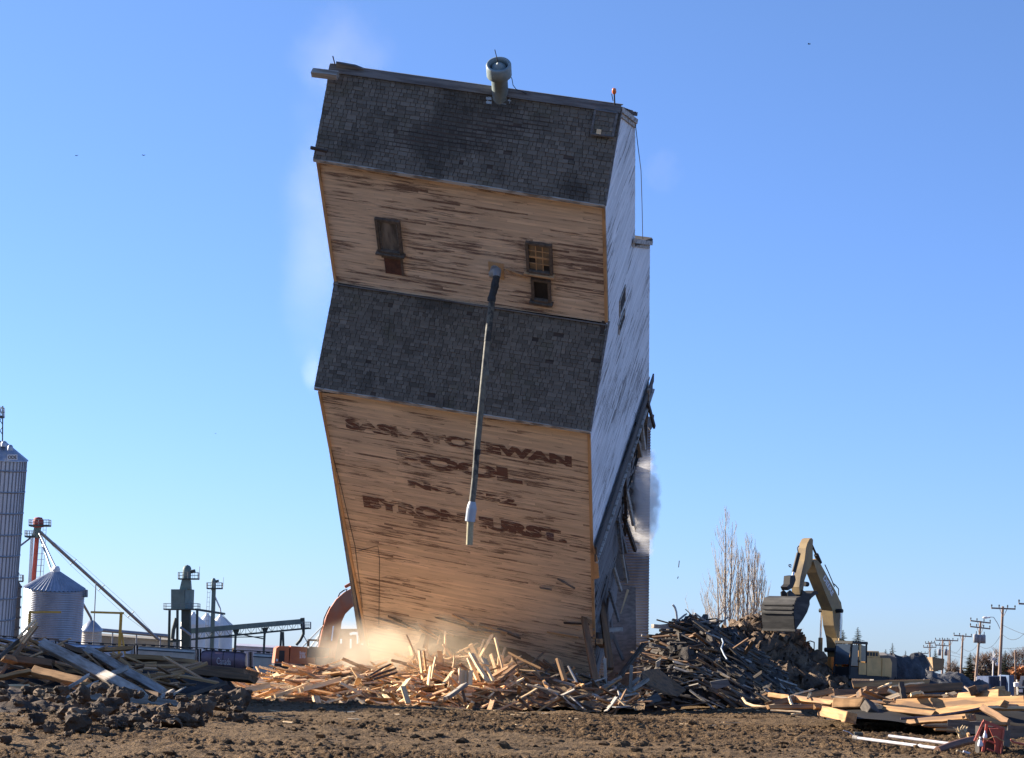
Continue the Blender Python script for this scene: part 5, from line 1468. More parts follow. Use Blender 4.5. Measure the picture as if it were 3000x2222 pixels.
railing(e, at(250, 1748, D), 10 * s, 1, 1.0)
# bucket elevator with spouts
D = 335; s = 1 / ppm(D)
e = empty('bucket_elevator', at(97, 1990, D), 'red bucket elevator leg with platforms and spouts above the round bin', 'bucket elevator')
m = MB(); m.bar(at(110, 1555, D), at(78, 1960, D), .62, .5, side=_r); m.build('leg', MAT['red_leg'], e)
m = MB(); m.bar(at(94, 1576, D - 1), at(74, 1960, D - 1), .42, .42, side=_r); m.build('return_leg', MAT['white_bin'], e)
m = MB(); m.bar(at(112, 1540, D), at(104, 1575, D), 1.0, .8, side=_r); m.build('distributor', MAT['green'], e)
m = MB(); m.lathe(at(112, 1545, D) , _u, [(.85, 0), (.85, 1.0), (.6, 1.5), (0, 1.6)], 14); m.build('head', MAT['red_leg'], e)
railing(e, at(117, 1541, D), 58 * s, 2, 17 * s, 'green_dk')
railing(e, at(90, 1573, D), 28 * s, 2, 17 * s, 'green_dk')
ladder(e, at(110, 1700, D + 1), at(121, 1580, D + 1), .75)
ladder(e, at(121, 1700, D + 2), at(131, 1545, D + 2), .5)
def sppipe(a, b, r, name='spout', mat='pipe_grey'):
    m = MB(); m.tube([a, b], r, 8); return m.build(name, MAT[mat], e)
sppipe(at(112, 1557, D), at(163, 1664, D - 12), .16); sppipe(at(116, 1570, D), at(152, 1676, D - 10), .16)
sppipe(at(90, 1576, D), at(40, 1614, D - 10), .16)
lp0, lp1 = at(113, 1555, D), at(466, 1876, D + 30)
sppipe(lp0, lp1, .27)
m = MB()
for t, L_ in ((.27, 15), (.50, 16), (.75, 17)):
    c = lerp(lp0, lp1, t); m.tube([c - _r * L_ * s * .6 - _u * L_ * s * .55, c + _r * L_ * s * .6 + _u * L_ * s * .55], .09, 5)
m.build('truss_strut', MAT['pipe_grey'], e)
m = MB()
for sg_ in (1, -1):
    P = [lp0 + _u * 0] + [lerp(lp0, lp1, t) + (_r * .6 + _u * .55) * (L_ * s * sg_) for t, L_ in ((.27, 15), (.50, 16), (.75, 17))] + [lp1]
    m.tube(P, .025, 4)
m.build('guy_wire', MAT['pipe_grey'], e)
m = MB(); m.tube([at(281, 1708, D + 12), at(268, 1990, D + 12)], .09, 6); m.build('prop', MAT['pipe_grey'], e)
m = MB(); m.lathe(at(165, 1668, D - 13) - _u * .4, _u, [(.5, 0), (.55, .4), (.3, .8), (0, .85)], 12); m.build('spout_end', MAT['white_bin'], e)
# small bin and its filling pipe
D = 370; s = 1 / ppm(D)
A, B = at(268, 1848, D), at(264, 1985, D)
e = empty('small_grain_bin', B, 'small low bin with a grey cone roof right of the round bin', 'grain bin')
ax = A - B; H = ax.length
m = MB(); m.lathe(B, ax, corrugated(30 * s, H, 40), 40, smooth=False); m.build('wall', MAT['car_tan'], e)
m = MB(); m.lathe(B, ax, [(33 * s, H), (33 * s, H + .2), (.5, H + 29 * s), (0, H + 30 * s)], 40); m.build('roof', MAT['bin_roof'], e)
m = MB(); m.tube([at(240, 1764, D - 20), at(266, 1810, D), at(268, 1822, D)], .22, 8); m.build('filling_pipe', MAT['pipe_grey'], e)
# long conveyor pipe and long low building
D = 400; s = 1 / ppm(D)
e = empty('pipe_conveyor', at(395, 1990, D), 'long level conveyor pipe above the beige building', 'conveyor')
m = MB(); m.tube([at(292, 1846, D), at(492, 1864, D)], .36, 8); m.build('tube', MAT['pipe_grey'], e)
for u in (330, 400, 470):
    m = MB(); m.tube([at(u, 1850 + (u - 292) * .09, D), at(u - 4, 1990, D)], .14, 6); m.build('support', MAT['pipe_grey'], e)
D = 430
def shed(u0, v0, u1, v1, vb, D, wall, roof, label, ridge=10, dep=14):
    s = 1 / ppm(D)
    c = at((u0 + u1) / 2, vb, D); e = empty('long_shed', c, label, 'shed')
    p0, p1 = at(u0, v0 + ridge, D), at(u1, v1 + ridge, D); q0, q1 = at(u0, vb, D), at(u1, vb, D)
    r0, r1 = at(u0, v0, D + dep / 2), at(u1, v1, D + dep / 2)
    dY = Vector((0, dep, 0))
    m = MB(); m.hexa([q0, q1, q1 + dY, q0 + dY, p0, p1, p1 + dY, p0 + dY]); m.build('wall', MAT[wall], e)
    m = MB(); m.prism([p0 - Vector((0, .5, .1)), p1 - Vector((0, .5, .1)), r1, r0], (0, 0, .15)); m.prism([r0, r1, p1 + dY, p0 + dY], (0, 0, .15)); m.build('roof', MAT[roof], e)
    return e
shed(225, 1853, 506, 1872, 1990, 480, 'beige', 'beige', 'long low beige roofed shed behind the railcars, beneath the conveyor pipe', 5)
shed(688, 1887, 1100, 1910, 1990, 500, 'lilac_roof', 'lilac_roof', 'long pale metal roofed shed behind the conveyor supports', 5)
# green tower
D = 420; s = 1 / ppm(D)
e = empty('cleaner_tower', at(540, 1990, D), 'green grain cleaning tower with a boxy head and domed leg on legs', 'grain tower')
dy = Vector((0, 3.0, 0))
def gbox(u0, v0, u1, v1, dep, mat, name, dd=0):
    m = MB(); a, b, c, d_ = at(u0, v1, D + dd), at(u1, v1, D + dd), at(u1, v0, D + dd), at(u0, v0, D + dd); y = Vector((0, dep, 0))
    m.hexa([a, b, b + y, a + y, d_, c, c + y, d_ + y]); return m.build(name, MAT[mat], e)
gbox(501, 1727, 541, 1785, 4, 'green', 'head_box')
m = MB(); a, b, c, d_ = at(541, 1785, D), at(558, 1784, D + 3), at(560, 1727, D + 3), at(543, 1727, D); m.prism([a, b, c, d_], (.2, 3, 0)); m.build('side_panel', MAT['green'], e)
m = MB(); m.prism([at(526, 1727, D + 1), at(558, 1727, D + 1), at(556, 1700, D + 1), at(532, 1700, D + 1)], (0, 2, 0)); m.build('neck', MAT['green'], e)
m = MB(); c0 = at(546, 1702, D + 2); m.lathe(c0, at(549, 1655, D + 2) - c0, [(13 * s, 0), (13 * s, 30 * s), (12 * s, 38 * s), (8 * s, 44 * s), (0, 47 * s)], 20); m.build('domed_leg', MAT['green'], e)
m = MB(); m.tube([at(558, 1676, D), at(572, 1673, D)], .35, 8); m.build('motor', MAT['green_dk'], e)
railing(e, at(553, 1697, D + 2), 58 * s, 2.5, 19 * s, 'green_dk')
railing(e, at(533, 1786, D + 2), 100 * s, 4, 17 * s, 'green_dk')
m = MB(); m.tube([at(582, 1700, D), at(585, 1660, D)], .05, 4); m.build('aerial', MAT['pipe_grey'], e)
gbox(531, 1788, 556, 1990, 2, 'green_dk', 'leg_casing', 1)
for u0, u1 in ((497, 493), (520, 519), (578, 574)):
    m = MB(); m.bar(at(u0, 1788, D - 1), at(u1, 1990, D - 1), .45, .45); m.build('leg', MAT['green_dk'], e)
m = MB(); m.bar(at(575, 1786, D), at(657, 1799, D + 10), .5, .4); m.build('catwalk', MAT['green_dk'], e)
m = MB(); m.tube([at(517, 1812, D - 2), at(508, 1845, D - 2), at(505, 1872, D - 2)], .4, 8); m.build('chute', MAT['green_dk'], e)
m = MB(); m.tube([at(528, 1838, D - 2), at(560, 1862, D - 2)], .25, 8); m.build('chute', MAT['pipe_grey'], e)
# small leg
D = 440; s = 1 / ppm(D)
e = empty('small_bucket_elevator', at(621, 1990, D), 'slim green bucket elevator with a domed head behind the white bins', 'bucket elevator')
m = MB(); m.bar(at(627, 1712, D), at(618, 1985, D), .78, .7, side=_r); m.build('leg', MAT['green'], e)
m = MB(); c0 = at(626, 1722, D); m.lathe(c0, _u, [(.48, 0), (.48, 1.3), (.4, 1.7), (.2, 1.95), (0, 2.0)], 14); m.build('head', MAT['green'], e)
m = MB(); m.tube([at(632, 1704, D), at(641, 1702, D)], .25, 8); m.build('motor', MAT['green_dk'], e)
railing(e, at(629, 1725, D), 44 * s, 2, 17 * s, 'green_dk')
ladder(e, at(606, 1840, D - 1), at(612, 1730, D - 1), .55)
m = MB(); m.tube([at(620, 1726, D), at(645, 1783, D), at(647, 1796, D)], .16, 8); m.build('spout', MAT['white_bin'], e)
m = MB(); m.tube([at(653, 1722, D), at(655, 1692, D)], .04, 4); m.build('aerial', MAT['pipe_grey'], e)
# white bins
D = 450; s = 1 / ppm(D)
for k, (u, dd) in enumerate(((566, 0), (606, 6), (646, 12))):
    A, B = at(u, 1826 + 3 * k, D + dd), at(u - 4, 1990, D + dd)
    e = empty('white_bin', B, ('leftmost white cone roofed bin, behind the green tower', 'middle white cone roofed bin of the row of three', 'rightmost white cone roofed bin with a stair on its roof')[k], 'grain bin', 'white bins in a row')
    ax = A - B; H = ax.length
    m = MB(); m.lathe(B, ax, [(36 * s, 0), (36 * s, H)], 40); m.build('wall', MAT['white_bin'], e)
    m = MB(); m.lathe(B, ax, [(37 * s, H - .1), (37 * s, H + .1), (5 * s, H + 28 * s), (5 * s, H + 32 * s), (0, H + 33 * s)], 40); m.build('roof', MAT['white_bin'], e)
    if k == 2:
        m = MB(); m.tube([at(650, 1800, D + 8), at(686, 1838, D + 8)], .05, 4); m.tube([at(652, 1806, D + 8), at(682, 1840, D + 8)], .05, 4); m.build('stair_rail', MAT['pipe_grey'], e)
# conveyor gallery
D = 425; s = 1 / ppm(D)
e = empty('conveyor_gallery', at(720, 1990, D), 'long inclined green conveyor gallery on posts reaching toward the elevator', 'conveyor')
a, b = at(552, 1850, D), at(888, 1821, D)
m = MB(); m.bar(a, b, .8, 1.0, side=Vector((0, 1, 0))); m.build('casing', MAT['green'], e)
m = MB(); c, d_ = at(500, 1880, D), at(905, 1841, D); m.bar(c, d_, .6, .35, side=Vector((0, 1, 0)))
N = 22
for i in range(N):
    p, q = lerp(a, b, i / N), lerp(a, b, (i + 1) / N)
    pl, ql = lerp(at(552, 1874, D), at(888, 1843, D), i / N), lerp(at(552, 1874, D), at(888, 1843, D), (i + 1) / N)
    m.tube([p, ql] if i % 2 else [pl, q], .05, 4); m.tube([pl, p], .045, 4)
m.tube([at(690, 1856, D), at(776, 1873, D)], .12, 5); m.tube([at(640, 1868, D), at(776, 1866, D)], .1, 5)
m.build('truss', MAT['green_dk'], e)
for u0, v0, u1 in ((691, 1848, 684), (776, 1843, 769), (824, 1852, 817), (829, 1852, 833)):
    m = MB(); m.bar(at(u0, v0, D), at(u1, 1990, D), .42, .42); 
    if u0 < 800: m.prism([at(u0 - 10, v0 - 3, D), at(u0 + 11, v0 - 5, D), at(u0 + 3, v0 + 14, D), at(u0 - 3, v0 + 14, D)], (0, .4, 0))
    m.build('post', MAT['green_dk'], e)
gbox_ = None
m = MB(); m.bar(at(886, 1811, D), at(888, 1842, D), .8, .8, side=_r); m.build('drive_box', MAT['green_dk'], e)
railing(e, at(899, 1842, D), 22 * s, 2, 19 * s, 'green_dk')
m = MB(); m.tube([at(889, 1842, D), at(889, 1858, D), at(880, 1876, D), at(868, 1890, D)], .30, 8); m.build('discharge_spout', MAT['green_dk'], e)
m = MB(); m.tube([at(889, 1862, D), at(899, 1880, D), at(906, 1900, D)], .10, 6); m.build('hose', MAT['pipe_grey'], e)
for k, (u0, v0, u1, v1) in enumerate(((950, 1830, 884, 1896), (952, 1836, 908, 1896), (955, 1842, 922, 1896))):
    pass
e = empty('far_spout_frame', at(915, 1990, 440), 'thin grey sloping spouts seen left of the orange boom', 'spouts')
for k, (u0, v0, u1, v1) in enumerate(((958, 1822, 884, 1898), (960, 1826, 908, 1900), (964, 1836, 922, 1900))):
    m = MB(); m.tube([at(u0, v0, 440), at(u1, v1, 440)], .12, 6); m.build('spout', MAT['pipe_grey'], e)
# railcars
D = 300
def railcar(u0, v0, u1, v1, vb, mat, kind, label):
    s = 1 / ppm(D); e = empty('railcar', at((u0 + u1) / 2, vb, D), label, 'railcar', None)
    p0, p1 = at(u0, v0, D), at(u1, v1, D); X = (p1 - p0); L = X.length; Xn = X.normalized(); Y = Vector((0, 1, 0)); Z = _u
    h = (vb - v0) * s
    if kind == 'round':
        prof = []
        for k in range(17):
            a = math.pi * (k / 16) 
            prof.append((-math.cos(a) * 1.55 + 1.55, -(1.6) + math.sin(a) * 1.4))
        m = MB()
        sec = [(1.55 - 1.6 * math.cos(R(200) * k / 20 - R(100) + math.pi / 2), 0) for k in range(2)]
        c0 = p0 - Z * 1.40 + Y * 1.6; c1 = c0 + X
        n = 28
        rings = []
        for (cc, rr_) in ((c0 + Xn * .0, 1.35), (c0 + Xn * .5, 1.62), (c1 - Xn * .5, 1.62), (c1, 1.35)):
            rings.append([cc + (Y * math.cos(2 * math.pi * j / n) * 1.0 + Z * math.sin(2 * math.pi * j / n) * .82) * rr_ for j in range(n)])
        vs = [q for r_ in rings for q in r_]; fs = [tuple(range(n))[::-1], tuple(3 * n + j for j in range(n))]
        m.add(vs, [(i * n + j, i * n + (j + 1) % n, (i + 1) * n + (j + 1) % n, (i + 1) * n + j) for i in range(3) for j in range(n)], smooth=True)
        m.add(rings[0], [tuple(range(n))[::-1]]); m.add(rings[3], [tuple(range(n))])
        m.build('body', MAT[mat], e)
        m = MB()
        for t in (.24, .5, .76):
            cc = lerp(c0, c1, t)
            m.tube([cc + (Y * math.cos(2 * math.pi * j / 24) + Z * math.sin(2 * math.pi * j / 24) * .82) * 1.63 for j in range(25)], .05, 5)
        m.build('rib', MAT['car_dark'], e)
        f3 = Matrix(((Xn.x, Z.x, -Y.x, 0), (Xn.y, Z.y, -Y.y, 0), (Xn.z, Z.z, -Y.z, 0), (0, 0, 0, 1)))
        f3.translation = lerp(c0, c1, .52) - Z * .15 - Y * 1.66 - e.location
        text_on('Canada', f3, 2.0, 0.95, MAT['letters_pale'], e, .0, 'lettering')
    else:
        m = MB()
        sec = [(0, -.55), (.35, -.1), (1.2, .12), (2.0, .12), (2.85, -.1), (3.2, -.55), (3.2, -3.4), (0, -3.4)]
        n = len(sec)
        r0 = [p0 + Y * a + Z * (b - .25) for a, b in sec]; r1 = [q + X for q in r0]
        m.add(r0 + r1, [(j, (j + 1) % n, n + (j + 1) % n, n + j) for j in range(n)] + [tuple(range(n))[::-1], tuple(n + j for j in range(n))])
        m.build('body', MAT[mat], e)
        m = MB(); m.bar(p0 - Z * .62 - Y * .08, p0 + X - Z * .62 - Y * .08, .1, .14, side=Y); m.build('side_sill', MAT['car_dark'], e)
    m = MB(); m.bar(p0 - Xn * .6 + Y * 1.6 + Z * .15, p1 + Xn * .6 + Y * 1.6 + Z * .15, 1.6, .12, side=Y)
    for k in range(6): m.box(lerp(p0, p1, (k + .5) / 6) + Y * 1.0 + Z * .05, .5, .5, .22, ax=(Xn, Y, Z))
    m.build('roof_walk', MAT['car_dark'], e)
    m = MB()
    for ee, sg_ in ((p0, -1), (p1, 1)):
        m.box(ee + Xn * sg_ * .35 + Y * 1.6 - Z * 2.2, .5, 2.9, .2, ax=(Xn, Y, Z)); m.box(ee + Xn * sg_ * .5 + Y * .4 - Z * 1.6, .12, .12, 3.2, ax=(Xn, Y, Z)); m.box(ee + Xn * sg_ * .5 + Y * 2.8 - Z * 1.6, .12, .12, 3.2, ax=(Xn, Y, Z))
    m.box((p0 + p1) / 2 + Y * 1.6 - Z * 3.75, L + 1.4, 2.6, .5, ax=(Xn, Y, Z))
    m.build('end_frame', MAT['car_dark'], e)
    m = MB()
    for t in (.08, .18, .82, .92):
        cc = lerp(p0, p1, t) - Z * 4.3
        for yy in (.7, 2.5): m.tube([cc + Y * (yy - .08), cc + Y * (yy + .08)], .45, 12)
    m.build('wheel', MAT['car_dark'], e)
railcar(-40, 1864, 150, 1876, 1970, 'car_grey', 'box', 'grey hopper railcar half hidden behind the far left of the timber pile')
railcar(172, 1882, 382, 1893, 1980, 'car_grey', 'box', 'blue grey hopper railcar behind the yellow gallows post')
railcar(404, 1891, 570, 1901, 1985, 'car_tan', 'box', 'tan hopper railcar left of the maroon one')
railcar(588, 1902, 718, 1910, 1990, 'car_maroon', 'round', 'dusty maroon cylindrical railcar with pale lettering')
railcar(742, 1911, 905, 1921, 1995, 'car_tan', 'box', 'pale grey hopper railcar partly behind the orange excavator')
railcar(926, 1922, 1100, 1932, 2000, 'car_tan', 'box', 'last hopper railcar fading behind the dust at the elevator')
# yellow gallows posts
for (u0, v0, u1, v1, ua, ub, va, vb_, lab) in ((355, 1797, 345, 1990, 266, 363, 1794, 1797, 'yellow gallows post standing by the blue grey railcar'), (87, 1797, 80, 1990, 85, 179, 1794, 1794, 'yellow gallows post in front of the round bin')):
    D = 260
    e = empty('gallows_post', at(u1, v1, D), lab, 'post')
    m = MB(); m.bar(at(u0, v0, D), at(u1, v1, D), .32, .32); m.build('post', MAT['yellow'], e)
    m = MB(); m.bar(at(ua, va, D), at(ub, vb_, D), .26, .26); m.build('arm', MAT['yellow'], e)
    if ua > 200:
        m = MB(); m.bar(at(357, 1855, D), at(367, 1920, D), .2, .2); m.build('brace', MAT['yellow'], e)
# ------------------------------------------------------------------ excavators
MAT['ex_yellow'] = rough_mat('dusty_yellow_paint', (0.37, 0.255, 0.115), (0.27, 0.19, 0.10), ns=1.4, rough=.6, bump=.05, c3=(0.17, 0.125, 0.075))
MAT['ex_orange'] = rough_mat('dusty_orange_paint', (0.50, 0.15, 0.055), (0.40, 0.125, 0.055), ns=1.2, rough=.6, bump=.05, c3=(0.36, .17, .10))
MAT['ex_black'] = rough_mat('black_machine_paint', (0.022, 0.022, 0.022), (0.04, 0.037, 0.033), ns=1.5, rough=.6, bump=.1)
MAT['ex_house'] = rough_mat('warmed_yellow_panel', (0.78, 0.43, 0.15), (0.60, 0.34, 0.12), ns=1.4, rough=.55, bump=.05)  # yellow pushed lighter and redder to offset blue skylight in the shade
MAT['bucket'] = rough_mat('scuffed_bucket_steel', (0.052, 0.048, 0.045), (0.026, 0.025, 0.024), (1, .25, 3), 2.2, rough=.7, metal=0, bump=.15, c3=(0.085, .08, .072))
MAT['cabglass'] = rough_mat('cab_window_glass', (0.055, 0.07, 0.085), (0.04, 0.05, 0.06), ns=1, rough=.12, bump=0, spec=.6)
MAT['chrome'] = rough_mat('polished_ram_rod', (0.65, 0.66, 0.68), (0.5, .5, .52), ns=2, rough=.2, metal=.9, bump=0)
MAT['exhaust'] = rough_mat('grey_engine_cover', (0.10, 0.10, 0.095), (0.07, 0.07, 0.065), ns=2, rough=.6, bump=.05)

class Rig:
    """machine coordinates: x forward, y left, z up, origin on the ground below the slew ring"""
    def __init__(self, loc, fwd):
        self.o = Vector(loc); f = Vector((fwd[0], fwd[1], 0)).normalized()
        self.X = f; self.Y = Vector((-f.y, f.x, 0)); self.Z = Vector((0, 0, 1))
    def __call__(self, x, y, z): return self.o + self.X * x + self.Y * y + self.Z * z
    def plate(self, m, prof, y0, y1, **k):      # profile in (x,z) swept across y
        m.prism([self(x, y0, z) for x, z in prof], self.Y * (y1 - y0), **k)
    def box(self, m, x0, x1, y0, y1, z0, z1, **k):
        m.hexa([self(x0, y0, z0), self(x1, y0, z0), self(x1, y1, z0), self(x0, y1, z0), self(x0, y0, z1), self(x1, y0, z1), self(x1, y1, z1), self(x0, y1, z1)], **k)

def tracks(g, e, L=2.2):
    for y in (-1.35, 1.35):
        m = MB()
        prof = []
        for k in range(9): a = math.pi / 2 + math.pi * k / 8; prof.append((-L + .48 * math.cos(a), .5 + .48 * math.sin(a)))
        for k in range(9): a = -math.pi / 2 + math.pi * k / 8; prof.append((L + .48 * math.cos(a), .5 + .48 * math.sin(a)))
        g.plate(m, prof, y - .3, y + .3)
        n = 34
        for k in range(n):
            x = -L + 2 * L * k / n
            for z in (.02, .98): g.box(m, x, x + .07, y - .32, y + .32, z - .03, z + .03)
        t = m.build('track', MAT['ex_black'], e)
        m = MB()
        for x in (-L, -L / 2, 0, L / 2, L): m.tube([g(x, y - .34, .5), g(x, y + .34, .5)], .3 if abs(x) == L else .16, 12)
        m.build('roller', MAT['ex_black'], t)

# ---- yellow machine
D = 115
o_ = at(2462, 2048, D)
g = Rig((o_.x, o_.y, o_.z), (-0.65, -0.76))
e = empty('excavator', g.o, 'yellow excavator with raised boom and empty bucket beside the dirt heap', 'excavator')
tracks(g, e)
m = MB(); m.lathe(g(0, 0, .9), (0, 0, 1), [(.6, -.5), (.6, .3)], 20); m.build('slew_ring', MAT['ex_black'], e)
m = MB(); g.box(m, -2.7, 1.55, -1.45, 1.45, 1.12, 1.3); m.build('platform', MAT['ex_black'], e)
m = MB(); g.plate(m, [(-2.9, 1.25), (-1.9, 1.25), (-1.9, 2.3), (-2.75, 2.3), (-2.95, 2.05)], -1.45, 1.45); m.build('counterweight', MAT['ex_house'], e)
m = MB(); g.box(m, -1.88, -.35, .55, 1.42, 1.31, 2.28); g.box(m, -1.88, .2, -1.42, -.5, 1.31, 2.25); m.build('side_cabinet', MAT['ex_house'], e)
m = MB(); g.plate(m, [(-2.6, 2.3), (-.5, 2.3), (-.55, 2.62), (-2.45, 2.66)], -.9, .9); m.build('engine_hood', MAT['ex_house'], e)
m = MB()
for k in range(5): g.box(m, -2.3 + k * .3, -2.12 + k * .3, .905, .93, 2.38, 2.58)
m.build('vent_grille', MAT['ex_black'], e)
m = MB(); m.tube([g(-1.6, -.5, 2.6), g(-1.6, -.5, 3.05)], .07, 10); m.build('exhaust_pipe', MAT['ex_black'], e)
# cab
cb = MB(); 
for (x, y) in ((-.25, .45), (-.25, 1.42), (1.45, .45), (1.45, 1.42)):
    cb.bar(g(x, y, 1.3), g(x - (.2 if x > 1 else 0), y, 3.0), .09, .09)
g.plate(cb, [(-.32, 2.98), (1.32, 2.98), (1.28, 3.12), (-.28, 3.12)], .38, 1.48)
g.box(cb, -.28, 1.5, .42, 1.45, 1.3, 1.42)
cabm = cb.build('cab', MAT['ex_black'], e)
m = MB(); g.box(m, -.26, 1.42, .44, 1.43, 1.42, 1.75); m.build('cab_base', MAT['ex_black'], cabm)
m = MB(); m.prism([g(1.46, .50, 1.86), g(1.46, 1.37, 1.86), g(1.29, 1.37, 2.94), g(1.29, .50, 2.94)], g.X * .02); m.build('windscreen', MAT['cabglass'], cabm)
m = MB(); g.plate(m, [(.62, 1.8), (1.36, 1.8), (1.22, 2.92), (.62, 2.92)], 1.425, 1.44); m.build('side_window', MAT['cabglass'], cabm)
m = MB(); g.plate(m, [(-.16, 2.05), (.32, 2.05), (.32, 2.90), (-.16, 2.90)], 1.425, 1.44); m.build('side_window', MAT['cabglass'], cabm)
m = MB(); g.box(m, .36, .56, 1.43, 1.47, 1.35, 2.98); g.box(m, -.26, .36, 1.43, 1.46, 1.35, 1.98); dr = m.build('door_frame', MAT['ex_house'], cabm)
m = MB(); g.box(m, .5, .6, 1.47, 1.5, 2.0, 2.1); m.build('door_handle', MAT['ex_black'], cabm)
# handrail and tool box on the far side
m = MB()
for x in (.6, 1.35): m.tube([g(x, -1.35, 2.1), g(x, -1.35, 3.0)], .03, 6)
m.tube([g(.6, -1.35, 3.0), g(1.0, -1.35, 3.06), g(1.35, -1.35, 3.0)], .03, 6); m.tube([g(.6, -1.35, 2.55), g(1.35, -1.35, 2.55)], .03, 6)
m.build('handrail', MAT['ex_black'], e)
m = MB(); g.box(m, .35, 1.5, -1.44, -.62, 1.31, 2.05); m.build('tool_box', MAT['ex_yellow'], e)
# boom
def xz(u, v):                   # photo point on the machine's centre plane
    ray = at(u, v, 1) - CAMP; t = (g.o - CAMP).dot(g.Y) / ray.dot(g.Y)
    p = CAMP + ray * t - g.o
    return (p.dot(g.X), p.dot(g.Z))
def boom_part(px, y0, y1, mat, name, parent, shrink=0):
    m = MB(); g.plate(m, [xz(u, v) for u, v in px], y0, y1); return m.build(name, MAT[mat], parent)
wB = .34
# outline of the boom as its centre-plane profile, forward edge then back edge
kx = .86 * wB * 54 
fwd_edge = [(2378, 1678), (2401, 1735), (2423, 1788), (2427, 1833), (2436, 1870), (2440, 1925)]
back_edge = [(2452, 1925), (2450, 1870), (2452, 1820), (2451, 1783), (2444, 1758), (2433, 1733), (2407, 1686), (2388, 1652), (2376, 1638), (2368, 1646)]
bm_ = boom_part(fwd_edge + back_edge, -wB, wB, 'ex_yellow', 'boom', e)
m = MB(); c = xz(2437, 1905); m.tube([g(c[0], -.42, c[1]), g(c[0], .42, c[1])], .13, 14); m.build('pivot_pin', MAT['ex_black'], bm_)
# lettering on the left side of the boom
a_, b_ = xz(2398, 1690), xz(2424, 1742)
dx, dz = b_[0] - a_[0], b_[1] - a_[1]; L_ = math.hypot(dx, dz)
tx = (g.X * dx + g.Z * dz) / L_; nn = g.Y; ty = nn.cross(tx)
ft = Matrix(((tx.x, ty.x, nn.x, 0), (tx.y, ty.y, nn.y, 0), (tx.z, ty.z, nn.z, 0), (0, 0, 0, 1)))
ft.translation = g((a_[0] + b_[0]) / 2, wB + .012, (a_[1] + b_[1]) / 2) - g.o
text_on('DEERE', ft, L_, .30, MAT['white_bin'], bm_, .03, 'lettering')
# boom rams
for y in (-.62, .62):
    p0, p1 = g(1.15, y, 1.45), None
    c = xz(2436, 1790); p1 = g(c[0] + .05, y, c[1])
    m = MB(); m.tube([p0, lerp(p0, p1, .55)], .12, 12); rm = m.build('boom_ram', MAT['ex_yellow'], e)
    m = MB(); m.tube([lerp(p0, p1, .5), p1], .06, 10); m.build('ram_rod', MAT['chrome'], rm)
m = MB(); c = xz(2436, 1790); m.tube([g(c[0] + .05, -.72, c[1]), g(c[0] + .05, .72, c[1])], .11, 12); m.build('ram_bracket', MAT['ex_black'], e)
# stick
st = boom_part([(2367, 1577), (2361, 1579), (2354, 1592), (2350, 1606), (2346, 1640), (2334, 1690), (2330, 1720), (2332, 1742), (2340, 1742), (2346, 1700), (2356, 1672), (2364, 1662), (2370, 1640), (2370, 1600), (2371, 1582)], -.24, .24, 'ex_yellow', 'stick', e)
m = MB(); c0, c1 = xz(2374, 1587), xz(2402, 1650); p0, p1 = g(c0[0], 0, c0[1]), g(c1[0], 0, c1[1])
m.tube([p1, lerp(p1, p0, .4)], .13, 12); rm = m.build('stick_ram', MAT['ex_black'], e)
m = MB(); m.tube([lerp(p1, p0, .35), p0], .06, 10); m.build('ram_rod', MAT['ex_black'], rm)
m = MB(); c0, c1 = xz(2344, 1622), xz(2327, 1700); p0, p1 = g(c0[0] + .15, 0, c0[1]), g(c1[0] + .25, 0, c1[1])
m.tube([p0, lerp(p0, p1, .7)], .12, 12); rm = m.build('bucket_ram', MAT['ex_black'], e)
m = MB(); m.tube([lerp(p0, p1, .6), p1], .06, 10); m.build('ram_rod', MAT['chrome'], rm)
lk = boom_part([(2306, 1688), (2320, 1686), (2322, 1700), (2314, 1722), (2300, 1730), (2296, 1720), (2304, 1712)], -.2, .2, 'ex_black', 'bucket_link', e)
for (u, v) in ((2330, 1663),):
    c = xz(u, v); m = MB(); m.tube([g(c[0] + .25, -.1, c[1]), g(c[0] + .42, -.1, c[1] + .02), g(c[0] + .5, -.1, c[1] + .1), g(c[0] + .36, -.1, c[1] + .13), g(c[0] + .25, -.1, c[1] + .1)], .03, 6); m.build('lifting_eye', MAT['ex_black'], st)
c = xz(2362, 1712); m = MB(); m.tube([g(c[0] + .2, 0, c[1]), g(c[0] - .12, 0, c[1])], .13, 12); m.build('thumb_pivot', MAT['ex_black'], st)
# bucket : rounded back toward the camera, side plates, teeth edge
W2 = .98
cz = xz(2282, 1796)
bx = cz[0]; bz = cz[1]
prof_o = []
# profile (x forward): back plate from top rear to bottom lip
bk = [(-1.35, .86), (-.55, .90), (-.12, .80), (.10, .45), (.14, .0), (.06, -.5), (-.02, -.84)]
m = MB()
inner = [(x - .05, z * .96) for x, z in bk]
ring = [(bx + x, bz + z) for x, z in bk] + [(bx + x, bz + z) for x, z in inner[::-1]]
for i in range(len(bk) - 1):
    q = [(bx + bk[i][0], bz + bk[i][1]), (bx + bk[i + 1][0], bz + bk[i + 1][1]), (bx + inner[i + 1][0], bz + inner[i + 1][1]), (bx + inner[i][0], bz + inner[i][1])]
    g.plate(m, q, -W2, W2)
bk_o = m.build('bucket', MAT['bucket'], e)
m = MB()
for y0 in (-W2 - .03, W2):
    g.plate(m, [(bx + x, bz + z) for x, z in [(-1.35, .84), (-.55, .88), (-.12, .78), (.1, .43), (.12, 0), (.04, -.5), (-.06, -.86), (-.75, -.30), (-1.15, .1), (-1.38, .5)]], y0, y0 + .03)
m.build('side_plate', MAT['bucket'], bk_o)
m = MB()
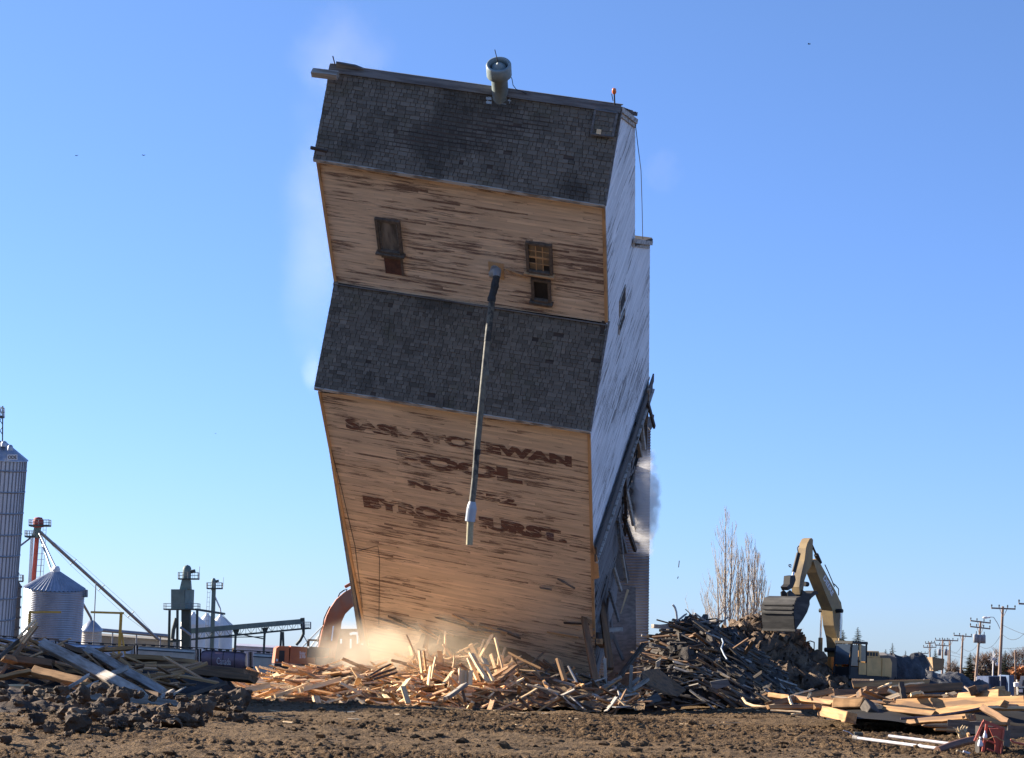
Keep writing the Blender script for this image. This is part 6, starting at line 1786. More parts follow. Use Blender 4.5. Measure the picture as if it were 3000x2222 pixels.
for z_, x_ in ((.42, .14), (.2, .17), (-.02, .18)):
    g.box(m, bx + x_ - .04, bx + x_ + .01, -W2 + .05, W2 - .05, bz + z_ - .035, bz + z_ + .035)
m.build('wear_strip', MAT['bucket'], bk_o)
m = MB(); g.box(m, bx - .16, bx + .02, -W2 - .05, W2 + .05, bz - .95, bz - .84)
m.build('lip', MAT['bucket'], bk_o)
for y in (-.2, .2):
    m = MB(); g.plate(m, [(bx - 1.25, bz + .84), (bx - .5, bz + .88), (bx - .45, bz + 1.1), (bx - .7, bz + 1.22), (bx - 1.2, bz + 1.0)], y - .03, y + .03); m.build('bucket_ear', MAT['bucket'], bk_o)
th_ = boom_part([(2337, 1728), (2350, 1738), (2362, 1739), (2370, 1732), (2378, 1731), (2383, 1737), (2383, 1741), (2376, 1742), (2364, 1752), (2352, 1768), (2346, 1776), (2338, 1772), (2334, 1750)], -.3, .3, 'bucket', 'thumb', e)
# hoses
for (pp) in ([(2434, 1708), (2444, 1716), (2452, 1726), (2452, 1745)], [(2412, 1655), (2420, 1672), (2432, 1700), (2440, 1720)], [(2448, 1748), (2458, 1766), (2462, 1790), (2460, 1830)], [(2336, 1600), (2331, 1606), (2334, 1620)]):
    m = MB(); m.tube([g(xz(u, v)[0], .1, xz(u, v)[1]) for u, v in pp], .03, 6); m.build('hose', MAT['ex_black'], e)

# ---- orange machine behind the dust
D = 150
o_ = at(905, 1997, D)
g = Rig((o_.x, o_.y, gz(o_.x, o_.y)), (0.985, 0.17))
g.o.z = at(905, 1997, D).z
e = empty('excavator', g.o, 'orange excavator working in golden dust at the left corner of the falling elevator', 'excavator')
tracks(g, e)
m = MB(); m.lathe(g(0, 0, .9), (0, 0, 1), [(.6, -.5), (.6, .3)], 20); m.build('slew_ring', MAT['ex_black'], e)
m = MB(); g.box(m, -2.6, 1.7, -1.45, 1.45, 1.0, 1.16); m.build('platform', MAT['ex_black'], e)
m = MB(); g.plate(m, [(-2.6, 1.2), (-1.6, 1.2), (-1.6, 2.42), (-2.3, 2.40), (-2.52, 2.25)], -1.46, 1.46); cw = m.build('counterweight', MAT['ex_orange'], e)
m = MB(); g.box(m, -2.3, -1.92, -1.50, -1.47, 1.32, 2.1); m.build('grille', MAT['ex_black'], cw)
m = MB(); g.plate(m, [(-1.56, 1.2), (-.35, 1.2), (-.35, 2.40), (-1.5, 2.44)], -1.45, 1.45); dp = m.build('engine_panel', MAT['ex_orange'], e)
m = MB(); g.plate(m, [(-.35, 1.2), (.25, 1.2), (.25, 1.68), (-.35, 1.68)], -1.44, -.4); m.build('side_cabinet', MAT['ex_orange'], e)
m = MB(); g.plate(m, [(-.33, 1.7), (.8, 1.7), (1.2, 1.9), (1.2, 2.40), (-.2, 2.46)], -1.40, 1.4); m.build('engine_cover', MAT['exhaust'], e)
m = MB(); g.box(m, .27, 1.6, -1.42, -.5, 1.2, 1.68); m.build('tank', MAT['exhaust'], e)
tx, ty, nn = g.X, g.Z, -g.Y
ft = Matrix(((tx.x, ty.x, nn.x, 0), (tx.y, ty.y, nn.y, 0), (tx.z, ty.z, nn.z, 0), (0, 0, 0, 1)))
ft.translation = g(-.66, -1.465, 1.98) - g.o; text_on('Solar', ft, .42, .22, MAT['white_bin'], dp, .01, 'lettering')
ft = ft.copy(); ft.translation = g(-.66, -1.465, 1.72) - g.o; text_on('270', ft, .42, .20, MAT['white_bin'], dp, .01, 'lettering')
m = MB(); g.box(m, -2.5, -2.36, -1.49, -1.47, 1.34, 1.50); m.build('sticker', MAT['white_bin'], cw)
def xz(u, v):
    ray = at(u, v, 1) - CAMP; t = (g.o - CAMP).dot(g.Y) / ray.dot(g.Y)
    p = CAMP + ray * t - g.o
    return (p.dot(g.X), p.dot(g.Z))
bpx = [(925, 1960), (932, 1900), (945, 1840), (956, 1805), (966, 1784), (984, 1757), (1008, 1736), (1045, 1716), (1085, 1690), (1105, 1740), (1060, 1764), (1030, 1780), (1010, 1800), (1000, 1822), (996, 1850), (985, 1900), (975, 1960)]
bo = boom_part(bpx, -.35, .35, 'ex_orange', 'boom', e)
m = MB(); g.plate(m, [xz(u, v) for u, v in ((1085, 1690), (1105, 1740), (1240, 1790), (1250, 1765))], -.3, .3); m.build('stick', MAT['ex_orange'], e)
m = MB(); c0, c1 = xz(1010, 1731), xz(1075, 1694); m.tube([g(c0[0], 0, c0[1] + .25), g(c1[0], 0, c1[1] + .25)], .12, 10); m.build('stick_ram', MAT['ex_orange'], e)
for y in (-.6, .6):
    c0, c1 = (1.3, 1.3), xz(975, 1835); p0, p1 = g(c0[0], y, c0[1]), g(c1[0], y, c1[1])
    m = MB(); m.tube([p0, lerp(p0, p1, .6)], .12, 10); rm = m.build('boom_ram', MAT['ex_orange'], e)
    m = MB(); m.tube([lerp(p0, p1, .5), p1], .06, 8); m.build('ram_rod', MAT['chrome'], rm)
for pp in ([(990, 1752), (995, 1742), (1006, 1734), (1016, 1730), (1012, 1742)], [(946, 1836), (949, 1815), (958, 1795), (966, 1780)], [(930, 1886), (940, 1850), (945, 1838)]):
    m = MB(); m.tube([g(xz(u, v)[0], -.1, xz(u, v)[1] + .08) for u, v in pp], .05, 6); m.build('hose', MAT['ex_black'], e)
cm_ = MB(); 
for (x, y) in ((-.1, .45), (-.1, 1.4), (1.6, .45), (1.6, 1.4)): cm_.bar(g(x, y, 1.2), g(x, y, 2.9), .1, .1)
g.box(cm_, -.15, 1.65, .4, 1.45, 2.85, 2.98); g.box(cm_, -.15, 1.65, .4, 1.45, 1.2, 1.9)
cb_ = cm_.build('cab', MAT['ex_black'], e)
# dusty ruined outbuilding behind the machine, only its top shows through the dust
MAT['ruin'] = rough_mat('dusty_red_brown_boards', (0.26, 0.15, 0.10), (0.20, 0.115, 0.08), ns=.8, bump=0)
D = 175
e = empty('ruined_shed', at(1020, 1990, D), 'dust veiled wooden shed with small window holes behind the orange boom', 'shed')
wins = [(996, 1838 + 0), ]
m = MB()
# wall pieced round its openings, in columns
cols = [(950, 974, []), (974, 984, [(1866, 1898)]), (984, 996, []), (996, 1002, [(1872, 1886)]), (1002, 1024, []), (1024, 1030, [(1854, 1862), (1872, 1900)]), (1030, 1044, [(1852, 1860)]), (1044, 1050, [(1852, 1886)]), (1050, 1058, []), (1058, 1064, [(1850, 1890)]), (1064, 1120, [])]
for u0, u1, holes in cols:
    v = 1843; 
    for h0, h1 in holes + [(2000, 2000)]:
        if h0 > v:
            a, b, c, d_ = at(u0, h0, D), at(u1, h0, D), at(u1, v, D), at(u0, v, D); y = Vector((0, .3, 0))
            m.hexa([a, b, b + y, a + y, d_, c, c + y, d_ + y])
        v = h1
m.build('wall', MAT['ruin'], e)
# ------------------------------------------------------------------ right hand background
MAT['bark_pale'] = rough_mat('pale_poplar_bark', (0.50, 0.44, 0.37), (0.26, 0.22, 0.18), ns=2, bump=0)
MAT['twig'] = rough_mat('pale_poplar_twigs', (0.55, 0.47, 0.38), (0.42, 0.35, 0.28), ns=1, bump=0)
MAT['twig_gold'] = rough_mat('ochre_twigs', (0.58, 0.42, 0.24), (0.46, 0.32, 0.18), ns=1, bump=0)
MAT['bark'] = rough_mat('brown_bark', (0.11, 0.075, 0.055), (0.06, 0.045, 0.035), ns=2, bump=0)
MAT['twig_brown'] = rough_mat('red_brown_twigs', (0.20, 0.125, 0.085), (0.14, 0.09, 0.065), ns=1, bump=0)
MAT['needles'] = rough_mat('dark_spruce_needles', (0.040, 0.055, 0.030), (0.022, 0.032, 0.02), ns=2, bump=0, tonev=.4)
MAT['needles_lit'] = rough_mat('sunlit_olive_needles', (0.10, 0.085, 0.04), (0.05, 0.055, 0.03), ns=2, bump=0, tonev=.4)  # lit copy of the spruce needles, sunlight put into the colour
MAT['rust_leaf'] = rough_mat('rusty_autumn_leaves', (0.32, 0.115, 0.035), (0.22, 0.09, 0.035), ns=2, bump=0, tonev=.4)
MAT['pole'] = rough_mat('weathered_pole', (0.34, 0.24, 0.18), (0.24, 0.17, 0.13), ns=1, bump=0)
MAT['insul'] = rough_mat('dark_insulator', (0.08, 0.06, 0.06), (0.05, 0.05, 0.05), bump=0)
MAT['tank'] = rough_mat('grey_transformer', (0.30, 0.31, 0.33), (0.24, .25, .27), bump=0)
MAT['lampwhite'] = rough_mat('white_lamp_head', (0.75, 0.72, 0.70), (0.65, .62, .6), bump=0)
MAT['slabtan'] = rough_mat('dusty_grey_concrete', (0.23, 0.205, 0.18), (0.15, 0.13, 0.115), ns=.8, bump=.3, bd=.05)
MAT['slabdark'] = rough_mat('dark_grey_rubble', (0.10, 0.10, 0.105), (0.045, 0.045, 0.05), ns=1.1, bump=.8, bd=.15, c3=(.16, .155, .15))
MAT['crate'] = rough_mat('brown_wood_crate', (0.36, 0.24, 0.13), (0.24, 0.155, 0.09), (1, 1, 4), 1, bump=.05)
MAT['navy'] = rough_mat('navy_steel', (0.055, 0.075, 0.135), (0.035, 0.05, 0.095), ns=1, rough=.5, bump=0)
MAT['chain'] = rough_mat('pale_fence_mesh', (0.62, 0.60, 0.58), (0.5, .48, .46), ns=3, bump=0)
MAT['truckwhite'] = rough_mat('off_white_truck_paint', (0.62, 0.60, 0.52), (0.5, .48, .42), ns=1, rough=.4, bump=0)

def bare_tree(u_top, v_top, u_b, v_b, d, spread, label, group, twig='twig', bark='bark_pale', n1=34, seed=0, upright=True, cat='tree', r0=.16):
    rs_ = random.Random(seed)
    T, Bq = at(u_top, v_top, d), at(u_b, v_b, d)
    e = empty('poplar_tree' if upright else 'bare_tree', Bq, label, cat, group)
    H = (T - Bq).length; ax = (T - Bq).normalized()
    pts = [lerp(Bq, T, i / 8) + Vector((rs_.gauss(0, .05), rs_.gauss(0, .05), 0)) * (1 if 0 < i < 8 else 0) for i in range(9)]
    m = MB(); m.tube(pts, [r0 * (1 - .88 * i / 8) for i in range(9)], 7); m.build('trunk', MAT[bark], e)
    m = MB()
    for k in range(n1):
        t = rs_.uniform(.12, .93); p = lerp(Bq, T, t)
        a = rs_.uniform(0, 2 * math.pi); rad = Vector((math.cos(a), math.sin(a), 0))
        L = H * (1 - t) * rs_.uniform(.35, .62) + .5
        w = spread * rs_.uniform(.4, 1.15) * (1 - t) ** .7 + .12
        up_ = ax if upright else (ax * .6).normalized()
        b1 = p + rad * w * .45 + up_ * L * .32; b2 = p + rad * w * .85 + up_ * L * .7; b3 = p + rad * w + up_ * L * (1 if upright else .85)
        r = r0 * .20 * (1 - t) + (.014 if upright else .022)
        m.tube([p, b1, b2, b3], [r, r * .8, r * .55, .012], 4, cap=False)
        for j in range(7 if upright else 10):
            tt = rs_.uniform(.2, 1); q = lerp(lerp(p, b1, min(1, tt * 2)), lerp(b2, b3, max(0, tt * 2 - 1)), .5) if False else (lerp(p, b1, tt * 3) if tt < .33 else lerp(b1, b2, (tt - .33) * 3) if tt < .66 else lerp(b2, b3, (tt - .66) * 2.94))
            a2 = rs_.uniform(0, 2 * math.pi); r2 = Vector((math.cos(a2), math.sin(a2), 0))
            l2 = rs_.uniform(.35, 1.1) * (1 if upright else 1.2)
            m.tube([q, q + r2 * l2 * (.22 if upright else .6) + up_ * l2 * .85], [.014, .006] if upright else [.02, .009], 3, cap=False)
    m.build('crown', MAT[twig], e)
    return e
PG = None
for i, (ut, vt, ub, sp_, tw, n1, lab) in enumerate((
    (2127, 1492, 2121, 2.6, 'twig', 46, 'tallest bare poplar, its crown topping the row'),
    (2146, 1530, 2137, 1.8, 'twig', 36, 'second tallest bare poplar just right of the tallest'),
    (2106, 1660, 2101, 3.6, 'twig', 52, 'broad bare tree with spreading limbs left of the tallest poplar'),
    (2165, 1610, 2158, 1.5, 'twig_gold', 32, 'slim ochre tinted poplar in the gap right of the second tallest'),
    (2194, 1575, 2184, 1.8, 'twig', 38, 'bare poplar leading the right hand clump'),
    (2212, 1580, 2203, 1.6, 'twig', 34, 'bare poplar just right of the leader of the right hand clump'),
    (2220, 1625, 2214, 1.6, 'twig_gold', 32, 'ochre tinted poplar within the right hand clump'),
    (2234, 1665, 2228, 1.5, 'twig_gold', 34, 'rightmost short ochre poplar above the bucket'),
    (2180, 1700, 2176, 1.6, 'twig_gold', 28, 'shortest poplar low between the two clumps'),
    (2062, 1755, 2090, 2.4, 'twig', 24, 'low leaning sapling at the left end of the poplars'))):
    bare_tree(ut, vt, ub, 1960, 215, sp_ * .95, lab, None, tw, n1=int(n1 * .72), seed=200 + i, r0=.17 if i < 6 else .12)
bare_tree(2320, 1838, 2322, 1960, 220, 1.6, 'small bare tree top peeping over the dirt heap under the bucket', None, 'twig', n1=16, seed=250, r0=.08)

def conifer(u_t, v_t, u_b, v_b, d, wpx, label, mat='needles', seed=0, dens=1.0, group=None):
    rs_ = random.Random(seed); T, Bq = at(u_t, v_t, d), at(u_b, v_b, d)
    Wd = wpx / ppm(d) / 2
    e = empty('spruce_tree', Bq, label, 'tree', group)
    H = (T - Bq).length; ax = (T - Bq).normalized()
    m = MB(); m.tube([Bq, T], [H * .016 + .03, .015], 6); m.build('trunk', MAT['bark'], e)
    m = MB(); n = int(95 * dens)
    for k in range(n):
        t = .06 + .94 * (k / n); a = k * 2.4 + rs_.uniform(-.4, .4)
        L = Wd * 1.75 * (1 - t) ** .8 * rs_.uniform(.65, 1.15) + .08
        rad = Vector((math.cos(a), math.sin(a), 0)); tn = Vector((-rad.y, rad.x, 0))
        p = lerp(Bq, T, t); drop = .16 * L
        tip = p + rad * L + ax * (-drop + .22 * L * rs_.random())
        m.tube([p, tip], [.03, .01], 3, cap=False, tone=.2)
        ns = max(4, int(L * 6))
        for j in range(ns):
            s = (j + .5) / ns; q = lerp(p, tip, s); wl_ = L * .36 * (1 - s * .6)
            for sg_ in (-1, 1):
                v1 = q + tn * sg_ * wl_ + rad * wl_ * .55 - ax * wl_ * rs_.uniform(.1, .6)
                v2 = q + rad * wl_ * .45
                m.add([q, v1, v2, q - ax * wl_ * .35], [(0, 1, 2), (0, 3, 1)], tone=rs_.random())
    m.build('foliage', MAT[mat], e)
conifer(2513, 1838, 2516, 1975, 190, 54, 'dark spruce standing above the yellow excavator cab', seed=1)
conifer(2470, 1846, 2462, 1960, 195, 48, 'dark spruce half hidden behind the yellow boom', seed=2)
conifer(2570, 1911, 2571, 1960, 260, 18, 'small spruce leftmost behind the grey rubble', seed=3, dens=.7)
conifer(2595, 1903, 2595, 1960, 260, 20, 'small spruce second behind the grey rubble', seed=4, dens=.7)
conifer(2615, 1884, 2614, 1960, 260, 26, 'tallest spruce of the small group behind the grey rubble', seed=5, dens=.55)
conifer(2653, 1907, 2652, 1960, 260, 14, 'tiny spruce top above the dark rubble block', seed=6, dens=.6)
conifer(2740, 1901, 2739, 1970, 300, 24, 'small spruce behind the wooden crate', seed=7, dens=.8)
conifer(2843, 1912, 2838, 1998, 300, 42, 'broad spruce tinted olive as if sunlit between two utility poles', 'needles_lit', seed=8, dens=1.1)
conifer(2945, 1905, 2940, 1995, 310, 34, 'dark spruce behind the tallest utility pole', seed=9, dens=.9)
# far brown bare trees and shrubs
for i, (u, v, w_) in enumerate(((2790, 1950, 3), (2880, 1930, 5), (2900, 1922, 5), (2920, 1915, 5), (2955, 1930, 5), (2975, 1920, 5), (2998, 1912, 6), (2862, 1942, 4))):
    bare_tree(u, v, u, 1998, 330, w_ * .55, ('thin brown bare tree behind the crate', 'brown bare tree left of the star ornament', 'brown bare tree behind the star ornament', 'brown bare tree right of the star ornament', 'brown bare tree behind the tallest pole', 'brown bare tree over the white roof line', 'brown bare tree at the right edge', 'brown bare tree beside the olive spruce')[i], None, 'twig_brown', 'bark', n1=34, seed=400 + i, upright=False, r0=.12)
def shrub(u0, u1, v_t, v_b, d, mat, name, label, n=700, seed=0):
    rs_ = random.Random(seed); m = MB(); c = at((u0 + u1) / 2, v_b, d)
    for k in range(n):
        u = rs_.uniform(u0, u1); hgt = rs_.random() ** .7 * (1 - .6 * abs((u - (u0 + u1) / 2) / ((u1 - u0) / 2)) ** 2) * (.75 + .25 * math.sin(u * .5 + seed))
        p = at(u, v_b + (v_t - v_b) * hgt, d + rs_.uniform(-2, 2)); s = rs_.uniform(.12, .34)
        q = [p + Vector((rs_.gauss(0, s), rs_.gauss(0, s), rs_.gauss(0, s))) for _ in range(3)]
        m.add(q, [(0, 1, 2)], tone=rs_.random())
    m.tube([at((u0 + u1) / 2, v_b + 6, d), at((u0 + u1) / 2, (v_t + v_b) / 2, d)], .08, 5)
    return m.build(name, MAT[mat], label=label, cat='shrub', recalc=False)
MAT['shrub_brown'] = rough_mat('dull_brown_shrub', (0.16, 0.12, 0.085), (0.10, 0.075, 0.055), ns=1, bump=0, tonev=.4)
shrub(2770, 2830, 1956, 1985, 330, 'shrub_brown', 'shrub', 'dull brown shrub between the crate and the third pole', 500, 1)
shrub(2850, 2900, 1948, 1995, 328, 'shrub_brown', 'shrub', 'brown shrub behind the white fence', 800, 2)
shrub(2885, 2945, 1950, 1995, 332, 'shrub_brown', 'shrub', 'brown shrub under the star ornament', 800, 3)
shrub(2950, 3030, 1950, 1992, 322, 'rust_leaf', 'shrub', 'rusty orange shrub behind the container at the right edge', 1000, 4)
shrub(2935, 2965, 1966, 1995, 318, 'rust_leaf', 'shrub', 'small rusty shrub right of the tallest pole', 260, 5)
shrub(2835, 2865, 1968, 1995, 318, 'rust_leaf', 'shrub', 'small ochre shrub below the olive spruce', 240, 6)

def utility_pole(ut, vt, ub, vb, d, arms, label, transformers=None, r=.15, insul=(-.85, -.2, .35, .9)):
    e = empty('utility_pole', at(ub, vb, d), label, 'utility pole', None)
    m = MB(); m.tube([at(ub, vb, d), at(ut, vt, d)], [r * 1.25, r * .8], 10); m.build('pole', MAT['pole'], e)
    for (ua, va, uc, vc) in arms:
        a, b = at(ua, va, d - .3), at(uc, vc, d - .3)
        m = MB(); m.bar(a, b, .14, .16); am = m.build('crossarm', MAT['pole'], e)
        m = MB(); s = (b - a); cc = (a + b) / 2
        for k in (-.96, -.35, .35, .96):
            p = cc + s * (k / 2); m.tube([p, p + _u * .32], .05, 6); m.lathe(p + _u * .2, _u, [(.05, 0), (.09, .06), (.05, .2)], 8)
        m.build('insulator', MAT['insul'], am)
        m = MB()
        for sg_ in (-1, 1): m.tube([cc + s * (sg_ * .16), cc - _u * .9 + _f * .1], .03, 4)
        m.build('brace', MAT['pole'], am)
    for (u, v) in transformers or ():
        m = MB(); p = at(u, v, d - .4); m.lathe(p, _u, [(0, -.55), (.28, -.55), (.28, .4), (.18, .5), (0, .5)], 12); t_ = m.build('transformer', MAT['tank'], e)
        m = MB(); m.tube([p + _u * .5 + _r * .1, p + _u * .85 + _r * .1], .05, 6); m.build('bushing', MAT['insul'], t_)
    return e
utility_pole(2938, 1777, 2925, 2050, 225, [(2904, 1782, 2975, 1785)], 'tallest utility pole with a single crossarm, nearest in the receding row', r=.16)
utility_pole(2873, 1820, 2857, 2010, 260, [(2843, 1819, 2902, 1826), (2842, 1836, 2901, 1843)], 'utility pole with two crossarms and round transformers', [(2858, 1870), (2870, 1872), (2881, 1872)])
utility_pole(2821, 1861, 2814, 1998, 300, [(2794, 1862, 2847, 1866)], 'plain utility pole with one crossarm beside the olive spruce')
utility_pole(2783, 1875, 2782, 1995, 330, [(2760, 1876, 2807, 1878)], 'slim utility pole with one crossarm right of the crate')
utility_pole(2762, 1874, 2760, 1990, 350, [(2740, 1876, 2781, 1878), (2739, 1890, 2781, 1893)], 'double crossarm utility pole with two small transformers behind the crate', [(2752, 1911), (2771, 1911)])
utility_pole(2724, 1882, 2725, 1985, 380, [(2711, 1886, 2738, 1884), (2705, 1897, 2743, 1897)], 'farthest double crossarm utility pole left of the crate')
utility_pole(2778, 1905, 2776, 1990, 400, [], 'short bare pole leaning between the slim pole and the crate', r=.12)
utility_pole(2704, 1914, 2704, 1985, 430, [(2690, 1915, 2720, 1915)], 'tiny far pole showing over the dark rubble block')
utility_pole(2974, 1905, 2975, 2000, 320, [], 'short bare pole near the right edge above the white roof line', r=.12)
utility_pole(3016, 1760, 3004, 2050, 205, [(2984, 1769, 3052, 1773)], 'utility pole mostly cut off by the right edge, crossarm end showing')
def wire(pts, d, label, name='power_line', r=.02):
    P = [at(u, v, dd) for (u, v), dd in zip(pts, d)]
    out = []
    for i in range(len(P) - 1):
        for k in range(8): out.append(lerp(P[i], P[i + 1], k / 8))
    out.append(P[-1])
    m = MB(); m.tube(out, r, 4)
    return m.build(name, MAT['wire'], label=label, cat='wire')
def sag(u0, v0, u1, v1, s, n=8):
    return [(u0 + (u1 - u0) * i / n, v0 + (v1 - v0) * i / n + s * 4 * (i / n) * (1 - i / n)) for i in range(n + 1)]
for (u0, v0, u1, v1, s, d0, d1, lab) in (
    (2938, 1832, 3010, 1862, 2, 225, 210, 'upper wire running right from the tallest pole'),
    (2934, 1856, 3006, 1850, 22, 225, 210, 'deep sagging wire right of the tallest pole'),
    (2865, 1888, 2934, 1856, 26, 260, 225, 'sagging wire between the transformer pole and the tallest pole'),
    (2816, 1895, 2865, 1888, 17, 300, 260, 'sagging wire between the plain pole and the transformer pole'),
    (2784, 1908, 2816, 1895, 12, 330, 300, 'sagging wire between the slim pole and the plain pole'),
    (2784, 1906, 2840, 1928, 2, 330, 320, 'thin straight wire running down right from the slim pole'),
    (2938, 1900, 3010, 1895, 2, 330, 320, 'thin faint wire low at the right edge'),
    (2784, 1920, 2860, 1934, 1, 340, 330, 'faint low wire crossing behind the olive spruce')):
    pts = sag(u0, v0, u1, v1, s); wire(pts, [lerp(d0, d1, i / 8) for i in range(9)], lab, r=.022)
# street lamp head on its arm
D = 228
e = empty('street_lamp', at(2930, 1880, D), 'white cobra head street lamp on a thin arm off the tallest pole', 'street lamp')
m = MB(); m.tube([at(2933, 1850, D), at(2922, 1826, D), at(2911, 1809, D), at(2898, 1808, D)], .035, 6); m.build('arm', MAT['pipe_grey'], e)
m = MB(); c = at(2886, 1810, D); 
m.add([], [])
bm_s = bmesh.new(); bmesh.ops.create_uvsphere(bm_s, u_segments=14, v_segments=8, radius=1)
m.add([c + _r * (v.co.x * .30) + _f * (v.co.y * .2) + _u * (v.co.z * .12) for v in bm_s.verts], [tuple(v.index for v in f.verts) for f in bm_s.faces], smooth=True); bm_s.free()
m.tube([c + _r * .2, at(2901, 1809, D)], .08, 8)
m.build('lamp_head', MAT['lampwhite'], e)
# star ornament
D = 290
e = empty('star_ornament', at(2907, 2000, D), 'pale many pointed star ornament on a slim pole', 'ornament')
m = MB(); m.tube([at(2908, 2000, D), at(2911, 1908, D)], [.12, .07], 8); m.build('pole', MAT['lampwhite'], e)
m = MB(); c = at(2910, 1931, D - .3)
for k in range(12):
    a = 2 * math.pi * k / 12 + .13; L_ = (.72, .5)[k % 2]
    m.tube([c, c + (_r * math.cos(a) + _u * math.sin(a)) * L_], [.05, .035], 5)
m.build('star', MAT['lampwhite'], e)
m = MB(); c2 = at(2921, 1947, D - .5); m.lathe(c2 - _f * .1, _f, [(.0, 0), (.26, 0), (.26, .1), (0, .1)], 16); m.build('round_sign', MAT['lampwhite'], e)
# low building with a white roof line
D = 340; 
a = at(2938, 1948, D)
e = empty('low_building', at(2980, 1996, D), 'low building with a bright white roof edge at the right', 'building')
m = MB(); m.hexa([at(2950, 1996, D), at(3060, 1998, D), at(3060, 1998, D) + Vector((0, 8, 0)), at(2950, 1996, D) + Vector((0, 8, 0)), at(2950, 1954, D), at(3060, 1956, D), at(3060, 1956, D) + Vector((0, 8, 0)), at(2950, 1954, D) + Vector((0, 8, 0))]); m.build('wall', MAT['shrub_brown'], e)
m = MB(); m.bar(at(2942, 1946, D - 1), at(3060, 1949, D - 1), .3, .16, side=Vector((0, 1, 0))); m.build('roof_edge', MAT['lampwhite'], e)
m = MB(); m.bar(at(2962, 1953, D - .6), at(2981, 1953.5, D - .6), .1, .12); m.build('sign', MAT['lampwhite'], e)
# fence panels, container, truck
D = 175
e = empty('chain_fence', at(2878, 2040, D), 'pale chain link fence panel behind the dark rubble', 'fence')
m = MB()
for u in (2861, 2879, 2895): m.tube([at(u, 1984, D), at(u, 2040, D)], .05, 6)
m.tube([at(2860, 1988, D), at(2896, 1988, D)], .04, 6); m.build('post', MAT['lampwhite'], e)
m = MB(); a, b = at(2861, 2030, D), at(2861, 1989, D); W_ = at(2896, 2030, D) - a; H_ = b - a
for k in range(-14, 34):
    for sg_ in (0, 1):
        t0, t1 = k / 20, k / 20 + .7
        p, q = (a + W_ * max(0, min(1, t0)) + H_ * max(0, min(1, (max(0, min(1, t0)) - t0) / .7)), a + W_ * max(0, min(1, t1)) + H_ * max(0, min(1, (max(0, min(1, t1)) - t0) / .7)))
        if (p - q).length < .1: continue
        if sg_: p, q = a + W_ - (p - a) + H_ * 0 + H_ * (2 * ((p - a).dot(H_) / H_.length_squared)), a + W_ - (q - a) + H_ * (2 * ((q - a).dot(H_) / H_.length_squared))
        m.tube([p, q], .014, 3)
m.build('mesh_panel', MAT['chain'], e)
D = 165
e = empty('navy_container', at(2945, 2060, D), 'navy blue steel container behind the tallest pole', 'container')
def cbox(u0, u1, v0, v1, dep, mat, name, D=165, rib=True):
    m = MB(); a, b, c, d_ = at(u0, v1, D), at(u1, v1, D), at(u1, v0, D), at(u0, v0, D); y = Vector((0, dep, 0))
    m.hexa([a, b, b + y, a + y, d_, c, c + y, d_ + y])
    if rib:
        n = 14
        for k in range(n): m.bar(lerp(a, b, (k + .5) / n) - Vector((0, .02, 0)), lerp(d_, c, (k + .5) / n) - Vector((0, .02, 0)), .06, .05)
    return m.build(name, MAT[mat], e)
cbox(2896, 2958, 1982, 2060, 4, 'navy', 'wall'); 
m = MB(); m.tube([at(2931, 1976, D - .4), at(2931, 2045, D - .4)], .04, 6); m.build('pipe', MAT['lampwhite'], e)
MAT['navy2'] = rough_mat('lighter_blue_door', (0.10, 0.145, 0.23), (0.075, 0.11, 0.18), ns=1, rough=.5, bump=0)
cbox(2956, 2971, 1979, 2060, 3.6, 'navy2', 'door', 164, False)
e2 = empty('pickup_truck', at(3010, 2062, 150), 'off white truck nose showing at the right edge', 'truck')
D = 150
m = MB(); a = at(2984, 2050, D)
def tp(u, v, dd=0): return at(u, v, D + dd)
m.hexa([tp(2984, 2046), tp(3060, 2048), tp(3060, 2048, 5), tp(2990, 2046, 5), tp(2985, 2012), tp(3060, 2014), tp(3060, 2014, 5), tp(2990, 2012, 5)])
m.hexa([tp(2984, 2012), tp(3060, 2014), tp(3060, 2014, 4), tp(2988, 2012, 4), tp(2990, 1981), tp(3060, 1983), tp(3060, 1983, 4), tp(2994, 1981, 4)])
m.build('body', MAT['truckwhite'], e2)
m = MB(); m.prism([tp(2994, 2010, -.05), tp(3050, 2012, -.05), tp(3050, 1994, -.05), tp(2998, 1993, -.05)], _f * .03); m.build('windscreen', MAT['cabglass'], e2)
m = MB(); m.bar(tp(2984, 2033, -.1), tp(3060, 2036, -.1), .1, .1); m.box(tp(3002, 2024, -.05), .9, .1, .35); m.build('bumper', MAT['car_dark'], e2)
m = MB(); m.box(tp(2990, 2024, -.08), .28, .1, .22, ax=(_r, _f, _u)); m.build('headlight', MAT['lampwhite'], e2)
m = MB()
for u in (2989, 3040): m.tube([tp(u, 2050, .2), tp(u, 2050, .7)], .4, 14)
m.build('wheel', MAT['car_dark'], e2)
m = MB(); m.tube([tp(2977, 2000), tp(2977, 2012)], .18, 8); m.tube([tp(2978, 1992, 1), tp(2981, 2046, 1)], .04, 5); m.build('wing_mirror', MAT['lampwhite'], e2)
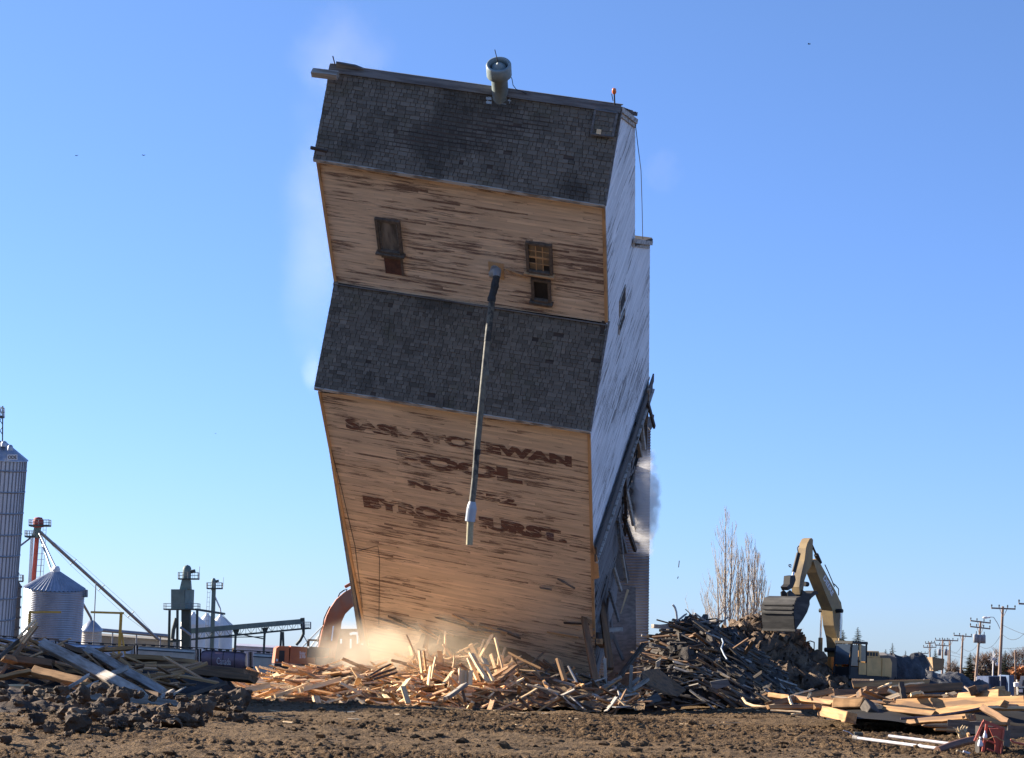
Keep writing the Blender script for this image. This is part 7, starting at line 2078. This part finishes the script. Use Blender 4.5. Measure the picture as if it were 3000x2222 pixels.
# grey rubble right of the yellow machine
slab([(2566, 1921), (2600, 1920), (2627, 1928), (2628, 2040), (2556, 2040), (2562, 1960)], 118, 1.2, 'slabtan', 'dusty tan slab of concrete beside the yellow excavator', 'concrete_slab', 'slab')
mound('rubble_block', [(2606, 1985), (2614, 1916), (2640, 1918), (2668, 1913), (2682, 1909), (2697, 1914), (2710, 1930), (2716, 1958), (2718, 1990)], 2040, 117.5, 119, MAT['slabdark'], .28, .9, nu=60, nt_=26, seed=61, label='big dark grey block of rubble with a rounded top', cat='rubble block', kind='thing', fine=.16, back=2.4)
mound('rubble_heap', [(2700, 1990), (2716, 1962), (2745, 1966), (2790, 1968), (2820, 1975), (2850, 1990), (2880, 2010), (2910, 2030)], 2050, 112, 116, MAT['slabdark'], .35, .8, nu=70, nt_=22, seed=63, label='low grey rubble heap below the wooden crate', cat='rubble heap', kind='thing', fine=.14)
mound('rubble_heap', [(2830, 2020), (2850, 2004), (2866, 1996), (2890, 2000), (2905, 2010), (2915, 2025)], 2060, 90, 92, MAT['slabdark'], .2, 1.2, nu=40, nt_=18, seed=64, label='small dark rubble heap behind the squared black ended block', cat='rubble heap', kind='thing', fine=.1)
D = 121
e = empty('wooden_crate', at(2740, 1975, D), 'brown wooden crate with a sunlit left side on the grey rubble', 'crate')
a, b, c = at(2728, 1966, D + 1), at(2734, 1970, D), at(2765, 1966, D + .4)
m = MB(); q = [at(2734, 1966, D), at(2764, 1964, D + .3), at(2767, 1931, D + .3), at(2731, 1926, D)]
m.prism(q, Vector((-.32, 1.6, 0))); m.build('box', MAT['crate'], e)
m = MB(); m.tube([at(2712, 1924, D), at(2730, 1964, D - 1)], .03, 5); m.build('strap', MAT['wire'], e)
wire([(2712, 1922), (2722, 1940), (2733, 1962)], [117, 116.5, 116], 'black cable drooping from the dark rubble block', 'cable', .03)

# ------------------------------------------------------------------ birds and flying bits
def bird(u, v, d, span, tilt, label):
    c = at(u, v, d); e = None
    m = MB()
    m.lathe(c - _r * span * .22, _r, [(0, 0), (span * .05, span * .08), (span * .06, span * .2), (span * .03, span * .36), (0, span * .46)], 8)
    ca, sa = math.cos(tilt), math.sin(tilt)
    for sg_ in (-1, 1):
        w1 = c + _f * sg_ * span * .1 + _u * span * .16 + _r * (sg_ * span * .18); w2 = c + _r * (sg_ * span * .42 * ca) + _u * span * (.08 + .22 * sa * sg_) + _f * sg_ * span * .3
        m.add([c + _r * span * .08, w1, w2, c - _r * span * .08], [(0, 1, 2, 3)])
        m.add([c + _r * span * .08 + _u * .01, w1 + _u * .01, w2, c - _r * span * .08 + _u * .01], [(3, 2, 1, 0)])
    return m.build('bird', MAT['black'], label=label, cat='bird')
bird(225, 457, 160, .34, .5, 'small dark bird flying alone at the far left of the sky')
bird(421, 456, 160, .36, .2, 'small dark bird flying left of the elevator roof')
bird(2371, 130, 150, .5, .9, 'dark bird gliding high at the upper right')
bird(632, 1271, 200, .2, .4, 'tiny dark bird low left of the elevator')
for (u, v, L_, lab) in ((1988, 1663, .28, 'small dark splinter falling through the sky right of the annex'), (1985, 1696, .09, 'tiny chip falling just below the dark splinter')):
    m = MB(); p = at(u, v, 88); m.bar(p, p + _u * L_ + _r * .03, .04, .03); m.build('splinter', MAT['darkwood'], label=lab, cat='splinter')

# ------------------------------------------------------------------ dust in the air
def dust(name, u, v, d, rx, ry, rz, dens, color, label, nscale=1.6, sharp=0.0, aniso=.35, seedv=0.0, thr=.42, width=.35, flat=1.0):
    bm = bmesh.new(); bmesh.ops.create_icosphere(bm, subdivisions=3, radius=1)
    me = bpy.data.meshes.new(name); bm.to_mesh(me); bm.free()
    n = NT(name + '_air')
    ob = n.coord('Object')
    ln = n.node('ShaderNodeVectorMath', operation='LENGTH'); n.l.new(ob, ln.inputs[0])
    mp = n.node('ShaderNodeMapping'); n.l.new(ob, mp.inputs[0]); mp.inputs['Scale'].default_value = (rx, ry, rz); mp.inputs['Location'].default_value = (seedv, seedv * 2, 0)
    nz = n.noise(mp.outputs[0], nscale, 4, .55)
    fall = n.math('SUBTRACT', 1.0, ln.outputs[1])
    k = n.math('ADD', n.math('MULTIPLY', nz, 1.0), n.math('MULTIPLY', fall, .55))
    den = n.ramp(k, thr + .12, thr + .12 + width)
    edge = n.ramp(fall, 0.0, .35 if not sharp else sharp)
    den = n.math('MULTIPLY', n.math('MULTIPLY', den, edge), dens)
    pv = n.node('ShaderNodeVolumePrincipled')
    pv.inputs['Color'].default_value = color + (1,)
    pv.inputs['Anisotropy'].default_value = aniso
    n.l.new(den, pv.inputs['Density'])
    n.l.new(pv.outputs[0], n.out.inputs['Volume'])
    me.materials.append(n.m)
    o = bpy.data.objects.new(name, me); COL.objects.link(o)
    o.location = at(u, v, d); o.scale = (rx, ry, rz)
    return tag(o, label, 'dust', kind='stuff')
dust('dust_cloud', 1110, 1922, 84.0, 3.5, 4.0, 1.9, .27, (.93, .80, .62), 'golden dust billowing at the left foot of the falling elevator', 1.1, thr=.40, width=.40)
dust('dust_cloud', 1330, 1930, 81.5, 4.6, 3.0, 2.2, .13, (.93, .80, .62), 'thin golden dust hanging under the leaning wall', .9, seedv=3.0, thr=.36, width=.5)
dust('smoke_plume', 1886, 1475, 88.5, 0.85, 1.0, 2.7, 1.5, (.97, .95, .93), 'grey dust plume puffing out beside the torn end wall', 1.7, seedv=5.0, thr=.46, width=.16, sharp=.22, aniso=.0)
dust('dust_veil', 925, 620, 78, 1.7, 3.0, 7.5, .026, (.96, .92, .92), 'thin pale dust veil drifting off the left edge of the elevator', .45, seedv=8.0, thr=.40, width=.5)
dust('dust_veil', 1000, 150, 76, 2.6, 2.5, 2.2, .035, (.96, .92, .92), 'faint pale dust above the left end of the roof', .5, seedv=9.0, thr=.38, width=.5)
dust('dust_puff', 1945, 500, 80, 1.0, .9, 1.1, .035, (.96, .92, .92), 'faint pale puff of dust right of the roof', 1.0, seedv=12.0, thr=.36, width=.5)
dust('dust_puff', 915, 1085, 80, .55, .9, 1.1, .08, (.97, .94, .92), 'white dust puff at the left corner of the shoulder roof', 1.0, seedv=14.0, thr=.36, width=.4)
dust('dust_cloud', 1800, 1880, 83.5, 1.8, 1.5, 3.0, .10, (.8, .78, .75), 'thin grey dust hanging before the annex foot', .8, seedv=17.0, thr=.36, width=.5)

# ------------------------------------------------------------------ keep the 290 largest loose boards as things, melt the rest into one litter
pl = []
bpy.context.view_layer.update()
for o in list(scene.objects):
    if o.type == 'MESH' and o.name.split('.')[0] == 'plank' and o.parent is None:
        dist = (o.matrix_world.translation - CAMP).length
        loose = o.get('group') is not None and 'short stubs' not in o['group'] and 'pale board tips' not in o['group'] and 'dark boards' not in o['group']
        dm = sorted(o.dimensions)
        pl.append((dm[2] * dm[1] / dist ** 2 + (9 if not loose else 0), o))
pl.sort(key=lambda t: -t[0])
keep, melt = pl[:292], pl[292:]
bymat = {}
for _, o in melt:
    bymat.setdefault(o.data.materials[0].name, []).append(o)
root = None
mats, vs_, fs_, mi = [], [], [], []
for mname, lst in bymat.items():
    mats.append(bpy.data.materials[mname])
    for o in lst:
        k = len(vs_); M_ = o.matrix_world
        vs_ += [tuple(M_ @ v.co) for v in o.data.vertices]
        for p in o.data.polygons: fs_.append(tuple(i + k for i in p.vertices)); mi.append(len(mats) - 1)
for _, o in melt: bpy.data.objects.remove(o)
if vs_:
    me = bpy.data.meshes.new('board_litter'); me.from_pydata(vs_, [], fs_)
    for m_ in mats: me.materials.append(m_)
    me.polygons.foreach_set('material_index', mi); me.update()
    o = bpy.data.objects.new('board_litter', me); COL.objects.link(o)
    tag(o, 'countless smaller broken boards strewn through all the wood heaps', 'litter', kind='stuff')
for o in scene.objects:
    if o.parent is None and o.get('label') and o.get('kind') is None: o['kind'] = 'thing'
# ------------------------------------------------------------------ light, sky, render settings
SUN_AZ = math.atan2(-0.90, 0.42)
SUN_EL = R(21)
sd = Vector((math.sin(SUN_AZ) * math.cos(SUN_EL), math.cos(SUN_AZ) * math.cos(SUN_EL), math.sin(SUN_EL)))
ld = bpy.data.lights.new('sun', 'SUN'); ld.energy = 5.0; ld.angle = R(0.53); ld.color = (1.0, 0.90, 0.76)
lo = bpy.data.objects.new('sun', ld); COL.objects.link(lo)
lo.rotation_euler = sd.to_track_quat('Z', 'Y').to_euler()
lo.location = (0, 0, 60)
w = bpy.data.worlds.new('World'); scene.world = w; w.use_nodes = True
nt = w.node_tree
bg = nt.nodes['Background']
sky = nt.nodes.new('ShaderNodeTexSky'); sky.sky_type = 'NISHITA'; sky.sun_disc = False
sky.sun_elevation = SUN_EL; sky.sun_rotation = SUN_AZ
sky.air_density = 1.0; sky.dust_density = 0.3; sky.ozone_density = 2.5; sky.altitude = 600
tc = nt.nodes.new('ShaderNodeTexCoord'); sx = nt.nodes.new('ShaderNodeSeparateXYZ'); nt.links.new(tc.outputs['Generated'], sx.inputs[0])
mr = nt.nodes.new('ShaderNodeMapRange'); nt.links.new(sx.outputs[2], mr.inputs['Value']); mr.inputs['From Min'].default_value = 0.0; mr.inputs['From Max'].default_value = 0.30
cl = nt.nodes.new('ShaderNodeMix'); cl.data_type = 'RGBA'; nt.links.new(mr.outputs[0], cl.inputs[0])
cl.inputs[6].default_value = (0.60, 0.80, 1.42, 1); cl.inputs[7].default_value = (0.80, 0.95, 1.32, 1)
ml = nt.nodes.new('ShaderNodeMix'); ml.data_type = 'RGBA'; ml.blend_type = 'MULTIPLY'; ml.inputs[0].default_value = 1
nt.links.new(sky.outputs[0], ml.inputs[6]); nt.links.new(cl.outputs[2], ml.inputs[7]); nt.links.new(ml.outputs[2], bg.inputs[0])
bg.inputs[1].default_value = 0.0535
scene.view_settings.view_transform = 'Standard'; scene.view_settings.look = 'None'
scene.view_settings.exposure = 1.54; scene.view_settings.gamma = 1
scene.render.engine = 'CYCLES'
cy = scene.cycles
cy.use_denoising = True
cy.max_bounces = 8; cy.diffuse_bounces = 6; cy.glossy_bounces = 3; cy.transparent_max_bounces = 12; cy.volume_bounces = 3
cy.volume_step_rate = 1.0; cy.volume_max_steps = 128
cy.sample_clamp_indirect = 8
